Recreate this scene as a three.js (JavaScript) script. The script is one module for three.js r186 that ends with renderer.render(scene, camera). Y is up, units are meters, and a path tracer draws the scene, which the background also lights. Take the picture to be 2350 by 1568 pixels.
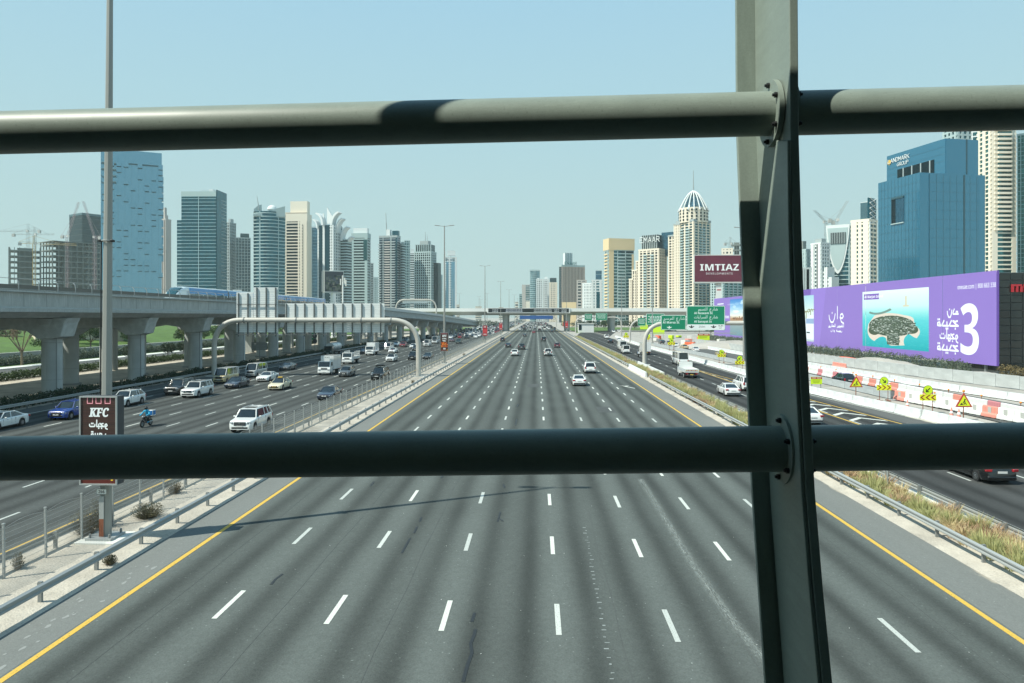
import * as THREE from 'three';
import { mergeGeometries } from 'three/addons/utils/BufferGeometryUtils.js';
import { ConvexGeometry } from 'three/addons/geometries/ConvexGeometry.js';
import { MarchingCubes } from 'three/addons/objects/MarchingCubes.js';
import { RoundedBoxGeometry } from 'three/addons/geometries/RoundedBoxGeometry.js';

// ---- camera: standing in a footbridge over the motorway, level, lens shifted a little down ----
const scene = new THREE.Scene();
const camera = new THREE.PerspectiveCamera(51.65, 2350 / 1568, 0.1, 9000);
camera.position.set(0, 9.6, 0);
camera.rotation.y = THREE.MathUtils.degToRad(1.98);
camera.setViewOffset(2350, 1568, 0, 57, 2350, 1568);
scene.add(camera);
const renderer = new THREE.WebGLRenderer({ antialias: true });
renderer.toneMapping = THREE.LinearToneMapping;
renderer.toneMappingExposure = 1.22;
renderer.shadowMap.enabled = true;

// ---- sky: hazy pale desert sky, bluer with height ----
{
  const W = 512, Hh = 256, d = new Float32Array(W * Hh * 4);
  const stops = [[-90, .33, .33, .29], [-6, .38, .42, .39], [-1, .48, .60, .57], [0, .49, .64, .61], [8, .445, .63, .645], [16, .395, .612, .69], [26, .335, .57, .72], [45, .22, .42, .61], [90, .12, .27, .47]];
  for (let j = 0; j < Hh; j++) {
    const e = (j + .5) / Hh * 180 - 90;
    let k = 0; while (k < stops.length - 2 && e > stops[k + 1][0]) k++;
    const a = stops[k], b = stops[k + 1], t = THREE.MathUtils.clamp((e - a[0]) / (b[0] - a[0]), 0, 1);
    for (let i = 0; i < W; i++) { const o = (j * W + i) * 4; for (let c = 0; c < 3; c++) d[o + c] = .915 * (a[c + 1] + (b[c + 1] - a[c + 1]) * t); d[o + 3] = 1; }
  }
  const sky = new THREE.DataTexture(d, W, Hh, THREE.RGBAFormat, THREE.FloatType);
  sky.mapping = THREE.EquirectangularReflectionMapping; sky.magFilter = THREE.LinearFilter; sky.minFilter = THREE.LinearFilter; sky.needsUpdate = true;
  scene.background = sky; scene.environment = sky;
}
// ---- sun: behind the camera to the left, 53 degrees up ----
const sun = new THREE.DirectionalLight(new THREE.Color(1, .985, .87), 5);
sun.position.set(-19.2 * 20, 28 * 20, 10 * 20); sun.target.position.set(0, 0, -100);
sun.position.add(sun.target.position);
sun.castShadow = true; sun.shadow.mapSize.set(4096, 4096);
Object.assign(sun.shadow.camera, { left: -300, right: 300, top: 300, bottom: -300, near: 1, far: 2000 });
scene.add(sun, sun.target);
scene.fog = new THREE.FogExp2(new THREE.Color(.70, .86, .84), 0.00013);

// ---- helpers ----
let seed = 20317;
const rnd = () => { seed = (seed + 0x6d2b79f5) | 0; let t = Math.imul(seed ^ (seed >>> 15), 1 | seed); t = (t + Math.imul(t ^ (t >>> 7), 61 | t)) ^ t; return ((t ^ (t >>> 14)) >>> 0) / 4294967296; };
const R = (a, b) => a + (b - a) * rnd();
const pick = (a) => a[Math.floor(rnd() * a.length)];
const PI = Math.PI, D2R = PI / 180;
const used = new Map();
const numbered = (n) => { const k = used.get(n) ?? 0; used.set(n, k + 1); return k ? n + '_' + String(k).padStart(3, '0') : n; };
const mat = (r, g, b, rough = .8, metal = 0, o = {}) => { const m = new THREE.MeshStandardMaterial({ roughness: rough, metalness: metal, side: THREE.DoubleSide, ...o }); m.color.setRGB(r, g, b); return m; };
const phys = (r, g, b, rough, o = {}) => { const m = new THREE.MeshPhysicalMaterial({ roughness: rough, side: THREE.DoubleSide, ...o }); m.color.setRGB(r, g, b); return m; };
function tag(o, label, category, group, kind) { o.userData = { label, category }; if (group) o.userData.group = group; if (kind) o.userData.kind = kind; return o; }
function thing(name, label, category, x = 0, y = 0, z = 0, rot = 0, group) {
  const o = new THREE.Group(); o.name = numbered(name); o.position.set(x, y, z); o.rotation.y = rot; scene.add(o); return tag(o, label, category, group);
}
function part(parent, name, geo, m, p, r, s) {
  const o = new THREE.Mesh(geo, m); o.name = name; if (p) o.position.set(...p); if (r) o.rotation.set(...r); if (s) o.scale.set(...s); parent.add(o); return o;
}
const UB = new THREE.BoxGeometry(1, 1, 1), UC = new THREE.CylinderGeometry(.5, .5, 1, 14), UC6 = new THREE.CylinderGeometry(.5, .5, 1, 6);
const box = (parent, name, w, h, d, x, y, z, m, ry = 0) => part(parent, name, UB, m, [x, y, z], [0, ry, 0], [w, h, d]);     // centred on x, y, z
const cyl = (parent, name, r, h, x, y, z, m, rot) => part(parent, name, UC, m, [x, y, z], rot, [2 * r, h, 2 * r]);
const struct = (o) => { o.name = numbered(o.name); o.userData = { ...o.userData, kind: 'structure' }; scene.add(o); return o; };
const mesh = (name, geo, m) => { const o = new THREE.Mesh(geo, m); o.name = name; return o; };
const mx = (x, y, z, rx = 0, ry = 0, rz = 0, sx = 1, sy = 1, sz = 1) => new THREE.Matrix4().compose(new THREE.Vector3(x, y, z), new THREE.Quaternion().setFromEuler(new THREE.Euler(rx, ry, rz)), new THREE.Vector3(sx, sy, sz));
const bx = (w, h, d, x = 0, y = 0, z = 0, rx = 0, ry = 0, rz = 0) => UB.clone().applyMatrix4(mx(x, y, z, rx, ry, rz, w, h, d));
const merged = (gs) => mergeGeometries(gs.map((g) => { const q = g.index ? g.toNonIndexed() : g; for (const k of Object.keys(q.attributes)) if (!['position', 'normal', 'uv'].includes(k)) q.deleteAttribute(k); if (!q.attributes.uv) q.setAttribute('uv', new THREE.BufferAttribute(new Float32Array(q.attributes.position.count * 2), 2)); return q; }));
// a bar of square or round section between two points
function bar(a, b, r, sides = 6) {
  const A = new THREE.Vector3(...a), B = new THREE.Vector3(...b), v = B.clone().sub(A), L = v.length();
  const g = new THREE.CylinderGeometry(Array.isArray(r) ? r[1] : r, Array.isArray(r) ? r[0] : r, L, sides);
  g.applyMatrix4(new THREE.Matrix4().compose(A.add(B).multiplyScalar(.5), new THREE.Quaternion().setFromUnitVectors(new THREE.Vector3(0, 1, 0), v.normalize()), new THREE.Vector3(1, 1, 1)));
  return g;
}
// flat polygon in x,z at height y, uv in metres
function sheet(pts, y) {
  const s = new THREE.Shape(pts.map(([x, z]) => new THREE.Vector2(x, -z)));
  const g = new THREE.ShapeGeometry(s); g.rotateX(-PI / 2); g.translate(0, y, 0);
  const p = g.attributes.position, uv = new Float32Array(p.count * 2);
  for (let i = 0; i < p.count; i++) { uv[i * 2] = p.getX(i); uv[i * 2 + 1] = -p.getZ(i); }
  g.setAttribute('uv', new THREE.BufferAttribute(uv, 2)); return g;
}
// extrude a closed 2-D profile (x, y) straight along -z from z0 to z1
function prism(profile, z0, z1, bevel = 0) {
  const s = new THREE.Shape(profile.map(([x, y]) => new THREE.Vector2(x, y)));
  const g = new THREE.ExtrudeGeometry(s, { depth: Math.abs(z1 - z0) - 2 * bevel, bevelEnabled: bevel > 0, bevelSize: bevel, bevelThickness: bevel, bevelOffset: -bevel, bevelSegments: 2 });
  g.translate(0, 0, Math.min(z0, z1) + bevel); return g;
}
// sweep a closed 2-D profile (offset to the right, up) along a path of [x, y, z]
function sweep(profile, path, cap = true) {
  const n = profile.length, pos = [], idx = [];
  for (let i = 0; i < path.length; i++) {
    const a = path[Math.max(0, i - 1)], b = path[Math.min(path.length - 1, i + 1)];
    let dx = b[0] - a[0], dz = b[2] - a[2]; const L = Math.hypot(dx, dz) || 1; dx /= L; dz /= L;
    const rx = -dz, rz = dx;
    for (const [u, v] of profile) pos.push(path[i][0] + rx * u, path[i][1] + v, path[i][2] + rz * u);
  }
  for (let i = 0; i < path.length - 1; i++) for (let k = 0; k < n; k++) { const a = i * n + k, b = i * n + (k + 1) % n, c = a + n, d = b + n; idx.push(a, b, c, b, d, c); }
  let g = new THREE.BufferGeometry(); g.setAttribute('position', new THREE.Float32BufferAttribute(pos, 3)); g.setIndex(idx);
  g = g.toNonIndexed();
  if (cap) {
    const tri = THREE.ShapeUtils.triangulateShape(profile.map(([x, y]) => new THREE.Vector2(x, y)), []), ex = [...g.attributes.position.array];
    for (const e of [0, path.length - 1]) for (const t of tri) for (const k of t) { const o = (e * n + k) * 3; ex.push(pos[o], pos[o + 1], pos[o + 2]); }
    g = new THREE.BufferGeometry(); g.setAttribute('position', new THREE.Float32BufferAttribute(ex, 3));
  }
  g.setAttribute('uv', new THREE.Float32BufferAttribute(new Float32Array(g.attributes.position.count * 2), 2));
  g.computeVertexNormals(); return g;
}
// ---- computed textures ----
function tex(w, h, f, srgb = true, rx = 1, ry = 1) {
  const d = new Uint8Array(w * h * 4);
  for (let j = 0; j < h; j++) for (let i = 0; i < w; i++) { const c = f(i / w, j / h, i, j), o = (j * w + i) * 4; d[o] = Math.max(0, Math.min(255, c[0])); d[o + 1] = Math.max(0, Math.min(255, c[1])); d[o + 2] = Math.max(0, Math.min(255, c[2])); d[o + 3] = 255; }
  const t = new THREE.DataTexture(d, w, h); t.wrapS = t.wrapT = THREE.RepeatWrapping; t.magFilter = THREE.LinearFilter; t.minFilter = THREE.LinearMipmapLinearFilter; t.generateMipmaps = true;
  if (srgb) t.colorSpace = THREE.SRGBColorSpace; t.repeat.set(rx, ry); t.needsUpdate = true; return t;
}
// tiling value noise
function noiseGrid(n) { const a = new Float32Array(n * n); for (let i = 0; i < n * n; i++) a[i] = rnd(); return (u, v) => { const x = ((u % 1) + 1) % 1 * n, y = ((v % 1) + 1) % 1 * n, i = Math.floor(x), j = Math.floor(y), s = (x - i) * (x - i) * (3 - 2 * (x - i)), t = (y - j) * (y - j) * (3 - 2 * (y - j)), g = (p, q) => a[(q % n) * n + p % n]; return (g(i, j) * (1 - s) + g(i + 1, j) * s) * (1 - t) + (g(i, j + 1) * (1 - s) + g(i + 1, j + 1) * s) * t; }; }
const N8 = noiseGrid(8), N16 = noiseGrid(16), N32 = noiseGrid(32), N64 = noiseGrid(64), N128 = noiseGrid(128), N256 = noiseGrid(256);
const fbm = (u, v) => N8(u, v) * .4 + N16(u, v) * .25 + N32(u, v) * .17 + N64(u, v) * .1 + N128(u, v) * .08;
const sr = (x) => 255 * (x <= .0031308 ? 12.92 * x : 1.055 * Math.pow(x, 1 / 2.4) - .055);   // linear to sRGB byte
function canvas(w, h, f) { const c = document.createElement('canvas'); c.width = w; c.height = h; f(c.getContext('2d'), w, h); const t = new THREE.CanvasTexture(c); t.colorSpace = THREE.SRGBColorSpace; t.anisotropy = 8; return t; }
// ---- shared materials (linear base colours) ----
const speck = tex(256, 256, (u, v) => { const k = 205 + 50 * fbm(u, v) ; return [k, k, k]; }, true, .25, .25);
const MT = {
  steel: mat(.40, .44, .43, .42, .15), galv: mat(.38, .40, .39, .5, .3), galvDark: mat(.24, .255, .25, .55, .3), pole: mat(.30, .305, .28, .55, .1),
  concrete: mat(.42, .43, .40, .9), concreteLight: mat(.62, .62, .57, .9), concreteDark: mat(.26, .27, .26, .9), white: mat(.74, .75, .72, .6), offwhite: mat(.62, .62, .58, .7),
  black: mat(.012, .014, .015, .5), rubber: mat(.016, .017, .018, .85), darkGrey: mat(.05, .055, .06, .6), chrome: mat(.65, .67, .68, .18, 1), alloy: mat(.42, .43, .44, .3, .9),
  red: mat(.42, .02, .03, .4), lampRed: phys(.35, .012, .02, .2, { clearcoat: 1 }), lampClear: phys(.30, .33, .35, .12, { clearcoat: 1 }), amber: mat(.75, .25, .02, .3),
  carGlass: phys(.012, .018, .02, .06, { clearcoat: 1, clearcoatRoughness: .02 }), yellowPaint: mat(.62, .40, .06, .7), whitePaint: mat(.62, .64, .60, .7), tar: mat(.018, .02, .022, .55),
  signGreen: mat(.0, .20, .115, .35), lime: mat(.55, .78, .02, .5), orange: mat(.85, .16, .05, .6), rust: mat(.20, .07, .035, .8), plate: mat(.65, .65, .62, .5),
};
// ================= the footbridge the camera stands in =================
const brush = tex(512, 512, (u, v) => { // sprayed paint: dust film, specks, runs and fine scratches
  let k = 214 + 22 * (fbm(u, v) - .3) + 10 * N256(u, v) + 8 * (N128(u * 2, v * .25) - .5);
  if (N256(u * 1.7, v * 1.9) > .975) k -= 40; if (N256(v * .2 + .31, u * 3) > .985) k += 26; const s = N64(u * .5 + .2, v * 3); if (s > .9) k -= 22 * (s - .9) / .1;
  return [k * .97, k, k * .985]; }, true, 1, 5);
const paintRough = tex(256, 256, (u, v) => { const k = 95 + 60 * fbm(u + .3, v); return [k, k, k]; }, false);
MT.bridgePaint = phys(.335, .375, .335, .9, { map: brush, roughnessMap: paintRough, specularIntensity: .6 });
const bridge = thing('footbridge', 'grey painted steel side of the footbridge in the foreground, with two tubes and a post', 'footbridge', 0, 8, 0);
{
  const by = -8;
  box(bridge, 'floor_slab', 34, .45, 5.2, 0, 7.78 + by, .35, MT.asphaltFloor = mat(.07, .072, .07, .85));
  box(bridge, 'roof_slab', 34, .2, 4.7, 0, 11.61 + by, .25, MT.bridgePaint);
  box(bridge, 'rear_wall', 34, 3.51, .12, 0, 9.757 + by, 2.55, MT.bridgePaint);
  for (const x of [-1.57, -7.9, 5.2]) box(bridge, 'added_shadow_rib', .17, .9, .03, x, 12.16 + by, -2.05, MT.bridgePaint);  // unseen ribs added on the roof edge to cast a shadow band on the tube
  const NE = [[-2.544,10.727], [-2.535,10.260], [-2.509,9.907], [-2.493,9.718], [-2.448,9.442], [-2.389,9.017], [-2.323,8.719], [-2.250,8.449]];
  const FE = [[-2.944,10.907], [-2.931,10.365], [-2.906,10.172], [-2.876,9.953], [-2.846,9.736], [-2.799,9.419], [-2.726,8.933], [-2.647,8.594], [-2.572,8.280]];
  for (const E of [NE, FE]) { E.unshift([E[0][0], 11.5]); const l = E[E.length - 1], k = E[E.length - 2], s = (l[0] - k[0]) / (l[1] - k[1]); E.push([l[0] + s * (8.02 - l[1]), 8.02]); }
  const plate = (pts, x0, x1, bevel) => { const g = new THREE.ExtrudeGeometry(new THREE.Shape(pts.map(([z, y]) => new THREE.Vector2(z, y + by))), { depth: x1 - x0 - 2 * bevel, bevelEnabled: true, bevelSize: bevel, bevelThickness: bevel, bevelOffset: -bevel, bevelSegments: 2 }); g.rotateY(-PI / 2); g.translate(x1 - bevel, 0, 0); return g; };
  const web = plate([...NE, ...[...FE].reverse()], .9, .93, .003);
  const flange = plate([...FE, ...[...FE].reverse().map(([z, y]) => [z - .022, y])], .825, 1.005, .003);
  // cover plate on the web below the upper tube, its far edge slanting away downwards
  const cov = plate([[-2.641,10.252], [-2.524,10.223], ...NE.slice(3).map(([z, y]) => [z - .006, y]), ...FE.slice(5).reverse().map(([z, y]) => [z + .012, y]), [-2.854,9.752]], .886, .8995, .004);
  const yU = (x) => 10.322 + (x + 2.104) * .01504, yL = (x) => 9.069 + (x + 2.01) * .0192;
  const diskG = new THREE.CylinderGeometry(.123, .123, .018, 48); diskG.rotateZ(PI / 2);
  const nutG = mergeGeometries([new THREE.CylinderGeometry(.0105, .0105, .010, 6), new THREE.CylinderGeometry(.0055, .0055, .024, 10)]); nutG.rotateZ(PI / 2);
  for (const dx of [-4.2, 0, 4.2]) {
    const post = part(bridge, 'post', web, MT.bridgePaint, [dx, 0, 0]);
    part(post, 'far_flange', flange, MT.bridgePaint);
    part(post, 'cover_plate', cov, MT.bridgePaint);
  }
  for (const [nm, f, z] of [['upper_tube', yU, -2.70], ['lower_tube', yL, -2.575]]) {
    for (const [x0, x1] of [[-7.4, -3.3], [-3.27, .9], [.93, 5.1], [5.13, 8]]) {
      const L = x1 - x0 - .004, g = new THREE.CylinderGeometry(.082, .082, L, 64, 1); g.rotateZ(PI / 2);
      const t = part(bridge, nm, g, MT.bridgePaint, [(x0 + x1) / 2, f((x0 + x1) / 2) + by, z], [0, 0, Math.atan(nm === 'upper_tube' ? .01504 : .0192)]);
      for (const [s, e] of [[-1, x0], [1, x1]]) {
        if (Math.abs(e) > 6) continue;
        const lx = (s * L) / 2 - s * .011;
        const disk = part(t, 'end_flange', diskG, MT.bridgePaint, [lx, 0, 0]);
        for (let k = 0; k < 6; k++) { const a = k * PI / 3 + .42; part(t, 'bolt', nutG, MT.black, [lx - s * .014, Math.sin(a) * .104, Math.cos(a) * .104]); }
      }
    }
  }
}
// ================= ground, roads, medians =================
const FAR = -2600;
const sandTex = tex(512, 512, (u, v) => { const k = .78 + .30 * (fbm(u, v) - .5) * 2 + .12 * (N256(u, v) - .5) + (N256(v, u) > .93 ? -.2 : 0); return [sr(.46 * k), sr(.437 * k), sr(.39 * k)]; }, true, 1 / 14, 1 / 14);
const sandBump = tex(256, 256, (u, v) => { const k = 255 * (fbm(u, v) * .7 + N128(u, v) * .3); return [k, k, k]; }, false, 1 / 5, 1 / 5);
MT.sand = mat(1, 1, 1, .95, 0, { map: sandTex, bumpMap: sandBump, bumpScale: .06 });
MT.paleSand = mat(1.25, 1.2, 1.12, .95, 0, { map: sandTex, bumpMap: sandBump, bumpScale: .05 });
struct(mesh('ground', sheet([[-3500, 60], [3500, 60], [3500, -6500], [-3500, -6500]], -.08), MT.sand));
// asphalt with its tyre-worn paths, dust near the edges and pale aggregate
function asphalt(x0, x1, lines, base, tint, len, h, edgeDust) {
  const W = 1024;
  const ph = lines.map(() => R(0, 1));
  const t = tex(W, h, (u, v) => {
    const x = x0 + (x1 - x0) * u;
    let k = base;
    // oil and rubber darken the two wheel paths of every lane
    for (let i = 0; i < lines.length - 1; i++) if (x >= lines[i] && x < lines[i + 1]) {
      const q = (x - lines[i]) / (lines[i + 1] - lines[i]) + .03 * (N8(u * 3, v * 2 + ph[i]) - .5);
      const a = Math.exp(-Math.pow((q - .27) / .12, 2)) + Math.exp(-Math.pow((q - .73) / .12, 2)), b = Math.exp(-Math.pow((q - .5) / .36, 2));
      k *= 1 - (.54 + .10 * ph[i] + .14 * (N16(u, v + ph[i]) - .5)) * (.62 * a + .38 * b);
    }
    k *= 1 + .16 * (fbm(u * 2 + .1, v * 2) - .5) + .10 * (N64(u * 4, v * 8) - .5);
    const g = N256(u * 7.3, v * 9.1), g2 = N256(u * 11.7 + .4, v * 15.3);
    k *= 1 + .30 * (g - .5) + .22 * (g2 - .5);
    if (g > .965 && g2 > .55) k *= 2.2;
    let c = [k * tint[0], k * tint[1], k * tint[2]];
    const e = Math.max(x < lines[0] - .2 ? edgeDust : 0, x > lines[lines.length - 1] + .2 ? edgeDust : 0);
    if (e) { const m = e * (.65 + .5 * (fbm(u * 4, v) - .3)); c = [c[0] * (1 - m) + .25 * m * (1 + .2 * (g - .5)), c[1] * (1 - m) + .25 * m * (1 + .2 * (g - .5)), c[2] * (1 - m) + .235 * m * (1 + .2 * (g - .5))]; }
    const dEdge = Math.min(x - x0, x1 - x), s = fbm(u * 5, v * 3 + .7) * 1.5 - dEdge * 1.1;     // blown sand with a ragged outline along the verge
    if (s > .35) { const m = Math.min(1, (s - .35) * 4); c = [c[0] * (1 - m) + .40 * m, c[1] * (1 - m) + .36 * m, c[2] * (1 - m) + .29 * m]; }
    return [sr(c[0]), sr(c[1]), sr(c[2])];
  }, true, 1 / (x1 - x0), 1 / len);
  t.offset.set(-x0 / (x1 - x0), 0); t.anisotropy = 16;
  return phys(1, 1, 1, .9, { map: t, bumpMap: aggBump, bumpScale: .006, specularIntensity: .25 });
}
const aggBump = tex(512, 512, (u, v) => { const k = 255 * (N256(u, v) * .6 + N256(u * 2, v * 2) * .4); return [k, k, k]; }, false, 1 / 6, 1 / 6);
const LINES = [-14.1, -10.25, -6.55, -2.9, .68, 4.18, 7.6, 10.9, 14.35];
MT.asphalt = asphalt(-16.9, 17, LINES, .128, [.91, 1.03, .965], 64, 2048, .55);
const LL = [-50.2, -46.6, -43.0, -39.4, -35.8, -32.3, -28.85, -25.35, -21.6];
MT.asphaltLeft = asphalt(-53.5, -20.6, LL, .094, [.94, 1.03, .99], 64, 1024, .25);
MT.asphaltRight = asphalt(20.6, 36, [21.4, 25.35, 29, 33], .075, [.97, 1.02, 1.0], 48, 1024, .3);
MT.asphaltPlain = phys(.12, .125, .12, .9, { map: speck, specularIntensity: .25 });
const mainRoad = struct(mesh('main_road', sheet([[-16.9, 20], [17, 20], [17, FAR], [-16.9, FAR]], 0), MT.asphalt));
const leftRoad = struct(mesh('oncoming_road', sheet([[-53.5, 20], [-20.6, 20], [-20.6, FAR], [-53.5, FAR]], 0), MT.asphaltLeft));
const rightRoad = struct(mesh('exit_road', sheet([[20.6, 10], [36.4, 10], [36.4, -66], [33.8, -90], [33.6, -330], [60, -520], [60, -620], [42, -620], [20.6, -360]], 0), MT.asphaltRight));
const mainMark = (road, name, pts, m, y = .008) => part(road, name, sheet(pts, y), m);
const rect = (x, w, z0, z1) => [[x - w / 2, z0], [x + w / 2, z0], [x + w / 2, z1], [x - w / 2, z1]];
// worn paint
const paintWear = (r, g, b) => { const t = tex(256, 256, (u, v) => { const w = N64(u, v) * .5 + N128(u, v) * .5, k = w > .80 ? .35 : w > .72 ? .75 : 1; return [sr(r * k), sr(g * k), sr(b * k)]; }, true, 1 / 1.7, 1 / 3.1); return mat(1, 1, 1, .75, 0, { map: t }); };
MT.lineWhite = paintWear(.60, .62, .56); const dashPaint = [MT.lineWhite, paintWear(.52, .545, .50), paintWear(.45, .475, .44)]; MT.lineYellow = paintWear(.60, .385, .06);
mainMark(mainRoad, 'yellow_edge_line', rect(-14.1, .2, 10, FAR), MT.lineYellow); mainMark(mainRoad, 'yellow_edge_line', rect(14.35, .2, 10, FAR), MT.lineYellow);
function dashes(road, xs, w, len, period, z00, skew, zNear, zFar, many) {
  const one = sheet(rect(0, w, 0, -len), 0), rest = []; let n = 0;
  const all = [];
  for (const x of xs) for (let z = z00 + skew * x; z > zFar; z -= period) if (z < zNear) all.push([x, z]);
  all.sort((a, b) => b[1] - a[1]);
  for (const [x, z] of all) { if (n++ < many) part(road, 'lane_dash', one, pick(dashPaint), [x + R(-.015, .015), .008, z + R(-.06, .06)]); else rest.push(one.clone().translate(x, .008, z)); }
  if (rest.length) { const o = part(road, 'far_lane_dashes', merged(rest), MT.lineWhite); o.userData.kind = 'stuff'; }
}
dashes(mainRoad, LINES.slice(1, -1), .17, 2.3, 7.35, -6.6, .073, -12, -1500, 290);
dashes(leftRoad, LL.slice(1, -1), .15, 2.3, 7.3, -10.4, -.03, -18, -1200, 290);
dashes(rightRoad, [25.35, 29], .15, 2.3, 7.3, -20.3, 0, -18, -330, 90);
mainMark(leftRoad, 'yellow_edge_line', rect(-21.6, .2, 10, FAR), MT.lineYellow);
mainMark(leftRoad, 'white_edge_line', rect(-50.2, .16, 10, FAR), MT.lineWhite);
// exit taper: hatched wedge between two yellow lines
mainMark(rightRoad, 'yellow_edge_line', [[28.6, -50], [28.8, -50], [28.8, -128], [28.6, -128]], MT.lineYellow);
mainMark(rightRoad, 'yellow_edge_line', [[33.4, -50], [33.6, -50], [28.99, -128], [28.85, -128]], MT.lineYellow);
for (let k = 0; k < 18; k++) { const z = -55 - k * 3.6, w = 33.3 - (-50 - z) * .0585, q = Math.min(.55, (w - 29.2) / 4 * .55); if (w - 29.2 < .9) break; mainMark(rightRoad, 'hatch_stripe', [[28.95, z], [(28.95 + w) / 2, z - 2.2 * (w - 28.95) / 4], [w - .15, z], [w - .15, z - .7], [(28.95 + w) / 2, z - .7 - 2.2 * (w - 28.95) / 4], [28.95, z - .7]], MT.lineWhite); }
mainMark(rightRoad, 'white_edge_line', [[35.9, 0], [36.05, 0], [36.05, -66], [33.5, -90], [33.4, -330], [33.25, -330], [33.35, -90], [35.9, -66]], MT.lineWhite);
// two merge arrows on the shoulder side of the main road
for (const z of [-99, -152]) mainMark(mainRoad, 'merge_arrow', [[11.6, z], [13.1, z + 4.2], [13.25, z + 3.9], [12.4, z + 1.4], [12.9, z + .2], [12.2, z + .8]], MT.lineWhite, .009);
// tar-sealed cracks
function crack(pts, w, y = .006) {
  const g = sweep([[-w / 2, 0], [w / 2, 0], [w / 2, .004], [-w / 2, .004]], pts.map(([x, z]) => [x, y, z])); part(mainRoad, 'tar_seal', g, MT.tar);
}
crack([[-1.93,-18.48], [-1.9,-19.36], [-1.84,-20.07], [-1.93,-20.65], [-1.87,-21.28], [-1.87,-21.61]], .1);
crack([[-2.03,-22.13], [-2,-22.81]], .1); crack([[-5.46,-28.47], [-5.47,-30.38]], .09); crack([[-5.42,-31.12], [-5.45,-32.1]], .09); crack([[-5.46,-32.85], [-5.49,-33.57]], .09);
crack([[-1.81,-32.98], [-1.77,-34.6]], .08); crack([[-1.8,-33.55], [-1.55,-33.06]], .08); crack([[-1.89,-40.35], [-1.78,-39.53]], .09); crack([[-9.4,-39.68], [-9.44,-40.73]], .1); crack([[-9.5,-24.97], [-9.53,-25.48], [-9.46,-26]], .09);
crack([[-5.66,-41.75], [-5.63,-42.67]], .1); crack([[-2.09,-75.1], [-1.96,-77.35]], .12); crack([[-1.85,-62.43], [-1.84,-66.15]], .12);
for (const [x, z0, z1] of [[-8.35, -12, -70], [-4.6, -12, -120], [2.55, -12, -150], [6.1, -12, -90], [12.55, -12, -140], [-12.3, -12, -110]]) { // hairline paving joints
  const q = []; for (let z = z0; z > z1; z -= 1.6) q.push([x + .03 * Math.sin(z * .7) + R(-.012, .012), .003, z]); part(mainRoad, 'paving_joint', sweep([[-.006, 0], [.006, 0], [.006, .003], [-.006, .003]], q), MT.joint0 ??= mat(.07, .077, .075, .8)); }
for (const [x, z, w, l] of [[-9.4, -54, 1.5, 3.4], [6.3, -71, 1.7, 4.6], [-1.2, -96, 1.6, 5]]) part(mainRoad, 'repair_patch', sheet([[x, z], [x + w, z + .1], [x + w + .05, z - l], [x - .04, z - l + .15]], .003), MT.patch ??= mat(.075, .083, .08, .9, 0, { map: speck }));
{ // pale scuff that wanders across the right-hand lanes, and a row of scraped marks
  const scuff = tex(128, 512, (u, v) => { const k = fbm(u * 2, v * 3); return [150 + 60 * k, 158 + 60 * k, 152 + 60 * k]; });
  const al = tex(128, 512, (u, v) => { const e = Math.exp(-Math.pow((u - .5) / .2, 2)), k = N64(u, v * 2) * .6 + N128(u * 2, v * 3) * .6; const a = 255 * Math.max(0, e * (k - .38) * .9); return [a, a, a]; }, false);
  const pts = [[6.15,-41.93], [6.12,-34.56], [6.05,-29.13], [6.09,-25.6], [6.18,-22.04], [6.4,-19.84], [6.69,-18.06]], w = .42, pos = [], uv = [], ix = [];
  pts.forEach(([x, z], i) => { pos.push(x - w, .004, z, x + w, .004, z); uv.push(0, i / 6, 1, i / 6); if (i) { const a = i * 2; ix.push(a - 2, a - 1, a, a - 1, a + 1, a); } });
  const g = new THREE.BufferGeometry(); g.setAttribute('position', new THREE.Float32BufferAttribute(pos, 3)); g.setAttribute('uv', new THREE.Float32BufferAttribute(uv, 2)); g.setIndex(ix); g.computeVertexNormals();
  part(mainRoad, 'dusty_scuff', g, mat(1, 1, 1, .9, 0, { map: scuff, alphaMap: al, transparent: true }));
  const gs = []; for (let k = 0; k < 34; k++) { const z = -18.2 - k * .42 - R(0, .15); gs.push(sheet(rect(2.02 + (z + 18) * -.013 + R(-.05, .05), R(.06, .16), z, z - R(.03, .07)), .005)); }
  part(mainRoad, 'scrape_marks', merged(gs), mat(.27, .3, .29, .8)).userData.kind = 'stuff';
  const fl = []; for (let k = 0; k < 90; k++) { const x = R(-16, 16), z = R(-19, -60), s = R(.015, .045); fl.push(sheet([[x, z], [x + s, z - s * .3], [x + s * .7, z - s * 1.5]], .006)); }
  part(mainRoad, 'litter_flecks', merged(fl), mat(.55, .56, .53, .8)).userData.kind = 'stuff';
  // ragged pale dried-mud splashes on the left shoulder
  const sp = []; for (let k = 0; k < 34; k++) { const x = R(-15.9, -14.6), z = R(-18.5, -27), n = 9, s = R(.03, .16), q = []; for (let i = 0; i < n; i++) { const a = i / n * 2 * PI, r = s * R(.4, 1); q.push([x + Math.cos(a) * r * .7, z + Math.sin(a) * r * 1.3]); } sp.push(sheet(q, .005 + k * 1e-5)); }
  part(mainRoad, 'dried_splashes', merged(sp), mat(.25, .26, .245, .9)).userData.kind = 'stuff';
}
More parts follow.
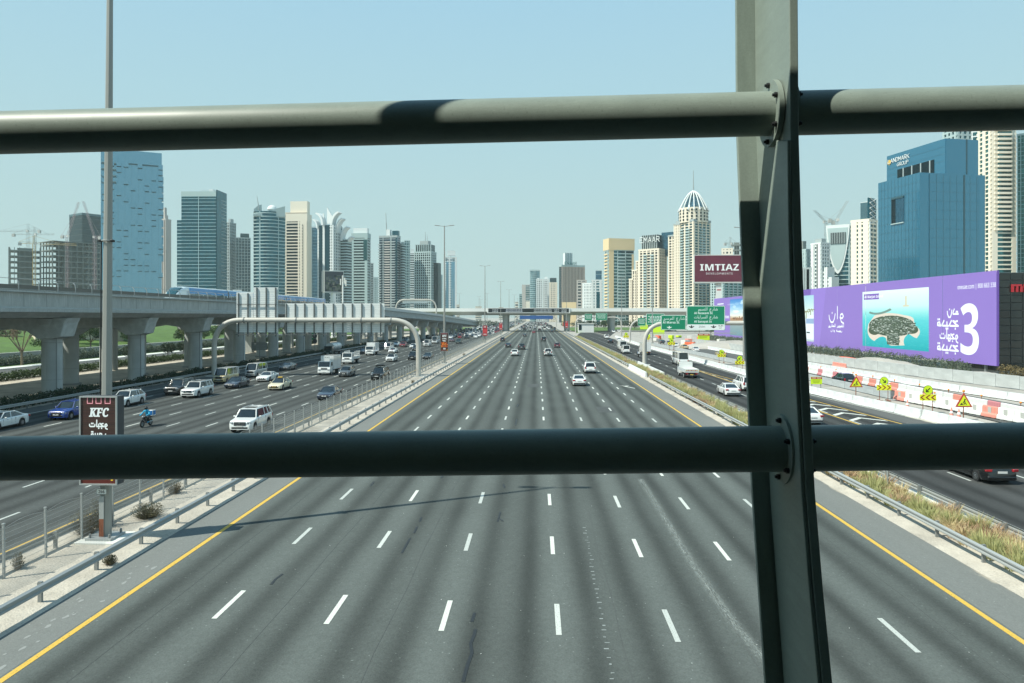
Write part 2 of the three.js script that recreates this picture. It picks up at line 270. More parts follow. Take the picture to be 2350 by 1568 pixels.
// medians: rough sand strips a little above the road
function roughStrip(name, x0, x1, z0, z1, y, m, nx = 8, step = 1) {
  const nz = Math.round((z0 - z1) / step), g = new THREE.PlaneGeometry(x1 - x0, z0 - z1, nx, nz); g.rotateX(-PI / 2); g.translate((x0 + x1) / 2, y, (z0 + z1) / 2);
  const p = g.attributes.position, uv = g.attributes.uv;
  for (let i = 0; i < p.count; i++) { const x = p.getX(i), z = p.getZ(i), e = Math.min(1, Math.min(x - x0, x1 - x) / .4); p.setY(i, y * e + .005 + .09 * e * (fbm(x / 9 + 5, z / 11 + 900) - .4)); uv.setXY(i, x, -z); }
  g.computeVertexNormals(); return struct(mesh(name, g, m));
}
roughStrip('median', -20.75, -16.0, 12, -420, .06, MT.paleSand, 10, .8);
roughStrip('grass_median', 16.6, 20.3, 12, -330, .05, MT.paleSand, 8, 1);
struct(mesh('far_median', merged([sheet([[-20.75, -420], [-16.2, -420], [-16.2, FAR], [-20.75, FAR]], .06), sheet([[17, -330], [20.6, -330], [20.6, -360], [26, -420], [60, -640], [60, FAR], [17, FAR]], .02)]), MT.sand));
struct(mesh('kerb', prism([[20.25, -.05], [20.6, -.05], [20.6, .14], [20.57, .17], [20.28, .17], [20.25, .14]], 12, -330), MT.concreteLight));
// left verge: sand under the viaduct, its service road, pavement and the golf lawn beyond
struct(mesh('verge', sheet([[-80, 20], [-53.4, 20], [-53.4, -420], [-80, -420]], -.03), MT.paleSand));
struct(mesh('service_road', sheet([[-97, 10], [-82.5, 10], [-82.5, -300], [-70, -380], [-70, -420], [-84, -420], [-97, -310]], -.02), MT.asphaltPlain));
for (const [a, b] of [[-82.5, -80], [-100.2, -97]]) struct(mesh('pavement', prism([[a, -.1], [b, -.1], [b, .09], [b - .04, .12], [a + .04, .12], [a, .09]], 10, -300), MT.concreteLight));
const grassTex = tex(512, 512, (u, v) => { const k = .75 + .5 * (fbm(u, v) - .5) + .35 * (N256(u, v) - .5) + .2 * (N128(v, u) - .5); return [sr(.10 * k), sr(.185 * k), sr(.036 * k)]; }, true, 1 / 22, 1 / 22);
MT.lawn = mat(1, 1, 1, .95, 0, { map: grassTex, bumpMap: sandBump, bumpScale: .05 });
{
  const g = new THREE.PlaneGeometry(260, 420, 60, 90); g.rotateX(-PI / 2); g.translate(-231, 0, -210);
  const p = g.attributes.position, uv = g.attributes.uv;
  for (let i = 0; i < p.count; i++) { const x = p.getX(i), z = p.getZ(i), e = Math.min(1, Math.max(0, (-x - 108) / 30)); p.setY(i, .03 + e * (6.2 * (fbm(x / 240 + 2, z / 240 + 3) - .22) + 2.2 * e)); uv.setXY(i, x, -z); }
  g.computeVertexNormals(); struct(mesh('golf_lawn', g, MT.lawn));
}
struct(mesh('lawn', sheet([[-101.2, 10], [-100.2, 10], [-100.2, -300], [-101.2, -300]], .04), MT.lawn));
for (const q of [[[-60, -430], [-24, -470], [-24, -640], [-70, -640], [-120, -520]], [[24, -420], [36, -440], [64, -540], [64, -640], [24, -640]], [[62, -500], [95, -480], [120, -640], [66, -640]]]) struct(mesh('lawn', sheet(q, .03), MT.lawn));
// the works zone on the right: bare carriageways between barriers
MT.asphaltWorks = phys(.13, .135, .13, .9, { map: speck, specularIntensity: .25 });
struct(mesh('works_road', sheet([[42.2, 10], [52.6, 10], [52.6, -230], [42.2, -230]], 0), MT.asphaltWorks));
// ================= metro viaduct on the left =================
const stain = tex(512, 512, (u, v) => { const k = .86 + .26 * (fbm(u, v) - .5) + .26 * (N64(u * 3, v * .3) - .5); return [sr(.47 * k), sr(.49 * k), sr(.465 * k)]; }, true, .12, .12);
MT.viaduct = mat(1, 1, 1, .88, 0, { map: stain }); MT.pierC = mat(.52, .55, .53, .88, 0, { map: speck });
const triUV = (g, s = 1) => { const p = g.attributes.position, n = g.attributes.normal, uv = new Float32Array(p.count * 2); for (let i = 0; i < p.count; i++) { const ax = Math.abs(n.getX(i)), ay = Math.abs(n.getY(i)); uv[i * 2] = (ax > .7 ? p.getZ(i) : p.getX(i)) * s; uv[i * 2 + 1] = (ay > .7 ? p.getZ(i) : p.getY(i)) * s; } g.setAttribute('uv', new THREE.BufferAttribute(uv, 2)); return g; };
const VP = [[-61.2, 0, 14]]; for (let z = -10; z >= -215; z -= 17.3) VP.push([-61.2, 0, z]);
for (const q of [[-60.6, -.3, -240], [-58.6, -.8, -262], [-55.5, -1.5, -290], [-52, -2.5, -325], [-49, -3.9, -370], [-47, -5.4, -420], [-46, -6.6, -470]]) VP.push(q);
const viaduct = thing('metro_viaduct', 'long pale concrete metro viaduct on round double columns', 'viaduct', -61.2, 0, -80);
{
  const loc = (g) => g.translate(61.2, 0, 80);
  const prof = [[-8, 12.35], [-8, 12.15], [-7.7, 12.1], [-7.7, 10.62], [-7.85, 10.5], [-7.85, 10.1], [-7.2, 10.1], [-6.2, 9.45], [6.2, 9.45], [7.2, 10.1], [7.85, 10.1], [7.85, 10.5], [7.7, 10.62], [7.7, 12.1], [8, 12.15], [8, 12.35], [7.55, 12.35], [7.55, 11.3], [-7.55, 11.3], [-7.55, 12.35]];
  part(viaduct, 'deck', loc(triUV(sweep(prof, VP))), MT.viaduct);
  // cross-heads and columns
  const headG = triUV(prism([[-7.4, 9.44], [-7.1, 8.9], [-6.6, 7.3], [-5.6, 7.02], [-3.9, 7.02], [-2.6, 7.9], [0, 8.3], [2.6, 7.9], [3.9, 7.02], [5.6, 7.02], [6.6, 7.3], [7.1, 8.9], [7.4, 9.44]], 1.25, -1.25, .12));
  const capG = new THREE.CylinderGeometry(1.95, 1.14, 2.3, 8, 1); capG.rotateY(PI / 8);
  const colG = new THREE.CylinderGeometry(1.06, 1.06, 7, 28), ringG = new THREE.CylinderGeometry(1.1, 1.1, .16, 28), footG = new THREE.CylinderGeometry(1.35, 1.4, .24, 28);
  for (let k = 0; k < 22; k++) {
    const z = -80.4 - 17.3 * (k - 3);
    let i = 0; while (i < VP.length - 2 && VP[i + 1][2] > z) i++;
    const a = VP[i], b = VP[i + 1], t = (z - a[2]) / (b[2] - a[2]), x = a[0] + (b[0] - a[0]) * t + 61.2, dy = a[1] + (b[1] - a[1]) * t, s = (7.02 + dy) / 7.02;
    if (s < .3) continue;
    const hd = part(viaduct, 'cross_head', headG, MT.pierC, [x, dy, z + 80]);
    for (const u of [-4.75, 4.75]) {
      part(hd, 'capital', capG, MT.pierC, [u, 8.2, 0], null, [1, 1, .8]);
      const c = part(viaduct, 'column', colG, MT.pierC, [x + u, 3.5 * s, z + 80], null, [1, s, 1]);
      part(c, 'ring_joint', ringG, MT.concreteDark, [0, 3.1, 0], null, [.995, .3, .995]); part(c, 'ring_joint', ringG, MT.concreteDark, [0, -1.2, 0], null, [.975, .2, .975]);
      part(c, 'foot', footG, MT.concreteDark, [0, -3.4, 0]);
    }
  }
  for (let k = 0; k < 62; k++) box(viaduct, 'segment_joint', .03, 1.46, .035, 7.705, 11.36, 60 - k * 3.46, MT.concreteDark);
  for (let k = 0; k < 12; k++) part(viaduct, 'drain_pipe', bar([0, 0, 0], [0, 9.2, 0], .07, 8), MT.galvDark, [5.9, .2, 52 - k * 17.3 + .4]);
  // parapet railing: curved posts with mesh panels
  const curve = new THREE.CatmullRomCurve3([[0, 0, 0], [.02, .45, 0], [-.05, .9, 0], [-.3, 1.2, .0]].map((q) => new THREE.Vector3(...q)));
  const postG = new THREE.TubeGeometry(curve, 8, .05, 5), panelG = bx(.015, .5, 2.9, .0, .32, 0), railG = merged([bar([-.3, 1.2, -1.5], [-.3, 1.2, 1.5], .03, 5), bar([0, .1, -1.5], [0, .1, 1.5], .03, 5)]);
  MT.meshPanel = phys(.20, .19, .16, .7, { transmission: .3, thickness: 0 });
  for (let k = 0; k < 58; k++) { const z = -50 - k * 3 + 80; part(viaduct, 'railing_post', postG, MT.galv, [7.8, 12.35, z]); part(viaduct, 'mesh_panel', panelG, MT.meshPanel, [7.78, 12.33, z - 1.5]); part(viaduct, 'railing_rail', railG, MT.galv, [7.8, 12.35, z - 1.5]); }
  const rp = VP.filter((q) => q[2] < -210); part(viaduct, 'ramp_railing', loc(sweep([[7.65, 12.35], [7.75, 12.35], [7.75, 13.3], [7.65, 13.3]], rp)), MT.offwhite);
  part(viaduct, 'far_parapet', loc(sweep([[-7.8, 12.35], [-7.7, 12.35], [-7.7, 13.2], [-7.8, 13.2]], VP)), MT.meshPanel);
}
{ // the depot branch behind it, hidden at deck level by the first deck
  const o = thing('branch_viaduct', 'second viaduct on flat piers standing behind the metro viaduct', 'viaduct', -76.5, 0, -80);
  part(o, 'deck', triUV(prism([[-6, 10.2], [-4, 9.3], [4, 9.3], [6, 10.2], [6, 11.6], [-6, 11.6]], 90, -250)), MT.viaduct);
  for (let k = 0; k < 11; k++) { const z = -125 + 31 * (3 - k) + 80; part(o, 'pier', new RoundedBoxGeometry(2.6, 7.6, 1.6, 2, .2), MT.pierC, [-.8, 3.7, z]); part(o, 'pier_head', triUV(prism([[-1.3, 7.5], [1.3, 7.5], [4, 9.35], [-4, 9.35]], 1, -1)), MT.pierC, [-.8, 0, z]); }
}
// ---- the train on it ----
{
  const tr = thing('metro_train', 'long pale blue and white metro train with sloping glazed nose on the viaduct', 'train', -64, 11.3, -121);
  MT.trainWhite = phys(.60, .68, .70, .25, { clearcoat: .6 }); MT.trainBlue = phys(.03, .22, .50, .25, { clearcoat: .6 }); MT.trainGlass = phys(.02, .07, .085, .07, { clearcoat: 1 });
  const sec = (w, y0, y1, n = 20) => { const o = []; for (let i = 0; i < n; i++) { const a = i / n * 2 * PI, c = Math.cos(a), s = Math.sin(a), q = .42; o.push([Math.sign(c) * Math.pow(Math.abs(c), q) * w / 2, (y0 + y1) / 2 + Math.sign(s) * Math.pow(Math.abs(s), q) * (y1 - y0) / 2]); } return o; };
  const loft = (secs) => { const n = secs[0][1].length, pos = [], ix = []; for (const [z, p] of secs) for (const [x, y] of p) pos.push(x, y, z); for (let i = 0; i < secs.length - 1; i++) for (let k = 0; k < n; k++) { const a = i * n + k, b = i * n + (k + 1) % n; ix.push(a, b, a + n, b, b + n, a + n); } for (const e of [0, secs.length - 1]) for (let k = 1; k < n - 1; k++) ix.push(e * n, e * n + k, e * n + k + 1); const g = new THREE.BufferGeometry(); g.setAttribute('position', new THREE.Float32BufferAttribute(pos, 3)); g.setIndex(ix); g.computeVertexNormals(); g.setAttribute('uv', new THREE.Float32BufferAttribute(new Float32Array(pos.length / 3 * 2), 2)); return g; };
  part(tr, 'nose', loft([[0, sec(1.7, .5, 1.6)], [-.25, sec(2.1, .4, 2.0)], [-1, sec(2.5, .35, 2.75)], [-2, sec(2.65, .35, 3.4)], [-3.2, sec(2.7, .35, 3.68)], [-4.2, sec(2.7, .35, 3.75)]]), MT.trainWhite);
  part(tr, 'windscreen', loft([[-.42, sec(1.75, 1.75, 2.2, 12)], [-1.0, sec(2.1, 1.8, 2.86, 12)], [-2.05, sec(2.3, 1.9, 3.5, 12)], [-2.6, sec(2.3, 2.2, 3.58, 12)]]), MT.trainGlass);
  for (let k = 0; k < 5; k++) {
    const z0 = -4.25 - k * 16.6, z1 = z0 - 16.2;
    const car = part(tr, 'carriage', loft([[z0, sec(2.7, .35, 3.75)], [z1, sec(2.7, .35, 3.75)]]), MT.trainWhite);
    box(car, 'blue_roof_band', .03, 1.05, 15.9, 1.345, 3.0, (z0 + z1) / 2, MT.trainBlue);
    for (let i = 0; i < 6; i++) box(car, 'window', .04, .95, 2.1, 1.352, 1.95, z0 - 1.6 - i * 2.6, MT.trainGlass);
    for (let i = 0; i < 3; i++) box(car, 'door', .05, 2.0, 1.25, 1.358, 1.55, z0 - 2.95 - i * 5.2, MT.trainGlass);
    if (k < 4) box(car, 'gangway', 2.2, 2.9, .5, 0, 2.0, z1 - .2, MT.black);
  }
}
// ================= flyover across the motorway =================
const fly = thing('flyover', 'white concrete road flyover crossing the motorway far ahead', 'flyover', 0, 0, -465);
{
  const p = (pts, x0, x1) => { const g = triUV(prism(pts, x0, x1)); g.rotateY(PI / 2); return g; };
  part(fly, 'deck', p([[-13, 13.2], [-13, 12.9], [-9, 10.6], [9, 10.6], [13, 12.9], [13, 13.2]], -120, 330), MT.concrete);
  for (const s of [-1, 1]) part(fly, 'parapet', p([[s * 13.05, 12.85], [s * 13.35, 12.85], [s * 13.35, 15], [s * 13.05, 15]], -120, 330), MT.white);
  const colG = new THREE.CylinderGeometry(2.1, 1.5, 10.6, 16), wall = UB;
  for (const x of [-96, -58, -20, 20, 49, 88, 130, 175]) for (const z of [-7, 7]) part(fly, 'pier', colG, MT.concrete, [x, 5.3, z]);
  // variable-message board hung on the near parapet (front is -z of the rotated frame: faces the camera)
  const vms = thing('message_board', 'long black variable message board with white lettering on the flyover', 'message board', -5, 11.9, -451.4);
  const txt = canvas(2048, 128, (g, w, h) => {
    g.fillStyle = '#14181f'; g.fillRect(0, 0, w, h); g.fillStyle = '#1a2238'; g.fillRect(430, 4, 440, 120); g.fillStyle = '#0b0d10'; g.fillRect(930, 0, 120, h); g.strokeStyle = '#e8eef0'; g.lineWidth = 9; g.lineCap = 'round';
    const scrawl = (x0, x1, y) => { let x = x0; while (x < x1) { const L = 10 + 26 * ((x * 7919) % 97) / 97; g.beginPath(); g.moveTo(x, y); g.lineTo(x + L, y); g.stroke(); g.beginPath(); g.moveTo(x + L * .4, y); g.lineTo(x + L * .4, y - 14 - (x % 13)); g.stroke(); if (x % 3 < 1.5) { g.beginPath(); g.moveTo(x + L * .7, y + 13); g.lineTo(x + L * .7 + 2, y + 13); g.stroke(); } x += L + 16; } };
    for (const [a, b] of [[110, 260], [450, 860], [1160, 1600], [1680, 1780], [1860, 1980]]) { scrawl(a, b, 48); scrawl(a, b, 98); }
  });
  box(vms, 'cabinet', 53, 3.3, .5, 0, 1.65, 0, MT.white);
  part(vms, 'display', new THREE.PlaneGeometry(51.6, 2.6), mat(1, 1, 1, .5, 0, { map: txt }), [0, 1.65, .256]);
}
// ================= high-mast street lamps =================
const lampHead = new RoundedBoxGeometry(1.0, .16, .36, 2, .05);
function lamp(x, z, label, h = 28, arms = true, group) {
  const o = thing('street_lamp', label, 'street lamp', x, 0, z, 0, group);
  const poleG = new THREE.CylinderGeometry(.1, .235, h, 8, 1); poleG.rotateY(PI / 8);
  const n = poleG.toNonIndexed(); n.computeVertexNormals();
  part(o, 'pole', n, MT.pole, [0, h / 2 + .1, 0]);
  box(o, 'base_plate', 1.1, .12, 1.1, 0, .16, 0, MT.galv); box(o, 'plinth', 1.7, .22, 1.7, 0, .02, 0, MT.concreteLight);
  for (const s of [-1, 1]) for (const t of [-1, 1]) cyl(o, 'anchor_bolt', .05, .22, s * .42, .28, t * .42, MT.galvDark);
  part(o, 'arm', merged([bar([0, h - .05, 0], [-1.1, h + .12, 0], .05), bar([0, h - .05, 0], [1.1, h + .12, 0], .05)]), MT.pole);
  for (const s of [-1, 1]) part(o, 'lamp_head', lampHead, MT.galv, [s * 1.5, h + .16, 0], [0, 0, s * .08]);
  return o;
}
const lampL = (k) => -29.7 - 113.3 * k;
const firstLamp = lamp(-18.5, lampL(0), 'tall tapered street lamp nearest the camera, rising out of the frame on the left');
{
  const f = firstLamp; f.rotation.z = -.008;
  box(f, 'service_hatch', .2, 1.5, .03, 0, 1.2, .3, MT.galv); box(f, 'rust_strip', .2, .75, .012, .0, .62, .31, MT.rust);
  const pl = canvas(128, 64, (g) => { g.fillStyle = '#d9dcd6'; g.fillRect(0, 0, 128, 64); g.strokeStyle = '#222'; g.lineWidth = 4; g.strokeRect(3, 3, 122, 58); g.fillStyle = '#1c1f20'; g.font = 'bold 46px sans-serif'; g.textAlign = 'center'; g.fillText('266', 64, 49); });
  part(f, 'number_plate', new THREE.PlaneGeometry(.46, .24), mat(1, 1, 1, .5, 0, { map: pl }), [0, 2.16, .32]);
  part(f, 'camera_clamp', new THREE.TorusGeometry(.24, .035, 6, 16), MT.galvDark, [0, 12.85, 0], [PI / 2, 0, 0]);
  for (const s of [-1, 1]) part(f, 'camera_box', new RoundedBoxGeometry(.13, .1, .2, 2, .03), MT.black, [s * .27, 12.85, .12]);
  cyl(f, 'cable', .025, 10.4, -.22, 7.6, .1, MT.black);
}
lamp(-18.7, lampL(1), 'tall street lamp in the median just right of the sign gantry');
lamp(-18.7, lampL(2), 'tall street lamp in the median, third from the camera');
for (let k = 3; k < 9; k++) lamp(-18.7, lampL(k), 'small far street lamp in the line along the median', 28, true, 'far median lamps');
lamp(41, -341, 'street lamp in front of the flyover on the right, beside the beige frame tower'); lamp(41, -251, 'street lamp rising behind the small green gantry signs'); lamp(43, -148, 'street lamp mostly hidden by the footbridge post');
lamp(18.9, -444, 'street lamp by the right kerb next to the red banner'); lamp(-56, -471, 'street lamp in front of the round white and blue tower');
for (const [x, z] of [[-39, -557], [-61, -557], [-52, -640], [-60, -760]]) lamp(x, z, 'small far street lamp left of the flyover middle', 28, true, 'far left lamps');
// ================= lettering helpers =================
// A small set of Arabic letter strokes, drawn right to left on a baseline. [width, joinsLeft, strokes, dots]
const AR = (() => {
  const base = (w) => [[0, 0], [-w, 0]];
  const tooth = (w, h = .38) => [[[0, 0], [-w, 0]], [[-w * .5, 0], [-w * .5, h]]];
  const bowl = (w, d) => [[-.05, .32], [-.1, -.02], [-w * .35, -d], [-w * .7, -d], [-w + .04, -.02], [-w, .28]];
  const L = {
    alef: [.26, 0, [[[0, 0], [-.13, 0]], [[-.13, 0], [-.13, 1.05]]]], alefi: [.26, 0, [[[-.13, 0], [-.13, 1.05]]]],
    lam: [.34, 1, [base(.34), [[-.12, 0], [-.12, 1.05]]]],
    seen: [.95, 1, [base(.95), [[-.1, 0], [-.1, .36]], [[-.4, 0], [-.4, .3]], [[-.7, 0], [-.7, .3]]]],
    reh: [.38, 0, [[[0, 0], [-.06, .0], [-.1, .3]], [[-.1, .12], [-.12, -.12], [-.28, -.34], [-.42, -.36]]]], rehi: [.42, 0, [[[-.06, .3], [-.1, -.05], [-.26, -.34], [-.42, -.38]]]],
    ain: [.72, 0, [[[-.18, .46], [-.4, .6], [-.6, .45], [-.52, .22], [-.25, .12], [-.55, .02], [-.68, -.25], [-.5, -.52], [-.15, -.5]]]],
    noon: [.36, 1, tooth(.36), [[-.18, .68]]], noonf: [.72, 0, [bowl(.72, .34)], [[-.38, .42]]], nooni: [.72, 0, [[[-.02, .4], ...bowl(.72, .34).slice(1)]], [[-.36, .5]]],
    yeh: [.36, 1, tooth(.36), [[-.08, -.28], [-.28, -.28]]], beh: [.36, 1, tooth(.36), [[-.18, -.28]]], teh: [.36, 1, tooth(.36), [[-.08, .62], [-.28, .62]]],
    tehi: [.95, 0, [[[-.05, .34], [-.07, .08], [-.2, 0], [-.75, 0], [-.88, .08], [-.9, .34]]], [[-.36, .5], [-.58, .5]]], tehf: [.95, 0, [[[0, 0], [-.75, 0], [-.88, .08], [-.9, .34]]], [[-.36, .4], [-.58, .4]]],
    meemf: [.5, 0, [[[0, 0], [-.12, .22], [-.34, .24], [-.4, .02], [-.2, -.1], [-.06, 0]], [[-.4, .02], [-.44, -.6]]]], meem: [.42, 1, [base(.42), [[-.04, 0], [-.1, .26], [-.3, .26], [-.36, 0]]]],
    maksura: [.85, 0, [[[0, 0], [-.2, .02], [-.3, .22], [-.5, .2], [-.45, .02], [-.2, -.14], [-.25, -.38], [-.6, -.42], [-.85, -.1]]]],
    waw: [.5, 0, [[[-.44, .06], [-.2, .02], [-.08, .2], [-.2, .42], [-.38, .34], [-.42, .06], [-.3, -.3], [-.06, -.42]]]],
    jeem: [.62, 1, [[[-.1, .5], [-.35, .42], [-.62, .5]], [[-.58, .46], [-.3, .18], [0, 0], [-.62, 0]]], [[-.34, -.28]]],
    dal: [.42, 0, [[[0, 0], [-.36, 0], [-.38, .12], [-.18, .52]]]], dali: [.42, 0, [[[-.06, 0], [-.36, 0], [-.38, .12], [-.18, .52]]]],
    heh: [.55, 1, [base(.55), [[-.08, 0], [-.14, .36], [-.42, .4], [-.44, 0]], [[-.1, 0], [-.14, -.26], [-.4, -.26], [-.44, 0]]]],
    tehm: [.46, 0, [[[0, 0], [-.1, .04], [-.16, .36], [-.4, .3], [-.42, .04], [-.1, 0]]], [[-.18, .66], [-.36, .66]]],
    gap: [.35, 0, []],
  };
  const words = {
    shari: ['sheen', 'alef', 'rehi', 'ain'], nasim: ['alefi', 'lam', 'noon', 'seen', 'yeh', 'meemf'], sarayat: ['alefi', 'lam', 'seen', 'reh', 'alefi', 'yeh', 'alef', 'tehi'], marsa: ['alefi', 'lam', 'meem', 'reh', 'seen', 'maksura'],
    wajabat: ['waw', 'jeem', 'beh', 'alef', 'tehi'], rahiba: ['rehi', 'heh', 'yeh', 'beh', 'tehm'], mudun: ['meem', 'dal', 'nooni'], jadida: ['jeem', 'dal', 'yeh', 'dal', 'tehm'], wijhat: ['waw', 'jeem', 'heh', 'alef', 'tehi'], wan: ['waw', 'alefi', 'nooni'],
    tatwir: ['alefi', 'lam', 'teh', 'meem', 'waw', 'yeh', 'reh'], aqari: ['alefi', 'lam', 'ainm', 'noon', 'alef', 'reh', 'maksura'], makhraj: ['meem', 'jeem', 'reh', 'jeem'],
  };
  L.sheen = [L.seen[0], 1, L.seen[2], [[-.25, .55], [-.45, .55], [-.35, .75]]]; L.ainm = [.45, 1, [base(.45), [[-.08, 0], [-.02, .3], [-.4, .3], [-.34, 0]]]];
  // draw WORDS ending at right edge x, baseline y, size s (height of an alef), pen width lw
  return (g, ws, x, y, s, lw, fit) => {
    const seq = []; ws.forEach((w, i) => { if (i) seq.push('gap'); seq.push(...words[w]); });
    let total = 0; for (const k of seq) total += L[k][0] + (L[k][1] ? 0 : .1);
    const sx = fit ? fit / total : s;
    g.save(); g.lineCap = 'round'; g.lineJoin = 'round'; g.lineWidth = lw;
    let cx = x;
    for (const k of seq) {
      const [w, j, st, dots] = L[k];
      for (const q of st) { g.beginPath(); q.forEach(([a, b], i) => (i ? g.lineTo(cx + a * sx, y - b * s) : g.moveTo(cx + a * sx, y - b * s))); g.stroke(); }
      for (const [a, b] of dots ?? []) { g.fillRect(cx + a * sx - lw * .55, y - b * s - lw * .55, lw * 1.1, lw * 1.1); }
      cx -= (w + (j ? 0 : .1)) * sx;
    }
    g.restore(); return total * sx;
  };
})();
const rr = (g, x, y, w, h, r) => { g.beginPath(); g.roundRect(x, y, w, h, r); };
// ================= sign gantries =================
function gantryTube(o, pts, r) {
  const path = new THREE.CurvePath(), V = pts.map((p) => new THREE.Vector3(...p)), rad = 4.2;
  let prev = V[0];
  for (let i = 1; i < V.length - 1; i++) { const a = V[i].clone().add(V[i - 1].clone().sub(V[i]).setLength(rad)), b = V[i].clone().add(V[i + 1].clone().sub(V[i]).setLength(rad)); path.add(new THREE.LineCurve3(prev, a)); path.add(new THREE.QuadraticBezierCurve3(a, V[i].clone().lerp(a.clone().add(b).multiplyScalar(.5), .08), b)); prev = b; }
  path.add(new THREE.LineCurve3(prev, V[V.length - 1]));
  const len = path.getLength(), f = new THREE.CatmullRomCurve3(path.getSpacedPoints(Math.round(len * 1.2)));
  return part(o, 'tube_frame', new THREE.TubeGeometry(f, Math.round(len * 2), r, 16), MT.gantry);
}
MT.gantry = mat(.60, .58, .52, .6, .05, { map: speck }); MT.alu = mat(.74, .77, .75, .55, 0); MT.aluDark = mat(.12, .135, .135, .6, .3);
const footplate = (o, x, z) => { box(o, 'base_plate', 1.5, .1, 1.5, x, .12, z, MT.galv); box(o, 'footing', 2, .2, 2, x, .02, z, MT.concreteLight); };
{ // over the oncoming road: two sign boards seen from behind
  const z = -112, o = thing('sign_gantry', 'beige tube gantry across the oncoming road carrying two big sign backs', 'gantry', -35, 0, z);
  gantryTube(o, [[-16.9, 0, 0], [-16.9, 9.05, 0], [16.2, 9.05, 0], [16.2, 0, 0]], .4); footplate(o, -16.9, 0); footplate(o, 16.2, 0);
  for (const x of [-12, -3.5, 7, 11.8]) part(o, 'flange_joint', new THREE.CylinderGeometry(.5, .5, .14, 18), MT.galvDark, [x, 9.05, 0], [0, 0, PI / 2]);
  const board = (x0, x1, y0, y1, step) => {
    const n = Math.round((y1 - y0) / step), h = (y1 - y0) / n;
    for (let k = 0; k < n; k++) { const b = part(o, 'sign_plank', UB, MT.alu, [(x0 + x1) / 2, y0 + (k + .5) * h, -.62], [k % 2 ? .02 : -.012, 0, 0], [x1 - x0, h - .025, .05]); }
  };
  const X = (px) => (px - 1231) / 1620 * 113 + 35;
  board(X(535.5), X(574.5), 7.05, 13.55, .31); board(X(575.5), X(633), 7.05, 14.35, .31); board(X(650), X(881), 7.05, 11.75, .31);
  const post = (px, y1) => { box(o, 'sign_post', .16, y1 - 6.4, .2, X(px), (y1 + 6.4) / 2, -.48, MT.aluDark); };
  for (const [p, y] of [[541, 13.4], [563, 13.4], [584, 14.3], [606, 14.3], [628, 14.3], [653, 11.7], [674, 11.7], [696, 11.7], [718, 11.7], [740, 11.7], [763, 11.7], [785, 11.7], [807, 11.7], [829, 11.7], [851, 11.7], [873, 11.7]]) post(p, y);
  for (const [a, b, y] of [[538, 631, 11.6], [535, 632, 6.7], [652, 879, 6.7]]) box(o, 'cross_rail', X(b) - X(a), .1, .12, (X(a) + X(b)) / 2, y, -.35, MT.aluDark);
}
function greenSign(o, name, x, y, z, w, h, draw) {
  const t = canvas(1024, Math.round(1024 * h / w), draw);
  part(o, name + '_back', new RoundedBoxGeometry(w, h, .12, 3, .05), MT.alu, [x, y, z - .07]);
  return part(o, name, new THREE.PlaneGeometry(w - .04, h - .04), mat(1, 1, 1, .4, 0, { map: t }), [x, y, z + .004]);
}
const down = (g, x, y, s) => { g.beginPath(); g.moveTo(x, y + s * .62); g.lineTo(x - s, y + s * .05); g.lineTo(x - s * .72, y - s * .1); g.lineTo(x - s * .2, y + s * .05); g.lineTo(x - s * .2, y - s * .4); g.lineTo(x + s * .2, y - s * .4); g.lineTo(x + s * .2, y + s * .05); g.lineTo(x + s * .72, y - s * .1); g.lineTo(x + s, y + s * .05); g.closePath(); g.fill(); };
{ // over the exit road
  const o = thing('sign_gantry', 'grey tube gantry with two green street-name boards over the exit road', 'gantry', 21.5, 0, -141.2);
  gantryTube(o, [[0, 0, 0], [0, 8.3, 0], [19.5, 8.3, 0]], .42); footplate(o, 0, 0); box(o, 'light_bar', 17, .14, .3, 9.4, 6.35, .7, MT.galv);
  for (const x of [3, 6.5, 10, 14, 17]) box(o, 'bracket', .12, .12, 1.0, x, 6.4, .25, MT.galv);
  greenSign(o, 'sign_face', 5.6, 8.45, .56, 4.9, 2.95, (g, w, h) => {
    g.fillStyle = '#00845f'; g.fillRect(0, 0, w, h); g.strokeStyle = '#e6f2ea'; g.lineWidth = 14; rr(g, 14, 14, w - 28, h - 28, 40); g.stroke(); g.fillStyle = g.strokeStyle = '#eef6f0';
    AR(g, ['shari', 'marsa'], 970, 180, 115, 13, 900); g.font = 'bold 128px sans-serif'; g.fillText('Al Marsa St', 70, 350); down(g, 340, 500, 110);
  });
  greenSign(o, 'sign_face', 11.95, 9.35, .56, 7.55, 4.85, (g, w, h) => {
    g.fillStyle = '#00845f'; g.fillRect(0, 0, w, h); g.fillStyle = '#e9efec'; rr(g, 12, h * .765, w - 24, h * .22, 24); g.fill(); g.strokeStyle = '#e6f2ea'; g.lineWidth = 12; rr(g, 10, 10, w - 20, h - 20, 30); g.stroke(); g.fillStyle = g.strokeStyle = '#eef6f0';
    AR(g, ['shari', 'nasim'], 830, 120, 70, 9, 530); AR(g, ['shari', 'sarayat'], 830, 334, 70, 9, 640);
    g.font = 'bold 78px sans-serif'; g.fillText('Al Naseem St', 200, 226); g.fillText('Al Sarayat St', 200, 454);
    g.fillStyle = '#16201e'; down(g, 130, 560, 78); down(g, 720, 560, 78); g.font = '70px sans-serif'; g.fillText('250m', 320, 592); g.strokeStyle = '#16201e'; AR(g, ['makhraj'], 980, 548, 30, 7, 130); g.font = '44px sans-serif'; g.fillText('EXIT', 860, 618);
  });
}
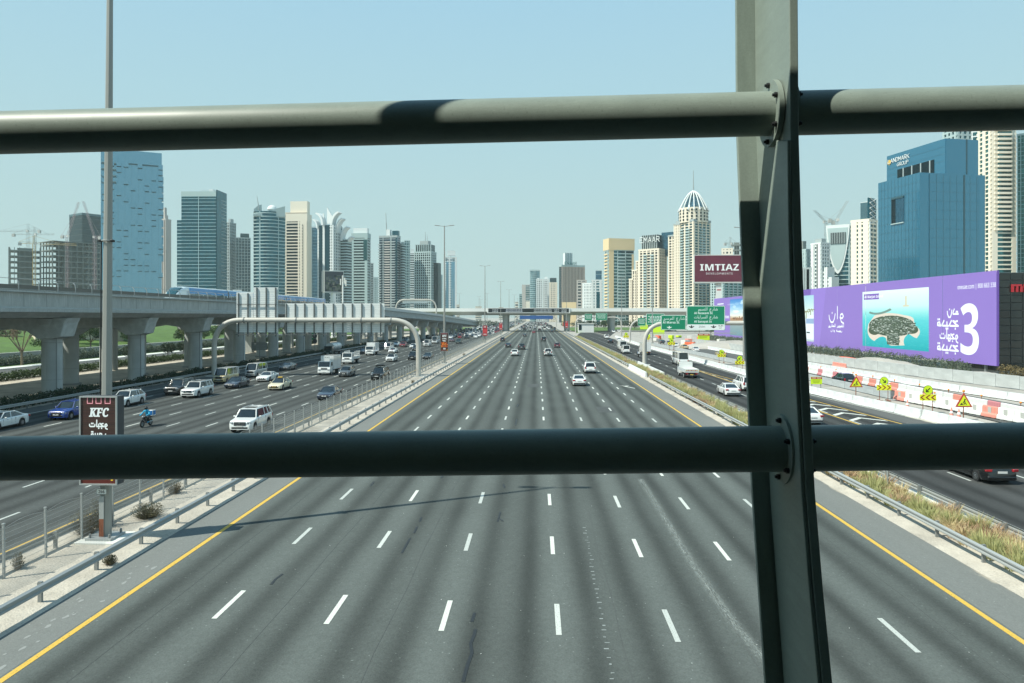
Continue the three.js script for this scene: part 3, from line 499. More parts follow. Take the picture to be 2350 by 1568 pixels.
const tinySign = (rows) => (g, w, h) => { g.fillStyle = '#00805c'; g.fillRect(0, 0, w, h); g.strokeStyle = g.fillStyle = '#dcebe2'; g.lineWidth = 16; rr(g, 12, 12, w - 24, h - 24, 30); g.stroke(); for (let r = 0; r < rows; r++) { let x = 100 + (r % 2) * 90; while (x < w - 160) { const L = 60 + ((x * 31 + r * 17) % 90); g.fillRect(x, h * (.2 + .62 * r / rows), L, h * .07); x += L + 36; } } };
{ // smaller gantries farther on
  const a = thing('sign_gantry', 'small grey tube gantry with two green boards just before the flyover', 'gantry', 22.5, 0, -405);
  gantryTube(a, [[0, 0, 0], [0, 9.2, 0], [26, 9.2, 0], [26, 0, 0]], .4);
  greenSign(a, 'sign_face', 7.2, 9.4, .6, 4.2, 3.7, tinySign(4)); greenSign(a, 'sign_face', 14.6, 9.6, .6, 6.6, 4.1, tinySign(4));
  const b = thing('sign_gantry', 'small tube gantry with green boards half hidden behind the large street-name boards', 'gantry', 34.6, 0, -262);
  gantryTube(b, [[0, 0, 0], [0, 8.4, 0], [17, 8.4, 0]], .32); greenSign(b, 'sign_face', 4.2, 7.7, .5, 2.9, 2.9, tinySign(4)); greenSign(b, 'sign_face', 9.2, 8.6, .5, 6.6, 4.2, tinySign(5)); box(b, 'light_bar', 11, .12, .2, 7.5, 5.9, .5, MT.galv);
  const c = thing('sign_gantry', 'distant tube gantry seen from behind above the curving ramp', 'gantry', -66, 4.4, -330);
  gantryTube(c, [[0, 6.8, 0], [0, 13.2, 0], [19, 13.2, 0], [19, 2, 0]], .35); for (let k = 0; k < 12; k++) box(c, 'sign_plank', .95, 1.7, .08, 3.4 + k, 12.3, -.5, MT.alu);
  const d = thing('sign_gantry', 'distant blue sign board across the motorway beyond the flyover', 'gantry', 0, 0, -640);
  gantryTube(d, [[-19, 0, 0], [-19, 10, 0], [18, 10, 0], [18, 0, 0]], .4); box(d, 'sign_face', 30, 3.2, .2, 0, 9, .6, mat(.02, .09, .30, .5));
}
// ================= advertising boxes on the lamp posts =================
function adBox(x, z, label, w, h, y, draw) {
  const o = thing('lamp_post_sign', label, 'advert sign', x, y, z);
  part(o, 'cabinet', new RoundedBoxGeometry(w, h, .5, 2, .03), MT.darkGrey, [0, h / 2, 0]);
  const fr = [bx(w, .06, .06, 0, .03, .27), bx(w, .06, .06, 0, h - .03, .27), bx(.06, h - .12, .06, -w / 2 + .03, h / 2, .27), bx(.06, h - .12, .06, w / 2 - .03, h / 2, .27)];
  part(o, 'frame', merged(fr), MT.galv);
  part(o, 'poster', new THREE.PlaneGeometry(w - .12, h - .12), mat(1, 1, 1, .5, 0, { map: draw }), [0, h / 2, .256]);
  return o;
}
const chicken = canvas(512, 1024, (g, w, h) => {
  g.fillStyle = '#33221f'; g.fillRect(0, 0, w, h);
  for (let k = 0; k < 260; k++) { g.fillStyle = `rgba(${60 + 30 * rnd()},${38 + 20 * rnd()},${32 + 15 * rnd()},.35)`; g.fillRect(0, h * rnd(), w, 3 + 7 * rnd()); }
  const neon = (x) => { for (const [c, l] of [['rgba(255,60,90,.35)', 18], ['#ff8fa4', 8], ['#ffe3e6', 3]]) { g.strokeStyle = c; g.lineWidth = l; g.beginPath(); g.moveTo(x, 0); g.lineTo(x, 70); g.lineTo(x + 76, 70); g.lineTo(x + 76, 0); g.stroke(); } };
  neon(92); neon(218); neon(352);
  g.save(); g.transform(1, 0, -.2, 1, 44, 0); g.fillStyle = '#eef4f4'; g.strokeStyle = '#eef4f4'; g.lineWidth = 8; g.font = 'bold 138px serif'; g.textAlign = 'center'; g.fillText('KFC', 256, 226); g.strokeText('KFC', 256, 226); g.restore();
  g.strokeStyle = g.fillStyle = '#f0f5f5'; AR(g, ['wajabat'], 390, 345, 72, 17, 280); AR(g, ['rahiba'], 366, 456, 72, 17, 230);
  g.fillStyle = '#8a1f22'; g.fillRect(250, 505, 110, 10); g.fillRect(280, 525, 90, 8);
  for (let k = 0; k < 70; k++) { const x = 60 + 400 * rnd(), y = 545 + 270 * rnd(); g.fillStyle = pick(['#c4521d', '#a63a16', '#d97a26', '#8f2a12', '#e59a3a']); g.beginPath(); g.ellipse(x, y, 18 + 34 * rnd(), 14 + 22 * rnd(), rnd() * 3, 0, 7); g.fill(); }
  g.fillStyle = '#5a2118'; g.fillRect(0, 935, w, 89); g.fillStyle = '#f2f6f5'; g.font = 'bold 150px sans-serif'; g.textAlign = 'center'; g.fillText('19', 256, 955); g.fillStyle = '#e9c32a'; g.beginPath(); g.arc(452, 970, 21, 0, 7); g.fill();
});
adBox(-18.46, -29.4, 'dark brown fast food advert box on the nearest lamp post', 1.62, 3.75, 2.5, chicken);
adBox(-18.66, -142.7, 'dark brown fast food advert box on the second lamp post', 1.7, 3.8, 2.6, chicken);
const redAd = canvas(128, 256, (g) => { g.fillStyle = '#9c1f2c'; g.fillRect(0, 0, 128, 256); g.fillStyle = '#c43a3f'; g.fillRect(0, 90, 128, 90); g.fillStyle = '#efe4e0'; g.fillRect(30, 30, 66, 16); g.fillRect(22, 210, 84, 14); });
adBox(-18.66, lampL(2) + .3, 'red and dark advert box on the third lamp post', 1.8, 3.9, 2.6, redAd); adBox(-18.66, lampL(3) + .3, 'tiny red advert box on the fourth lamp post', 1.8, 3.9, 2.6, redAd); adBox(18.9, -443.6, 'red advert box by the right kerb before the flyover', 2, 4.4, 2.6, redAd); adBox(-55.5, -470.6, 'red advert box on the lamp left of the flyover pier', 2, 4.4, 3, redAd);
{ const o = thing('red_banner', 'small red banner standing on the grass beyond the flyover', 'banner', 22, 0, -560); cyl(o, 'pole', .1, 5, 0, 2.5, 0, MT.galv); box(o, 'flag', 2, 3, .08, 0, 3.6, .2, MT.red); }
// ================= large advertising structures =================
{ // purple hoarding along the right side
  const o = thing('billboard_hoarding', 'very long purple property billboard on the right behind a hedge', 'billboard', 73.6, 0, -205.2);
  const L = 179.5, H = 15.3;   // along z from -115.5 to -295
  const ARs = (g, ws, x, y, s, lw, fit) => { g.save(); g.translate(x, 0); g.scale(.3, 1); AR(g, ws, 0, y, s, lw, fit / .3); g.restore(); };
  const shift = (g, a, b, c, f) => { g.save(); g.translate(b, 0); g.scale(c, 1); g.translate(-a, 0); f(); g.restore(); };
  const art = [0, 1].map((half) => canvas(2048, 512, (g, w, h) => { g.scale(2, 1); g.translate(-half * 1024, 0); w = 2048;
    // u runs from the far end (left) to the near end (right)
    g.fillStyle = '#8b72c0'; g.fillRect(0, 0, w, h);
    g.fillStyle = 'rgba(96,66,158,.55)'; g.beginPath(); g.moveTo(1110, 0); g.lineTo(1180, 0); g.lineTo(1120, h); g.lineTo(1080, h); g.fill();
    g.fillStyle = 'rgba(150,125,212,.5)'; g.beginPath(); g.moveTo(1180, 0); g.lineTo(1290, 0); g.lineTo(1240, h); g.lineTo(1130, h); g.fill();
    // skyline photograph at the far end
    shift(g, 225, 274, 1.1, () => {
    const sky = g.createLinearGradient(0, 40, 0, 470); sky.addColorStop(0, '#3f7fc4'); sky.addColorStop(.25, '#9cc3e0'); sky.addColorStop(.45, '#e2e4dc'); sky.addColorStop(.56, '#b98f6c'); sky.addColorStop(.66, '#8f9da0'); sky.addColorStop(1, '#6f8f9c'); g.fillStyle = sky; g.fillRect(225, 30, 330, 450);
    for (let k = 0; k < 26; k++) { g.fillStyle = `rgba(255,255,255,${.15 + .3 * rnd()})`; g.beginPath(); g.ellipse(230 + 320 * rnd(), 50 + 160 * rnd(), 20 + 40 * rnd(), 8 + 14 * rnd(), 0, 0, 7); g.fill(); }
    for (let k = 0; k < 60; k++) { g.fillStyle = pick(['#8a5a38', '#6c4a38', '#a87a50', '#5d5148']); const x = 228 + 320 * rnd(), hh = 12 + 50 * rnd() * rnd(); g.fillRect(x, 285 - hh, 4 + 9 * rnd(), hh); } g.fillStyle = '#8f6a4c'; g.beginPath(); g.moveTo(452, 285); g.lineTo(462, 80); g.lineTo(472, 285); g.fill();
    });
    g.fillStyle = '#f0f4f4'; g.save(); g.translate(170, 268); g.scale(.55, 1); g.font = 'bold 44px sans-serif'; g.fillText('ATIONS', 0, 0); g.restore(); g.fillRect(60, 72, 110, 12);
    shift(g, 760, 880, 1.14, () => {
    // yacht photograph
    const s2 = g.createLinearGradient(0, 50, 0, 460); s2.addColorStop(0, '#9fc6d8'); s2.addColorStop(.4, '#d4e3de'); s2.addColorStop(1, '#b9c9cf'); g.fillStyle = s2; g.fillRect(760, 55, 280, 415);
    g.strokeStyle = '#7a7440'; g.lineWidth = 4; for (const [x, y] of [[905, 235], [940, 250], [985, 205], [1015, 190]]) { g.beginPath(); g.moveTo(x, 300); g.lineTo(x + 4, y); g.stroke(); for (let a = 0; a < 7; a++) { g.beginPath(); g.moveTo(x + 4, y); g.quadraticCurveTo(x + 4 + 18 * Math.cos(a), y - 14, x + 4 + 26 * Math.cos(a), y + 14 * Math.sin(a)); g.stroke(); } }
    g.fillStyle = '#dfe7ee'; g.beginPath(); g.moveTo(760, 330); g.lineTo(960, 300); g.lineTo(1010, 235); g.lineTo(1040, 230); g.lineTo(1040, 455); g.lineTo(900, 440); g.fill(); g.fillStyle = '#8fa6c9'; g.fillRect(985, 265, 55, 45); g.fillStyle = '#3a4750'; for (const x of [905, 945, 990]) g.fillRect(x, 385, 22, 12);
    });
    // island photograph
    shift(g, 1330, 1519, .903, () => {
    const s3 = g.createLinearGradient(0, 60, 0, 480); s3.addColorStop(0, '#dfeeea'); s3.addColorStop(.28, '#bfe6e2'); s3.addColorStop(.5, '#58c4cb'); s3.addColorStop(1, '#1aa2ac'); g.fillStyle = s3; g.fillRect(1330, 62, 340, 405);
    for (let k = 0; k < 300; k++) { g.fillStyle = `rgba(${120 + 80 * rnd()},${210 + 30 * rnd()},215,.18)`; g.fillRect(1330 + 335 * rnd(), 240 + 222 * rnd(), 5 + 12 * rnd(), 2); }
    g.fillStyle = '#d8ccc0'; g.beginPath(); g.moveTo(1365, 300); g.quadraticCurveTo(1345, 400, 1400, 425); g.quadraticCurveTo(1440, 370, 1465, 400); g.quadraticCurveTo(1470, 455, 1500, 448); g.lineTo(1560, 440); g.quadraticCurveTo(1545, 395, 1580, 360); g.quadraticCurveTo(1620, 400, 1620, 380); g.quadraticCurveTo(1650, 330, 1600, 300); g.quadraticCurveTo(1620, 245, 1560, 238); g.quadraticCurveTo(1470, 205, 1400, 240); g.closePath(); g.fill();
    g.fillStyle = '#44523f'; g.beginPath(); g.ellipse(1490, 312, 122, 72, 0, 0, 7); g.fill(); g.fillRect(1470, 350, 62, 92); g.beginPath(); g.ellipse(1590, 330, 34, 30, .3, 0, 7); g.ellipse(1400, 345, 34, 36, .5, 0, 7); g.fill();
    for (let k = 0; k < 1100; k++) { const a = rnd() * 2 * PI, r = Math.sqrt(rnd()); let x = 1490 + Math.cos(a) * r * 120, y = 310 + Math.sin(a) * r * 72; if (k % 5 === 0) { x = 1500 + 28 * (rnd() - .5) * 2; y = 360 + 80 * rnd(); } g.fillStyle = pick(['#3d4a3c', '#4f5c4e', '#2e3a34', '#7d8a82', '#a3aca6', '#39463a', '#c2c8c2', '#4c5a49']); g.fillRect(x, y, 3 + 8 * rnd(), 2 + 4 * rnd()); }
    g.strokeStyle = 'rgba(150,164,156,.6)'; g.lineWidth = 2; for (const r of [18, 32, 48, 62]) { g.beginPath(); g.ellipse(1485, 300, r, r * .62, 0, 0, 7); g.stroke(); }
    g.strokeStyle = '#6f8a84'; g.lineWidth = 14; g.beginPath(); g.moveTo(1370, 215); g.quadraticCurveTo(1420, 245, 1490, 195); g.stroke(); g.fillStyle = '#cfc4ae'; g.fillRect(1562, 110, 8, 70); g.fillRect(1552, 170, 28, 10); g.fillStyle = '#7a5cb4'; g.fillRect(1338, 80, 88, 42); g.fillStyle = '#eef2f4'; g.font = 'bold 26px sans-serif'; g.save(); g.translate(1342, 110); g.scale(.52, 1); g.fillText('Al Marjan Island', 0, 0); g.restore();
    });
    // lettering, squeezed because the board is seen at a slant: widths are in metres along the board
    g.fillStyle = g.strokeStyle = '#eef4f6';
    ARs(g, ['wan'], 1410, 262, 92, 13, 105); ARs(g, ['tatwir', 'aqari'], 1410, 330, 21, 6, 106); ARs(g, ['rahiba', 'wan'], 1398, 368, 16, 5, 78);
    ARs(g, ['mudun'], 1931, 232, 56, 9, 40); ARs(g, ['jadida'], 1931, 302, 58, 11, 76); ARs(g, ['wijhat'], 1931, 378, 54, 9, 66); ARs(g, ['jadida'], 1931, 448, 58, 11, 76);
    g.save(); g.translate(1935, 462); g.scale(.3, 1); g.font = 'bold 400px sans-serif'; g.fillText('3', 0, 0); g.restore();
    g.save(); g.translate(1928, 88); g.scale(.28, 1); g.font = '35px sans-serif'; g.fillText('oneuae.com | 800 663 338', 0, 0); g.restore();
  }));
  const m = art.map((t) => mat(1, 1, 1, .55, 0, { map: t, bumpMap: sandBump, bumpScale: .02 })), n = 12;
  for (let k = 0; k < n; k++) { // printed panels side by side
    const g = new THREE.PlaneGeometry(L / n - .03, H), uv = g.attributes.uv; for (let i = 0; i < uv.count; i++) uv.setX(i, (k % 6 + uv.getX(i)) / 6);
    g.rotateY(-PI / 2); part(o, 'print_panel', g, m[k < 6 ? 0 : 1], [-.06 + .02 * Math.sin(k * 2.3), 1.7 + H / 2, -L / 2 + (k + .5) * L / n]);
    for (const s of [.25, .75]) box(o, 'support_post', .35, 17, .35, .6, 8.5, -L / 2 + (k + s) * L / n, MT.galvDark);
  }
  box(o, 'edge_frame', .3, H, .14, .1, 1.7 + H / 2, L / 2 + .08, MT.trainPurple = mat(.14, .07, .36, .5)); box(o, 'back_frame', .2, .3, L, .35, 16.6, 0, MT.galvDark); box(o, 'back_frame', .2, .3, L, .35, 2.2, 0, MT.galvDark);
}
{ // maroon roof-top style billboard on a mast
  const o = thing('mast_billboard', 'maroon billboard with white lettering on a tall mast beside the footbridge post', 'billboard', 84.5, 0, -330);
  const t = canvas(1024, 560, (g, w, h) => { g.fillStyle = '#5f1e33'; g.fillRect(0, 0, w, h); for (let k = 0; k < 40; k++) { g.fillStyle = 'rgba(130,40,70,.05)'; g.beginPath(); g.ellipse(w * rnd(), h * rnd(), 200, 60, .4, 0, 7); g.fill(); } g.fillStyle = '#eef1ee'; g.textAlign = 'center'; g.font = 'bold 190px sans-serif'; g.save(); g.translate(512, 320); g.scale(1.25, 1); g.fillText('IMTIAZ', 0, 0); g.restore(); g.font = '58px sans-serif'; g.letterSpacing = '12px'; g.fillText('DEVELOPMENTS', 516, 405); });
  cyl(o, 'mast', 1.35, 25.4, 0, 12.7, -.9, MT.offwhite); box(o, 'mast_poster', 2.6, 6, .1, -.2, 21, .55, MT.white); box(o, 'mast_poster_stripe', 1.9, .5, .03, -.1, 22, .62, MT.red);
  box(o, 'cabinet', 23.4, 12.9, 1.6, 0, 31.8, 0, MT.offwhite); part(o, 'poster', new THREE.PlaneGeometry(22.7, 12.2), mat(1, 1, 1, .5, 0, { map: t }), [0, 31.8, .81]); box(o, 'catwalk', 23.6, .2, 1.2, 0, 25.2, .7, MT.galv);
}
{
  const o = thing('mast_billboard', 'two-sided billboard on a thick white mast rising behind the sign backs', 'billboard', -87, 0, -300, .55);
  cyl(o, 'mast', 1.0, 20, 0, 10, 0, MT.white); const t = canvas(256, 256, (g) => { g.fillStyle = '#4a4d52'; g.fillRect(0, 0, 256, 256); for (let k = 0; k < 90; k++) { g.fillStyle = pick(['#6b6f68', '#2e3338', '#86806f', '#4e5b4a', '#596068']); g.fillRect(256 * rnd(), 40 + 200 * rnd(), 20 + 30 * rnd(), 30 * rnd() + 8); } });
  box(o, 'cabinet', 8.4, 9.2, 1.6, 0, 24.6, 0, MT.offwhite); part(o, 'poster', new THREE.PlaneGeometry(8, 8.6), mat(1, 1, 1, .6, 0, { map: t }), [0, 24.6, .81]); box(o, 'frame_ladder', .7, 8.8, .5, -4.6, 24.6, 0, MT.galv); box(o, 'catwalk', 8.6, .2, 2.4, 0, 19.9, 0, MT.galv);
  const p = thing('white_mast', 'slim white mast with a cluster of antennas beside the two-sided billboard', 'mast', -83, 0, -300); cyl(p, 'pole', .32, 25, 0, 12.5, 0, MT.white); for (const [x, y] of [[-.9, 24.5], [.9, 25], [0, 26], [1.4, 24]]) box(p, 'antenna', .5, 2.6, .4, x, y, .2, MT.offwhite);
}
{ // black quilted facade at the right edge of the frame
  const o = thing('black_facade', 'black tiled shop building with red letters at the right edge', 'building', 88.4, 0, -124.2);
  box(o, 'core', 27, 16.8, 14, 0, 8.4, -.4, MT.galvDark);
  const tile = new RoundedBoxGeometry(1.86, 1.2, .22, 2, .08), tile2 = new RoundedBoxGeometry(.22, 1.2, 1.86, 2, .08), tm = phys(.012, .016, .015, .3, { clearcoat: .4 });
  for (let j = 0; j < 13; j++) for (let i = 0; i < 14; i++) part(o, 'cladding_tile', tile, tm, [-12.35 + i * 1.9, 1.4 + j * 1.23, 6.7], [R(-.02, .02), R(-.02, .02), 0]);
  for (let j = 0; j < 13; j++) for (let i = 0; i < 7; i++) part(o, 'cladding_tile', tile2, tm, [-13.6, 1.4 + j * 1.23, 5.8 - i * 1.9], [0, R(-.02, .02), R(-.02, .02)]);
  const ring = (pts, w) => merged(pts.map(([x0, y0, x1, y1]) => bx(x1 - x0, y1 - y0, .25, (x0 + x1) / 2, (y0 + y1) / 2, 0)));
  part(o, 'letter', ring([[0, 0, .34, 1.25], [.34, .95, 1.0, 1.25], [.7, 0, 1.02, .95], [1.02, .95, 1.6, 1.25], [1.36, 0, 1.7, .95]]), MT.red, [-11.4, 13.6, 7.05]); part(o, 'letter', ring([[0, 0, 1.1, .32], [0, .95, 1.1, 1.25], [0, .32, .36, .95], [.76, .32, 1.1, .95]]), MT.red, [-9.45, 13.6, 7.05]);
}
// ================= guard rails =================
const wbeam = [[0, .42], [.03, .44], [.085, .47], [.085, .52], [.03, .555], [.03, .61], [.085, .645], [.085, .70], [.03, .73], [0, .75], [-.012, .745], [.016, .725], [.07, .69], [.07, .655], [.016, .62], [.016, .545], [.07, .51], [.07, .48], [.018, .452], [-.012, .43]];
const railPost = merged([bx(.13, .78, .09, 0, .37, 0), bx(.16, .3, .1, .0, .58, 0)]);
function guardRail(label, x, z0, z1, face, step, mNear, m = MT.galv) {       // face +1: corrugation towards +x
  const o = thing('guard_rail', label, 'guard rail', x, 0, z0), n = Math.floor((z0 - z1) / 12), rest = [];
  for (let k = 0; k < n; k++) { // beam lengths, lapped
    const a = -k * 12, b = a - 12.15, s = k % 2 ? .004 : 0; part(o, 'rail_beam', BEAM[face > 0 ? 1 : 0], m, [face * (.1 + s), R(-.012, .012), a], [R(-.001, .001), 0, 0]);
    if (z0 + b < -420) break;
  }
  for (let z = 0; z0 - z > z1; z += step) { if (z0 - z > -mNear) part(o, 'rail_post', railPost, MT.galvDark, [0, 0, -z], [0, 0, R(-.02, .02)]); else rest.push(bx(.13, .78, .09, 0, .37, -z)); }
  if (rest.length) part(o, 'far_rail_posts', merged(rest), MT.galvDark).userData.kind = 'stuff';
}
const BEAM = [-1, 1].map((f) => sweep(wbeam.map(([u, v]) => [f * u, v]), [[0, 0, 0], [0, 0, -12.15]]));
guardRail('grey steel guard rail along the left edge of the main road', -16.55, -14, -420, 1, 3, 130);
guardRail('low steel guard rail just behind the wire fence beside the oncoming road', -19.8, -14, -420, -1, 3.6, 110);
guardRail('steel guard rail before the dark hedge at the far side of the oncoming road', -53.2, -20, -330, 1, 4, 140);
guardRail('bright steel guard rail along the right edge of the main road before the grass', 17.35, -12, -112, -1, 3.2, 130);
guardRail('steel guard rail farther on along the main road, beyond the white concrete block', 17.35, -132, -420, -1, 3.2, 160);
guardRail('steel guard rail between the tall grass and the exit road', 20.1, -14, -112, 1, 3.4, 130);
guardRail('far steel guard rail between grass and exit road past the gantry foot', 20.1, -142, -330, 1, 4, 150);
const jersey = [[-.32, 0], [.32, 0], [.3, .1], [.16, .3], [.1, .85], [-.1, .85], [-.16, .3], [-.3, .1]];
MT.barrier = mat(.80, .83, .82, .85, 0, { map: speck }); MT.barrierDirty = mat(.60, .61, .58, .9, 0, { map: speck });
{ const o = thing('concrete_barrier', 'white concrete block at the foot of the green sign gantry, main road side', 'barrier', 17.3, 0, -112); for (let k = 0; k < 5; k++) part(o, 'block', prism(jersey, 0, -3.96, .02), MT.barrier, [0, 0, -k * 4]);
  const q = thing('concrete_barrier', 'white concrete block at the foot of the green sign gantry, exit road side', 'barrier', 20.05, 0, -112); for (let k = 0; k < 7; k++) part(q, 'block', prism(jersey, 0, -3.96, .02), MT.barrier, [0, 0, -k * 4]); }
// ================= wire fence in the median =================
{
  const o = thing('wire_fence', 'tall welded wire fence on grey posts along the left median', 'fence', -19.35, 0, -14);
  const postG = merged([bx(.07, 2.05, .07, 0, 1.02, 0), bx(.09, .05, .09, 0, 2.06, 0), bx(.03, .05, .12, .04, .5, 0), bx(.03, .05, .12, .04, 1.5, 0)]);
  const w = [], wf = [], st = 2.2;
  for (let k = 0; k < 11; k++) w.push(bx(.008, .012, st, 0, .12 + k * .175, -st / 2));
  for (let k = 0; k < 40; k++) w.push(bx(.005, 1.8, .007, 0, 1.0, -(k + .5) * st / 40));
  const arc = []; for (let i = 0; i <= 8; i++) arc.push([0, 1.9 + .13 * Math.sin(i / 8 * PI), -i / 8 * st]); for (let i = 0; i < 8; i++) w.push(bar(arc[i], arc[i + 1], .007, 4)); for (let i = 0; i < 40; i++) { const t = (i + .5) / 40; w.push(bx(.004, .13 * Math.sin(t * PI) + .06, .005, 0, 1.9 + .065 * Math.sin(t * PI), -t * st)); }
  for (let k = 0; k < 8; k++) wf.push(bx(.008, .012, st, 0, .12 + k * .25, -st / 2)); for (let k = 0; k < 16; k++) wf.push(bx(.006, 1.85, .012, 0, 1.0, -(k + .5) * st / 16));
  const panel = merged(w), panelF = merged(wf), far = [];
  for (let k = 0; k < 175; k++) { const z = -k * st; if (k < 110) { part(o, 'fence_post', postG, MT.galv, [0, 0, z], [0, 0, R(-.012, .012)]); part(o, 'wire_panel', k < 26 ? panel : panelF, MT.galv, [0, 0, z]); } else { far.push(bx(.07, 2.05, .07, 0, 1.02, z)); if (k % 1 === 0) for (let j = 0; j < 7; j++) far.push(bx(.012, .03, st, 0, .2 + j * .27, z - st / 2)); } }
  part(o, 'far_fence', merged(far), MT.galv).userData.kind = 'stuff';
}
// ================= works barriers on the right =================
function line(pts, step, f) { // walk along a polyline
  let acc = 0; for (let i = 0; i < pts.length - 1; i++) { const [x0, z0] = pts[i], [x1, z1] = pts[i + 1], L = Math.hypot(x1 - x0, z1 - z0), ry = Math.atan2(x0 - x1, z0 - z1); for (; acc < L; acc += step) { const t = acc / L; f(x0 + (x1 - x0) * t, z0 + (z1 - z0) * t, ry); } acc -= L; }
}
const jer4 = prism(jersey, 0, -3.94, .025), jerTall = prism([[-.3, 0], [.3, 0], [.26, .15], [.12, .4], [.09, 1.1], [-.09, 1.1], [-.12, .4], [-.26, .15]], 0, -3.94, .025);
{ const o = thing('concrete_barrier', 'long white concrete barrier along the right edge of the exit road', 'barrier', 36.9, 0, -44); line([[37.6, -44], [36.7, -64], [34.4, -90], [34.2, -240], [37, -330]], 4, (x, z, r) => part(o, 'block', jer4, MT.barrier, [x - 36.9, R(-.015, .015), z + 44], [0, r + R(-.012, .012), 0])); }
{ const o = thing('low_wall', 'grey prefabricated low wall behind the roadwork signs', 'barrier', 41.4, 0, -84); const g = new RoundedBoxGeometry(.16, .92, 3.92, 1, .03); g.translate(0, .46, -2); const m = mat(.48, .52, .53, .8, 0, { map: speck }); line([[41.4, -84], [41.2, -110], [40.6, -150], [39, -235]], 4, (x, z, r) => part(o, 'wall_panel', g, m, [x - 41.4, 0, z + 84], [0, r + R(-.01, .01), 0])); }
const plasticG = (() => { const s = [[-.28, .08], [.28, .08], [.26, .3], [.12, .45], [.1, .92], [.06, 1], [-.06, 1], [-.1, .92], [-.12, .45], [-.26, .3]]; return merged([prism(s, -.02, -1.93, .05), bx(.4, .1, .35, 0, .05, -.5), bx(.4, .1, .35, 0, .05, -1.4), ...[-.35, -.75, -1.15, -1.55].map((z) => bx(.26, .42, .05, 0, .68, z))]); })();
MT.plasticRed = mat(.68, .27, .21, .6); MT.plasticPink = mat(.56, .22, .24, .6); MT.plasticWhite = mat(.72, .72, .70, .5);
{ // striped white and grey plastic run nearest the camera
  let k = 0; line([[44.6, -56], [41.5, -83]], 1.95, (x, z, r) => { const o = thing('plastic_barrier', 'white water-filled barrier with grey stripe panels in the near works row', 'barrier', x, 0, z, r, 'near white works barriers'); part(o, 'shell', plasticG, k++ % 7 === 6 ? MT.plasticRed : MT.plasticWhite, null, null, [1, 1.12, 1]); box(o, 'stripe', .30, .8, .42, 0, .62, -.95, MT.concrete); });
  k = 0; const seq = [1, 0, 0, 0, 2, 0, 0, 2, 0, 0, 1, 0, 0, 1, 0, 0, 0, 1, 0, 0, 1, 0];
  line([[46.2, -58], [46.4, -108], [46.6, -150]], 2.0, (x, z, r) => { const c = seq[k++ % seq.length]; const o = thing('plastic_barrier', c ? 'red water-filled barrier in the red and white works row' : 'white water-filled barrier in the red and white works row', 'barrier', x, 0, z, r + R(-.04, .04), c ? 'red works barriers' : 'white works barriers'); part(o, 'shell', plasticG, c === 1 ? MT.plasticRed : c === 2 ? MT.plasticPink : MT.plasticWhite, null, null, [1, 1.05, 1]); if (k % 3 === 0) { cyl(o, 'lamp_stalk', .03, .3, 0, 1.2, -1, MT.rust); part(o, 'warning_lamp', new THREE.SphereGeometry(.11, 8, 6), MT.amber, [0, 1.4, -1]); } });
}
{ const o = thing('concrete_barrier', 'white concrete barrier row beyond the red and white barriers', 'barrier', 54, 0, -60); line([[57, -60], [53.2, -100], [52, -150], [50.5, -240]], 4, (x, z, r) => part(o, 'block', jer4, MT.barrier, [x - 54, R(-.02, .02), z + 60], [0, r + R(-.015, .015), 0])); }
{ const o = thing('site_hoarding', 'pale grey solid site hoarding in front of the hedge on the right', 'hoarding', 63, 0, -76); const g = new RoundedBoxGeometry(.1, 1.75, 3.9, 1, .02); g.translate(0, .87, -2); const m = mat(.56, .59, .58, .75, 0, { map: speck }); line([[67, -76], [61.5, -110], [58, -160], [56.5, -250]], 3.95, (x, z, r) => part(o, 'panel', g, m, [x - 63, R(-.03, .03), z + 76], [0, r, R(-.015, .015)])); }
// ---- roadwork signs ----
const roundSign = canvas(128, 128, (g) => { g.fillStyle = '#c8e61e'; g.fillRect(0, 0, 128, 128); g.save(); g.translate(64, 64); g.rotate(PI * .75); g.strokeStyle = '#1b2616'; g.lineWidth = 14; g.beginPath(); g.moveTo(-38, 0); g.lineTo(30, 0); g.stroke(); g.beginPath(); g.moveTo(8, -26); g.lineTo(36, 0); g.lineTo(8, 26); g.stroke(); g.restore(); });
const roundSignR = canvas(128, 128, (g) => { g.fillStyle = '#c8e61e'; g.fillRect(0, 0, 128, 128); g.save(); g.translate(64, 64); g.rotate(PI * .25); g.strokeStyle = '#1b2616'; g.lineWidth = 14; g.beginPath(); g.moveTo(-38, 0); g.lineTo(30, 0); g.stroke(); g.beginPath(); g.moveTo(8, -26); g.lineTo(36, 0); g.lineTo(8, 26); g.stroke(); g.restore(); });
const chev = (dir) => canvas(256, 96, (g) => { g.fillStyle = '#e0e01c'; g.fillRect(0, 0, 256, 96); g.fillStyle = '#7a1a14'; for (let k = 0; k < 3; k++) { const x = 44 + k * 84, d = dir * 26; g.beginPath(); g.moveTo(x - d - 14, 8); g.lineTo(x - d + 14, 8); g.lineTo(x + d + 14, 48); g.lineTo(x - d + 14, 88); g.lineTo(x - d - 14, 88); g.lineTo(x + d - 14, 48); g.fill(); } });
const chevL = chev(-1), chevR = chev(1);
const digTri = canvas(128, 128, (g) => { g.fillStyle = '#d8e41e'; g.fillRect(0, 0, 128, 128); g.fillStyle = '#1a1d16'; g.beginPath(); g.moveTo(22, 118); g.lineTo(58, 118); g.lineTo(42, 92); g.fill(); g.lineWidth = 8; g.strokeStyle = '#1a1d16'; g.beginPath(); g.moveTo(62, 116); g.lineTo(74, 88); g.lineTo(88, 116); g.moveTo(74, 88); g.lineTo(70, 66); g.lineTo(54, 98); g.stroke(); g.beginPath(); g.arc(74, 56, 8, 0, 7); g.fill(); });
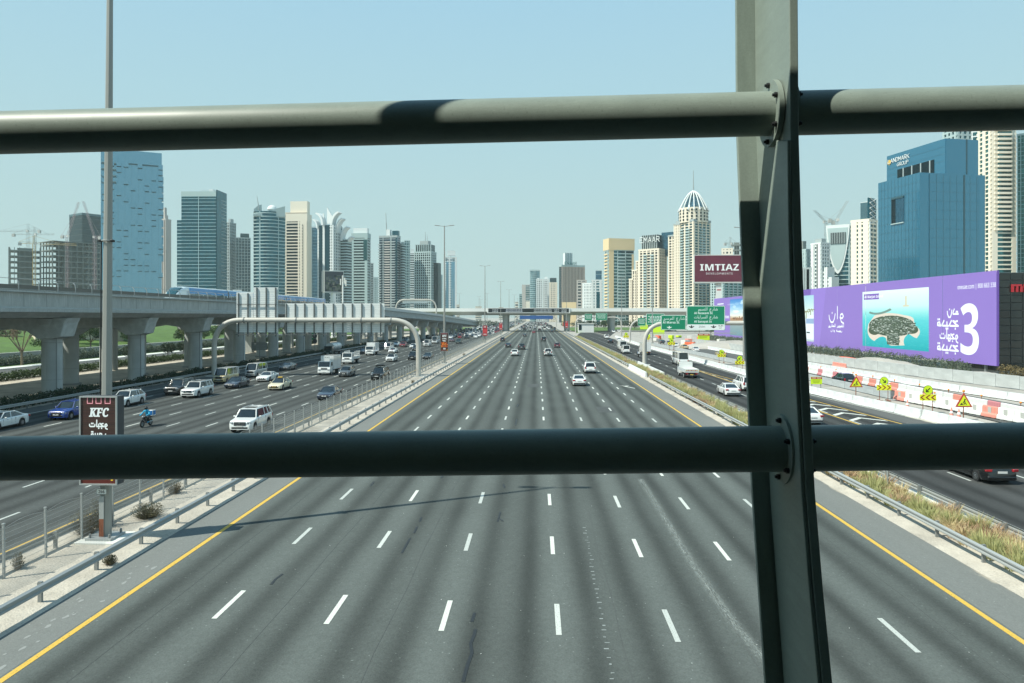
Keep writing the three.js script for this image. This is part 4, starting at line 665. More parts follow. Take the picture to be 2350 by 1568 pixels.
function arrowSign(x, z, right, label, s = 1) {
  const o = thing('diversion_sign', label, 'road sign', x, 0, z); o.scale.setScalar(s);
  for (const d of [-.55, .55]) { cyl(o, 'leg', .04, 2.5, d, 1.25, -.06, MT.rust); box(o, 'foot', .14, .12, 1.3, d, .06, 0, MT.rust); }
  part(o, 'chevron_board', new RoundedBoxGeometry(1.9, .72, .04, 1, .015), MT.lime, [0, 1.75, 0]); part(o, 'chevron_print', new THREE.PlaneGeometry(1.88, .7), mat(1, 1, 1, .5, 0, { map: right ? chevR : chevL }), [0, 1.75, .024]);
  part(o, 'round_board', new THREE.CylinderGeometry(.56, .56, .04, 28), MT.darkGrey, [0, 2.62, 0], [PI / 2, 0, 0]); part(o, 'round_print', new THREE.CircleGeometry(.52, 28), mat(1, 1, 1, .5, 0, { map: right ? roundSignR : roundSign }), [0, 2.62, .025]);
  part(o, 'warning_lamp', new THREE.SphereGeometry(.12, 8, 6), MT.amber, [.75, 2.3, 0]);
}
arrowSign(39.67,-82, true, 'yellow chevron sign with round arrow pointing right, behind the exit road barrier', .86); arrowSign(39.21,-72.09, false, 'yellow chevron sign with round arrow pointing left, nearest the camera', .86); arrowSign(35.84,-125.73, false, 'yellow chevron arrow sign right beside the footbridge post', .86); arrowSign(38.47,-148.13, true, 'yellow chevron arrow sign in front of the yellow taxi', .86); arrowSign(38.63,-203.43, true, 'small yellow arrow sign at the end of the works barrier', 1.1);
for (const [x, z, l] of [[34.67,-274.2, 'far small round arrow sign near the flyover columns'], [38.53,-248.34, 'far small round arrow sign behind the gantry leg']]) arrowSign(x, z, true, l, 1.1);
function triSign(x, z, label) {
  const o = thing('roadwork_triangle', label, 'road sign', x, 0, z); cyl(o, 'leg', .045, 1.3, 0, .65, -.05, MT.rust);
  const tri = (s) => new THREE.Shape([[-s, 0], [s, 0], [0, s * 1.72]].map((q) => new THREE.Vector2(...q))); const b = new THREE.ExtrudeGeometry(tri(.72), { depth: .03, bevelEnabled: true, bevelSize: .06, bevelThickness: .01, bevelSegments: 2 });
  part(o, 'red_border', b, mat(.45, .05, .03, .5), [0, 1.2, 0]); const f = new THREE.ShapeGeometry(tri(.58)), uv = f.attributes.uv, p = f.attributes.position; for (let i = 0; i < p.count; i++) uv.setXY(i, p.getX(i) / 1.2 + .5, p.getY(i) / 1.05); part(o, 'print', f, mat(1, 1, 1, .5, 0, { map: digTri }), [0, 1.27, .052]); part(o, 'warning_lamp', new THREE.SphereGeometry(.13, 8, 6), MT.amber, [0, 2.65, 0]);
}
triSign(38.27,-85.9, 'yellow roadworks triangle left of the round arrow sign'); triSign(39.88,-67.32, 'yellow roadworks triangle nearest the camera in the works zone'); triSign(45.62,-154.14, 'far yellow roadworks triangle beside the footbridge post');
function limeBoard(x, z, w, h, y, label, rows = 3) {
  const o = thing('works_board', label, 'information sign', x, 0, z); for (const s of [-.4, .4]) cyl(o, 'leg', .05, y + h, s * w, (y + h) / 2, -.06, MT.galvDark);
  const t = canvas(256, 160, (g) => { g.fillStyle = '#c6e21a'; g.fillRect(0, 0, 256, 160); g.fillStyle = '#a02420'; g.fillRect(0, 0, 256, 46); g.fillStyle = '#f0e6c8'; g.fillRect(24, 16, 90, 12); g.fillRect(140, 16, 92, 12); g.fillStyle = '#55691a'; for (let k = 0; k < rows; k++) g.fillRect(28 + 10 * k, 66 + k * 28, 190 - 24 * k, 8); });
  box(o, 'board', w, h, .06, 0, y + h / 2, 0, MT.lime); part(o, 'print', new THREE.PlaneGeometry(w - .04, h - .04), mat(1, 1, 1, .6, 0, { map: t }), [0, y + h / 2, .034]);
}
limeBoard(36.72,-93.9, 1.45, .95, .75, 'small lime works board with a red header behind the exit barrier'); limeBoard(58.48,-249.03, 4.1, 2.2, 1.4, 'lime works board standing by the sand heap', 2);
for (const [px, w, h, y, l] of [[[55.11,-363.8], 4, 3.4, 3.2, 'lime board among the site clutter, left of the gantry leg'], [[54.82,-319.47], 5.4, 3.8, 1.8, 'large tilted lime tarpaulin board behind the gantry leg']]) { const o = thing('lime_panel', l, 'board', px[0], 0, px[1], R(-.15, .15)); box(o, 'panel', w, h, .08, 0, y + h / 2, 0, MT.lime); for (const s of [-.4, .4]) cyl(o, 'leg', .06, y + h, s * w, (y + h) / 2, -.1, MT.galvDark); }
for (const [p, l] of [[[38.2,-74.04], 'red traffic cone between the two chevron signs'], [[39.07,-67.85], 'small traffic cone left of the near roadworks triangle'], [[39.27,-67.02], 'small traffic cone at the foot of the near roadworks triangle']]) { const o = thing('traffic_cone', l, 'traffic cone', p[0], 0, p[1]); part(o, 'cone', new THREE.ConeGeometry(.24, 1.15, 16), MT.plasticRed, [0, .6, 0]); box(o, 'base', .6, .06, .6, 0, .04, 0, MT.rust); part(o, 'white_band', new THREE.CylinderGeometry(.115, .165, .2, 16), MT.white, [0, .62, 0]); }

// ---- smaller signs seen from behind ----
{ const o = thing('round_sign', 'pair of dark round sign backs on one pole before the viaduct columns', 'road sign', -54.2, 0, -171); cyl(o, 'pole', .07, 5.6, 0, 2.8, 0, MT.galvDark); for (const y of [3.6, 4.9]) part(o, 'disc', new THREE.CylinderGeometry(.58, .58, .05, 26), MT.darkGrey, [0, y, .08], [PI / 2, 0, 0]); }
{ const o = thing('direction_sign', 'grey rectangular sign back among the viaduct columns', 'road sign', -56.4, 0, -142); cyl(o, 'pole', .09, 4.6, 0, 2.3, 0, MT.galvDark); for (let k = 0; k < 5; k++) box(o, 'plank', 3.3, .3, .05, 0, 2.95 + k * .32, .09, MT.galvDark); }
{ const o = thing('direction_sign', 'green direction board behind the columns by the service road', 'road sign', -73, 0, -226); for (const s of [-1.4, 1.4]) cyl(o, 'pole', .08, 4.6, s, 2.3, -.08, MT.galv); greenSign(o, 'sign_face', 0, 3.2, .05, 3.7, 2.5, tinySign(3)); }
{ const o = thing('slim_pole', 'slim grey pole standing in the dry grass at the right', 'pole', 19.43,-39.77); o.position.set(o.position.x, 0, o.position.y); cyl(o, 'shaft', .045, 3, 0, 1.5, 0, MT.galv); cyl(o, 'cap', .06, .06, 0, 3.02, 0, MT.galvDark); }
{ const o = thing('round_sign', 'small white round speed sign by the service road hedge', 'road sign', -80.8, 0, -163); cyl(o, 'pole', .05, 3, 0, 1.5, 0, MT.galv); part(o, 'disc', new THREE.CylinderGeometry(.45, .45, .04, 24), MT.red, [0, 2.7, .05], [PI / 2, 0, 0]); part(o, 'face', new THREE.CircleGeometry(.36, 24), MT.white, [0, 2.7, .075]); }
// ================= towers =================
const blind = tex(128, 128, (u, v, i, j) => { const a = N64(Math.floor(i / 3) / 43, Math.floor(j / 2) / 64), k = .72 + .5 * a * a + .1 * N16(u, v); return [255 * k * .86, 255 * k * .88, 255 * k * .88]; });
const waves = tex(256, 256, (u, v) => { const k = 255 * (N8(u * 3, v * 3) * .5 + N32(u * 2, v * .7) * .5); return [k, k, k]; }, false);
const glassM = (r, g, b, rough = .13, metal = .75) => mat(r, g, b, rough, metal, { map: blind, bumpMap: waves, bumpScale: .05 });
const GL = { teal: glassM(.05, .19, .235), deep: glassM(.012, .15, .205), dark: glassM(.025, .052, .062), blue: mat(.20, .38, .49, .12, .75, { bumpMap: waves, bumpScale: .04 }), sky: glassM(.24, .42, .48), green: glassM(.05, .25, .26), mauve: glassM(.075, .14, .22), grey: glassM(.075, .125, .14), emer: glassM(.008, .10, .095), steelBlue: glassM(.10, .25, .36, .1) };
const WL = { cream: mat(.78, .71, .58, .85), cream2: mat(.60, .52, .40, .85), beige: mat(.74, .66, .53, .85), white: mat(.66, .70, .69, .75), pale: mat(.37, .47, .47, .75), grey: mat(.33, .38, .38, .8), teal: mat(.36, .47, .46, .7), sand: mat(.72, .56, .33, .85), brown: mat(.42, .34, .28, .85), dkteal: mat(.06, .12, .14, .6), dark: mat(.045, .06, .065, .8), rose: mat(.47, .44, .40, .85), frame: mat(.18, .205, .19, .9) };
function planOf(type, w, d, b) {
  if (type === 'bow') { const o = [[-w / 2, -d / 2], [w / 2, -d / 2]]; for (let i = 12; i >= 0; i--) { const u = i / 12; o.push([(u - .5) * w, d / 2 - b + b * (1 - (2 * u - 1) ** 2)]); } return o; }
  if (type === 'round') { const o = []; for (let i = 0; i < 28; i++) { const a = -i / 28 * 2 * PI; o.push([Math.cos(a) * w / 2, Math.sin(a) * d / 2]); } return o; }
  if (type === 'cham') { const c = b; return [[-w / 2, -d / 2], [w / 2, -d / 2], [w / 2, d / 2 - c], [w / 2 - c, d / 2], [-w / 2 + c, d / 2], [-w / 2, d / 2 - c]]; }
  return [[-w / 2, -d / 2], [w / 2, -d / 2], [w / 2, d / 2], [-w / 2, d / 2]];
}
const extrudePlan = (plan, h) => { const g = new THREE.ExtrudeGeometry(new THREE.Shape(plan.map(([x, z]) => new THREE.Vector2(x, -z))), { depth: h, bevelEnabled: false }); g.rotateX(-PI / 2); const p = g.attributes.position, n = g.attributes.normal, uv = g.attributes.uv; for (let i = 0; i < p.count; i++) uv.setXY(i, (Math.abs(n.getX(i)) > .7 ? p.getZ(i) : p.getX(i)) / 60, p.getY(i) / 70); return g; };
// spec: [x, z of the near vertical edge, width left of it, width right of it, height]; side 'R'/'L': which of the two is the flank, turned by phi
function tower(label, spec, q) {
  const [X, Z, wl, wr, h] = spec, th = Math.atan2(-X, -Z), phi = (q.phi ?? 30) * D2R;
  let w, d, rot, cx;
  if (wl > 0 && wr > 0 && q.side !== 'L') { w = wl / Math.cos(phi); d = wr / Math.sin(phi); rot = th - phi; cx = w / 2; }
  else if (wl > 0 && wr > 0) { w = wr / Math.cos(phi); d = wl / Math.sin(phi); rot = th + phi; cx = -w / 2; }
  else { w = wl + wr; d = q.d ?? w * .8; rot = th + (q.turn ?? 0) * D2R; cx = wr > 0 ? -w / 2 : w / 2; }
  const ox = cx * Math.cos(rot) + d / 2 * Math.sin(rot), oz = -cx * Math.sin(rot) + d / 2 * Math.cos(rot);
  const o = thing(q.name ?? 'tower', label, q.cat ?? 'building', X - ox, 0, Z - oz, rot, q.group);
  const H = q.bodyH ?? h, plan = planOf(q.plan, w, d, q.b ?? 0), y0 = q.y0 ?? 0;
  if (q.open) { const s = plan.map(([a, b]) => [a * q.open, b * q.open]); part(o, 'core', extrudePlan(s, H), q.glass ?? GL.dark); }
  else part(o, 'glazing', extrudePlan(plan, H), q.glass ?? GL.teal);
  const floorH = (H - y0) / q.n, t = (q.t ?? .3) * floorH, p = q.p ?? .35;
  const sg = extrudePlan(plan.map(([a, b]) => [a * (1 + 2 * p / w), b * (1 + 2 * p / d)]), t), sm = q.slab ?? WL.pale;
  for (let i = (q.from ?? 0); i < q.n; i++) if (!q.skip || !q.skip(i)) part(o, 'floor_band', sg, sm, [0, y0 + i * floorH + floorH * .35, 0]);
  const front = (u) => (q.plan === 'bow' ? d / 2 - q.b + q.b * (1 - (2 * u - 1) ** 2) : d / 2);
  const pp = q.pp ?? p + .1, pw = q.pw ?? .8, pm = q.pier ?? sm;
  const us = (k) => (Array.isArray(k) ? k : Array.from({ length: k }, (_, i) => (k > 1 ? i / (k - 1) : .5)));
  for (const e of us(q.f ?? 0)) { const [u, ww, y1, m] = Array.isArray(e) ? e : [e]; const W = ww ?? pw, hh = (y1 ?? 1) * H; box(o, 'pier', W, hh, pp * 2, Math.max(-w / 2 + W / 2, Math.min(w / 2 - W / 2, (u - .5) * w)), hh / 2, front(u), m ?? pm); }
  for (const s of [-1, 1]) for (const e of us(q.s ?? 0)) { const [u, ww, y1, m] = Array.isArray(e) ? e : [e]; const W = ww ?? pw, hh = (y1 ?? 1) * H; box(o, 'pier', pp * 2, hh, W, s * w / 2, hh / 2, (u - .5) * (d - W) , m ?? pm); }
  for (const [u, bw, bd, a, b, m, bt] of q.balc ?? []) { const g = new THREE.BoxGeometry(bw, bt ?? floorH * .42, bd); for (let i = a; i < Math.min(b, q.n); i++) part(o, 'balcony', g, m ?? sm, [(u - .5) * w, y0 + i * floorH + floorH * .3, front(u) + bd / 2 - .1]); }
  for (const s of [-1, 1]) for (const [u, bw, bd, a, b, m] of q.sbalc ?? []) { const g = new THREE.BoxGeometry(bd, floorH * .42, bw); for (let i = a; i < Math.min(b, q.n); i++) part(o, 'balcony', g, m ?? sm, [s * (w / 2 + bd / 2 - .1), y0 + i * floorH + floorH * .3, (u - .5) * d]); }
  // blocks: [name, u centre 0..1, y0, width fraction, height, depth fraction, material, depth offset fraction]
  for (const [nm, u, yy, fw, hh, fd, m, dz] of q.blocks ?? []) box(o, nm, fw * w, hh, fd * d, (u - .5) * w, yy + hh / 2, (dz ?? 0) * d, m ?? sm);
  if (q.cap !== 0) box(o, 'roof_parapet', w + 2 * p + .2, q.cap ?? 1.4, d + 2 * p + .2, 0, H + (q.cap ?? 1.4) / 2, 0, q.capM ?? sm);
  o.userData.dims = undefined; delete o.userData.dims;
  if (q.extra) q.extra(o, w, d, H, floorH);
  return o;
}
const mast = (o, x, y, z, h, r = .5, m = WL.grey) => part(o, 'mast', bar([x, y, z], [x, y + h, z], [r, r * .3], 6), m);
function crane(label, x, z, h, jib, back, rot, m, luff) {
  const o = thing('tower_crane', label, 'crane', x, 0, z, rot), g = [], lat = (a, b, w) => { const A = new THREE.Vector3(...a), B = new THREE.Vector3(...b), n = Math.max(3, Math.round(A.distanceTo(B) / (w * 1.6))), up = Math.abs(B.y - A.y) > Math.abs(B.x - A.x); const off = up ? [[-w / 2, 0, -w / 2], [w / 2, 0, -w / 2], [-w / 2, 0, w / 2], [w / 2, 0, w / 2]] : [[0, -w / 2, -w / 2], [0, -w / 2, w / 2], [0, w / 2, 0]]; const gs = []; for (const f of off) gs.push(bar(A.clone().add(new THREE.Vector3(...f)).toArray(), B.clone().add(new THREE.Vector3(...f)).toArray(), w * .085, 4)); for (let i = 0; i < n; i++) { const s = off[i % off.length], e = off[(i + 1) % off.length]; gs.push(bar(A.clone().lerp(B, i / n).add(new THREE.Vector3(...s)).toArray(), A.clone().lerp(B, (i + 1) / n).add(new THREE.Vector3(...e)).toArray(), w * .06, 4)); } return merged(gs); };
  part(o, 'mast', lat([0, 0, 0], [0, h, 0], 2.4), m); box(o, 'cab', 2, 2.4, 2, 1.5, h + .4, .8, MT.offwhite);
  if (luff) { part(o, 'jib', lat([0, h, 0], [jib * Math.cos(luff), h + jib * Math.sin(luff), 0], 1.8), m); part(o, 'counter_jib', lat([0, h, 0], [-back, h + 1, 0], 2), m); part(o, 'tie_rope', bar([-back, h + 1, 0], [jib * .7 * Math.cos(luff), h + jib * .7 * Math.sin(luff), 0], .12, 4), m); }
  else { part(o, 'apex', lat([0, h, 0], [0, h + 9, 0], 1.6), m); part(o, 'jib', lat([0, h + 1, 0], [jib, h + 1, 0], 1.7), m); part(o, 'counter_jib', lat([0, h + 1, 0], [-back, h + 1, 0], 1.8), m); part(o, 'tie_rope', merged([bar([0, h + 9, 0], [jib * .6, h + 1.8, 0], .12, 4), bar([0, h + 9, 0], [-back, h + 1.8, 0], .12, 4)]), m); }
  box(o, 'counterweight', 3, 3.2, 2.4, -back + 1, h - .6, 0, MT.concrete);
}
// ---- left skyline ----
tower('unfinished concrete frame block at the far left', [-575.78,-800,29.48,0,89.01], { n: 14, t: .16, p: .6, glass: WL.frame, open: .5, slab: WL.frame, f: 7, s: 5, pw: .6, cap: 0, d: 30 });
tower('larger unfinished concrete frame building left of the lamp post', [-561.28,-800,11.87,49.01,97.56], { side: 'L', phi: 20, n: 15, t: .15, p: .5, glass: WL.frame, open: .5, slab: WL.frame, f: 9, s: 5, pw: .6, cap: .6, blocks: [['site_cabin', .2, 95, .06, 4, .3, MT.white], ['site_cabin', .4, 95, .06, 4, .3, MT.white], ['site_cabin', .55, 95, .06, 4, .3, MT.white], ['site_cabin', .72, 95, .06, 4, .3, MT.white]] });
tower('dark stepped glass building behind the concrete frames', [-644.53,-980,15.85,29.53,154.29], { side: 'L', phi: 25, n: 20, t: .05, p: .1, glass: GL.dark, slab: WL.dark, cap: 3, capM: WL.dkteal });
crane('tower crane at the far left over the unfinished block', -612.43, -830, 112.52, 60, 16, PI - .1, WL.grey); crane('second tower crane with its jib pointing right at the far left', -575.23, -790, 103.53, 22, 24, .1, WL.grey);
crane('yellow crane mast in front of the unfinished blocks', -554.03, -760, 89.87, 40, 14, .5, mat(.42, .31, .12, .7));
crane('thin luffing crane leaning right beside the dark stepped building', -543.7, -800, 102.54, 42, 7, 0, mat(.34, .26, .27, .7), 1.24); crane('thin luffing crane leaning left by the lamp post', -511.19, -800, 101.41, 44, 7, PI, mat(.34, .26, .27, .7), 1.26);
tower('light blue glass tower with small protruding boxes behind the lamp post', [-345.69,-640,48.78,0,160.42], { n: 30, t: .03, p: .04, glass: GL.blue, slab: GL.blue, cap: 0, d: 40, extra: (o, w, d, H, f) => {
  box(o, 'crown_box', w * .55, 11, d, w * .225, H - 6.5, 1.2, GL.blue); box(o, 'crown_shade_band', w * .5, .9, 1, w * .2, H - 12.3, d / 2 + .8, WL.dkteal);  // dark band below the crown box is its underside shade, painted as colour
  for (let k = 0; k < 9; k++) box(o, 'vertical_joint', .12, H * .97, .12, (-.5 + (k + .5) / 9) * w, H * .48, d / 2 + .05, GL.steelBlue);
  for (let j = 0; j < 20; j++) for (let i = 0; i < 9; i++) { const r = rnd(); if (r < .42) { const bw = w * .075, x = (-.44 + i * .115) * w, y = H * .30 + j * H * .0325; box(o, 'box_window', bw, f * .8, 1.6, x, y, d / 2 + .8 + R(-.25, .25), GL.blue); box(o, 'box_shade_strip', bw, .5, 1.2, x, y - f * .46, d / 2 + .42, WL.dkteal); } }  // dark teal strips paint the shadow line beneath each box window
  for (let j = 0; j < 10; j++) box(o, 'side_box', 1.6, f * 1.2, 5, w / 2 + .6, H * .4 + j * H * .05, d * .3, GL.blue);
  for (let j = 0; j < 4; j++) { box(o, 'sky_terrace', w * .24, 1.2, 1.6, -w * .37, H * (.81 + j * .035), d / 2 + .6, WL.dkteal); box(o, 'terrace_planting', w * .22, .7, .9, -w * .37, H * (.81 + j * .035) + .9, d / 2 + .7, MT.leafDark ?? WL.teal); }
} });
tower('grey beige apartment tower with small square windows right of the blue tower', [-480.94,-900,4.57,6.09,135.14], { phi: 45, n: 32, t: .45, p: .3, glass: GL.dark, slab: WL.rose, f: 4, s: 4, pw: 2.2, blocks: [['setback', .3, 128, .5, 14, .6, WL.rose], ['setback', .2, 140, .3, 12, .4, WL.rose]] });
tower('teal glass tower with thin white floor lines and a flared dark flank', [-378.03,-820,37.5,11.37,151.45], { phi: 24, n: 37, t: .11, p: .18, glass: GL.deep, slab: WL.pale, f: [[.5, .5]], cap: 6, capM: WL.teal, extra: (o, w, d, H, f) => { box(o, 'annex', w * .2, H * .82, d * .7, -w * .58, H * .41, 0, GL.deep); for (let k = 0; k < 30; k++) box(o, 'annex_band', w * .2 + .4, .8, d * .7 + .4, -w * .58, k * f + 2, 0, WL.pale); box(o, 'flank', 1.2, H + 8, d * .96, w / 2 + .7, (H + 8) / 2, 0, GL.deep); for (let k = 0; k < 37; k++) box(o, 'flank_band', 1.3, .7, d * .5, w / 2 + .8, (k + .35) * f, -d * .2, WL.grey); for (let k = 0; k < 12; k++) part(o, 'crown_fin', bar([w * (.02 + k * .042), H + 4, 3 - k % 2], [w * (-.03 + k * .045), H + 9.5, 5], .45, 4), WL.white); box(o, 'crown_hub', w * .12, 5, 6, w * .24, H + 8, 0, WL.white); } });
tower('slim grey ribbed tower right of the teal tower', [-462.7,-1050,4.89,8.55,150.99], { phi: 35, n: 34, t: .3, p: .5, glass: GL.grey, slab: WL.grey, f: 3, s: 5, pw: 1.2, sbalc: [[.3, 5, 1.6, 0, 32]], blocks: [['plant_room', .5, 150, .6, 8, .5, WL.grey]] });
tower('grey mirrored tower with a pale lower annex', [-430.7,-1050,20.96,0,127.19], { n: 28, t: .12, p: .1, glass: GL.grey, slab: WL.grey, f: 6, pw: .6, blocks: [['podium_wing', .1, 0, .55, 46, 1.1, GL.grey, .1], ['wing_band', .1, 46, .6, 4, 1.15, WL.white, .1], ['roof_box', .6, 126, .6, 9, .6, GL.grey]] });
tower('bowed glass apartment tower with a raked roof and mast', [-302.55,-840,36.02,0,136.04], { plan: 'bow', b: 10, n: 33, t: .24, p: .5, glass: GL.deep, slab: WL.pale, f: [[.2, 1.6], [.79, .8]], pw: 1, cap: 0, d: 30, extra: (o, w, d, H) => { const s = new THREE.Shape([[-w / 2, 0], [w / 2, 0], [w / 2, 13], [w * .1, 8], [-w * .3, 3], [-w / 2, 2]].map((a) => new THREE.Vector2(...a))); const g = new THREE.ExtrudeGeometry(s, { depth: 12, bevelEnabled: false }); part(o, 'raked_parapet', g, WL.pale, [0, H - 6, d / 2 - 14]); const s2 = new THREE.Shape([[0, 0], [9, 0], [9, 12], [4, 10], [0, 6]].map((a) => new THREE.Vector2(...a))); part(o, 'sail_wall', new THREE.ExtrudeGeometry(s2, { depth: 2, bevelEnabled: false }), WL.pale, [-w / 2, H - 2, -4]); part(o, 'leaning_mast', bar([-w * .32, H, 0], [-w * .4, H + 20, 0], [.9, .25], 6), WL.grey); part(o, 'roof_dome', new THREE.SphereGeometry(6, 16, 8, 0, 2 * PI, 0, PI / 2), WL.white, [w * .08, H + 4, -4]); } });
tower('cream tower with dark horizontal window strips and a big roof block', [-295.75,-900,26.45,5.39,132.58], { phi: 22, n: 33, t: .34, p: .5, glass: GL.dark, slab: WL.cream, f: [[0, 1.5], [.84, 9], [.62, 2], [1, 2]], s: 7, pw: 1.6, cap: 10, capM: WL.cream, extra: (o, w, d, H) => { box(o, 'roof_block', w * .8, 17, d * .6, w * .08, H + 18, 0, WL.cream); box(o, 'roof_slab', w * .96, 1.4, d * .8, -w * .02, H + 11, 2, WL.cream2); for (let k = 0; k < 33; k++) box(o, 'slit_window', .8, 2.2, .3, w * .31, 6 + k * H / 35, d / 2 + 1.2, GL.dark); } });
tower('narrow blue glass slab between the cream tower and the winged tower', [-312.86,-1000,9.02,0,136.81], { n: 30, t: .05, p: .05, glass: GL.steelBlue, slab: WL.pale, f: [[0, 1.2]], capM: WL.white });
tower('teal and white tower with curved winged roof fins', [-255.37,-880,19.15,11.16,125.3], { phi: 35, n: 34, t: .26, p: .4, glass: GL.teal, slab: WL.white, f: [[0, 1.4], [.2, 5, 1, GL.deep], [.36, 1.6, 1.12], [.44, 1.4], [.6, 7, 1, GL.deep], [.85, 1.5], [1, 1.5]], s: 6, pw: 1.4, cap: 0, extra: (o, w, d, H) => { const fin = (x, z, y, h, wd, ry, m) => { const s = new THREE.Shape(); s.moveTo(0, 0); s.lineTo(wd * .2, 0); s.quadraticCurveTo(wd * .22, h * .7, wd, h * .92); s.lineTo(wd * .85, h); s.quadraticCurveTo(0, h * .8, 0, 0); const g = new THREE.ExtrudeGeometry(s, { depth: 8, bevelEnabled: false }); part(o, 'roof_wing', g, m ?? WL.white, [x, y, z], [0, ry, 0]); }; fin(w * .24, 0, H - 2, 19, 13, 0); fin(w * .44, -d * .2, H - 9, 18, 11, 0); fin(w * .58, -d * .5, H - 19, 18, 11, 0); fin(w * .7, -d * .8, H - 31, 18, 11, 0); fin(-w * .05, d * .3, H, 16, -12, 0); fin(-w * .4, d * .3, H - 4, 12, -8, 0); const s2 = new THREE.Shape([[0, 0], [9, 0], [7, 10], [0, 21]].map((a) => new THREE.Vector2(...a))); part(o, 'roof_sail', new THREE.ExtrudeGeometry(s2, { depth: 1.5, bevelEnabled: false }), WL.white, [w * .02, H + 2, d * .3]); box(o, 'lower_wing', w * .5, H * .86, d * .6, w * .66, H * .43, -d * .55, GL.dark); for (let k = 0; k < 30; k++) box(o, 'wing_band', w * .5 + 1.2, 1.6, d * .6 + 1.2, w * .66, 4 + k * H / 35, -d * .55, WL.pale); } });
tower('green glass tower with dark horizontal strips and a pale roof frame', [-241.22,-1000,21.96,4.27,122.19], { phi: 18, n: 30, t: .45, p: .4, glass: GL.dark, slab: WL.teal, f: [[0, 3], [.97, 4]], pw: 2, cap: 7, capM: WL.teal, extra: (o, w, d, H) => { box(o, 'roof_frame', w * .9, 9, d * .5, 0, H + 10, 0, WL.white); box(o, 'glass_corner', w * .22, H * .24, 1.2, w * .37, H * .86, d / 2 + .3, GL.green); } });
tower('dark slim tower just behind the green glass tower', [-267.31,-1150,4.91,0,96.13], { n: 24, t: .2, p: .2, glass: GL.grey, slab: WL.grey, f: 3 }); tower('low pale grey twin tower in the gap', [-281.94,-1250,8.4,0,78.77], { n: 22, t: .4, p: .2, glass: GL.grey, slab: WL.pale, f: 4, pw: 1.6 });
tower('blue mauve tower with stacked side balconies and a mast', [-198.65,-1000,25.16,4.9,122.65], { phi: 22, n: 34, t: .22, p: .2, glass: GL.mauve, slab: WL.grey, f: [[.22, 1], [.66, 1.6], [1, 2, 1, GL.deep]], cap: 3, balc: [[.04, 4, 2, 4, 32], [.45, 8, .9, 4, 33, WL.rose], [.8, 5, 1.4, 4, 33]], extra: (o, w, d, H) => { box(o, 'stair_block', w * .32, 10, d * .5, w * .34, H + 5, 0, GL.deep); box(o, 'roof_drum', w * .2, 12, 6, -w * .05, H + 6, 0, WL.white); part(o, 'bent_mast', merged([bar([-w * .18, H + 2, 0], [-w * .2, H + 22, 0], .8, 5), bar([-w * .2, H + 19, 0], [-w * .23, H + 36, 0], .5, 5)]), WL.grey); } });
tower('curved balcony tower against the mauve tower', [-189.28,-1010,6.2,0,114.33], { plan: 'bow', b: 4, n: 30, t: .45, p: .8, glass: GL.dark, slab: WL.pale, cap: 0, extra: (o, w, d, H) => part(o, 'arched_crown', new THREE.CylinderGeometry(w * .5, w * .5, 4, 20, 1, false, 0, PI), WL.pale, [0, H, d * .2], [PI / 2, PI / 2, 0]) });
tower('plain teal tower behind the curved balconies', [-201.5,-1120,8.95,0,129.88], { n: 30, t: .2, p: .2, glass: GL.deep, slab: WL.teal, f: 4 });
tower('white striped tower left of the crowned grid tower', [-199.01,-1150,8.49,0,113.09], { n: 30, t: .5, p: .4, glass: GL.grey, slab: WL.white, f: 2, blocks: [['roof_gable', .5, 112, .7, 8, .6, WL.white]] });
tower('grey grid tower with a dark stepped crown and thin mast', [-152.98,-1020,23.9,7.54,102.58], { phi: 25, n: 28, t: .3, p: .4, glass: GL.dark, slab: WL.pale, f: 9, s: 6, pw: 1.0, cap: 2, extra: (o, w, d, H) => { box(o, 'crown', w * .92, 10, d * .8, 0, H + 7, 0, GL.grey); for (let k = 0; k < 9; k++) box(o, 'crown_fin', .9, 11, 1, (-.46 + k * .115) * w, H + 7.5, d * .41, WL.pale); box(o, 'crown_upper', w * .5, 6, d * .5, 0, H + 15, 0, WL.grey); mast(o, 0, H + 14, 0, 18, .7); mast(o, w * .12, H + 14, 0, 14, .5); box(o, 'side_wing', w * .3, H * .86, d * .6, w * .62, H * .43, -d * .3, GL.dark); } });
tower('small pale pair of towers behind the second street lamp', [-171.91,-1250,6.17,4.62,83.21], { phi: 40, n: 22, t: .4, p: .3, glass: GL.grey, slab: WL.pale, f: 3, s: 3, pw: 1.6 });
tower('white and blue round cornered tower left of the open sky', [-130.26,-1150,21.32,0,105.75], { plan: 'cham', b: 7, n: 27, t: .5, p: .3, glass: GL.steelBlue, slab: WL.white, f: [[.05, 3], [.28, 4, .94, GL.blue], [.45, 2], [.72, 6, .94, GL.blue], [.95, 3]], pw: 2, blocks: [['crown', .6, 110, .6, 8, .6, WL.white], ['crown_fin', .1, 108, .12, 9, .4, WL.white]], extra: (o, w, d, H) => mast(o, w * .05, H, 0, 12, .4) });
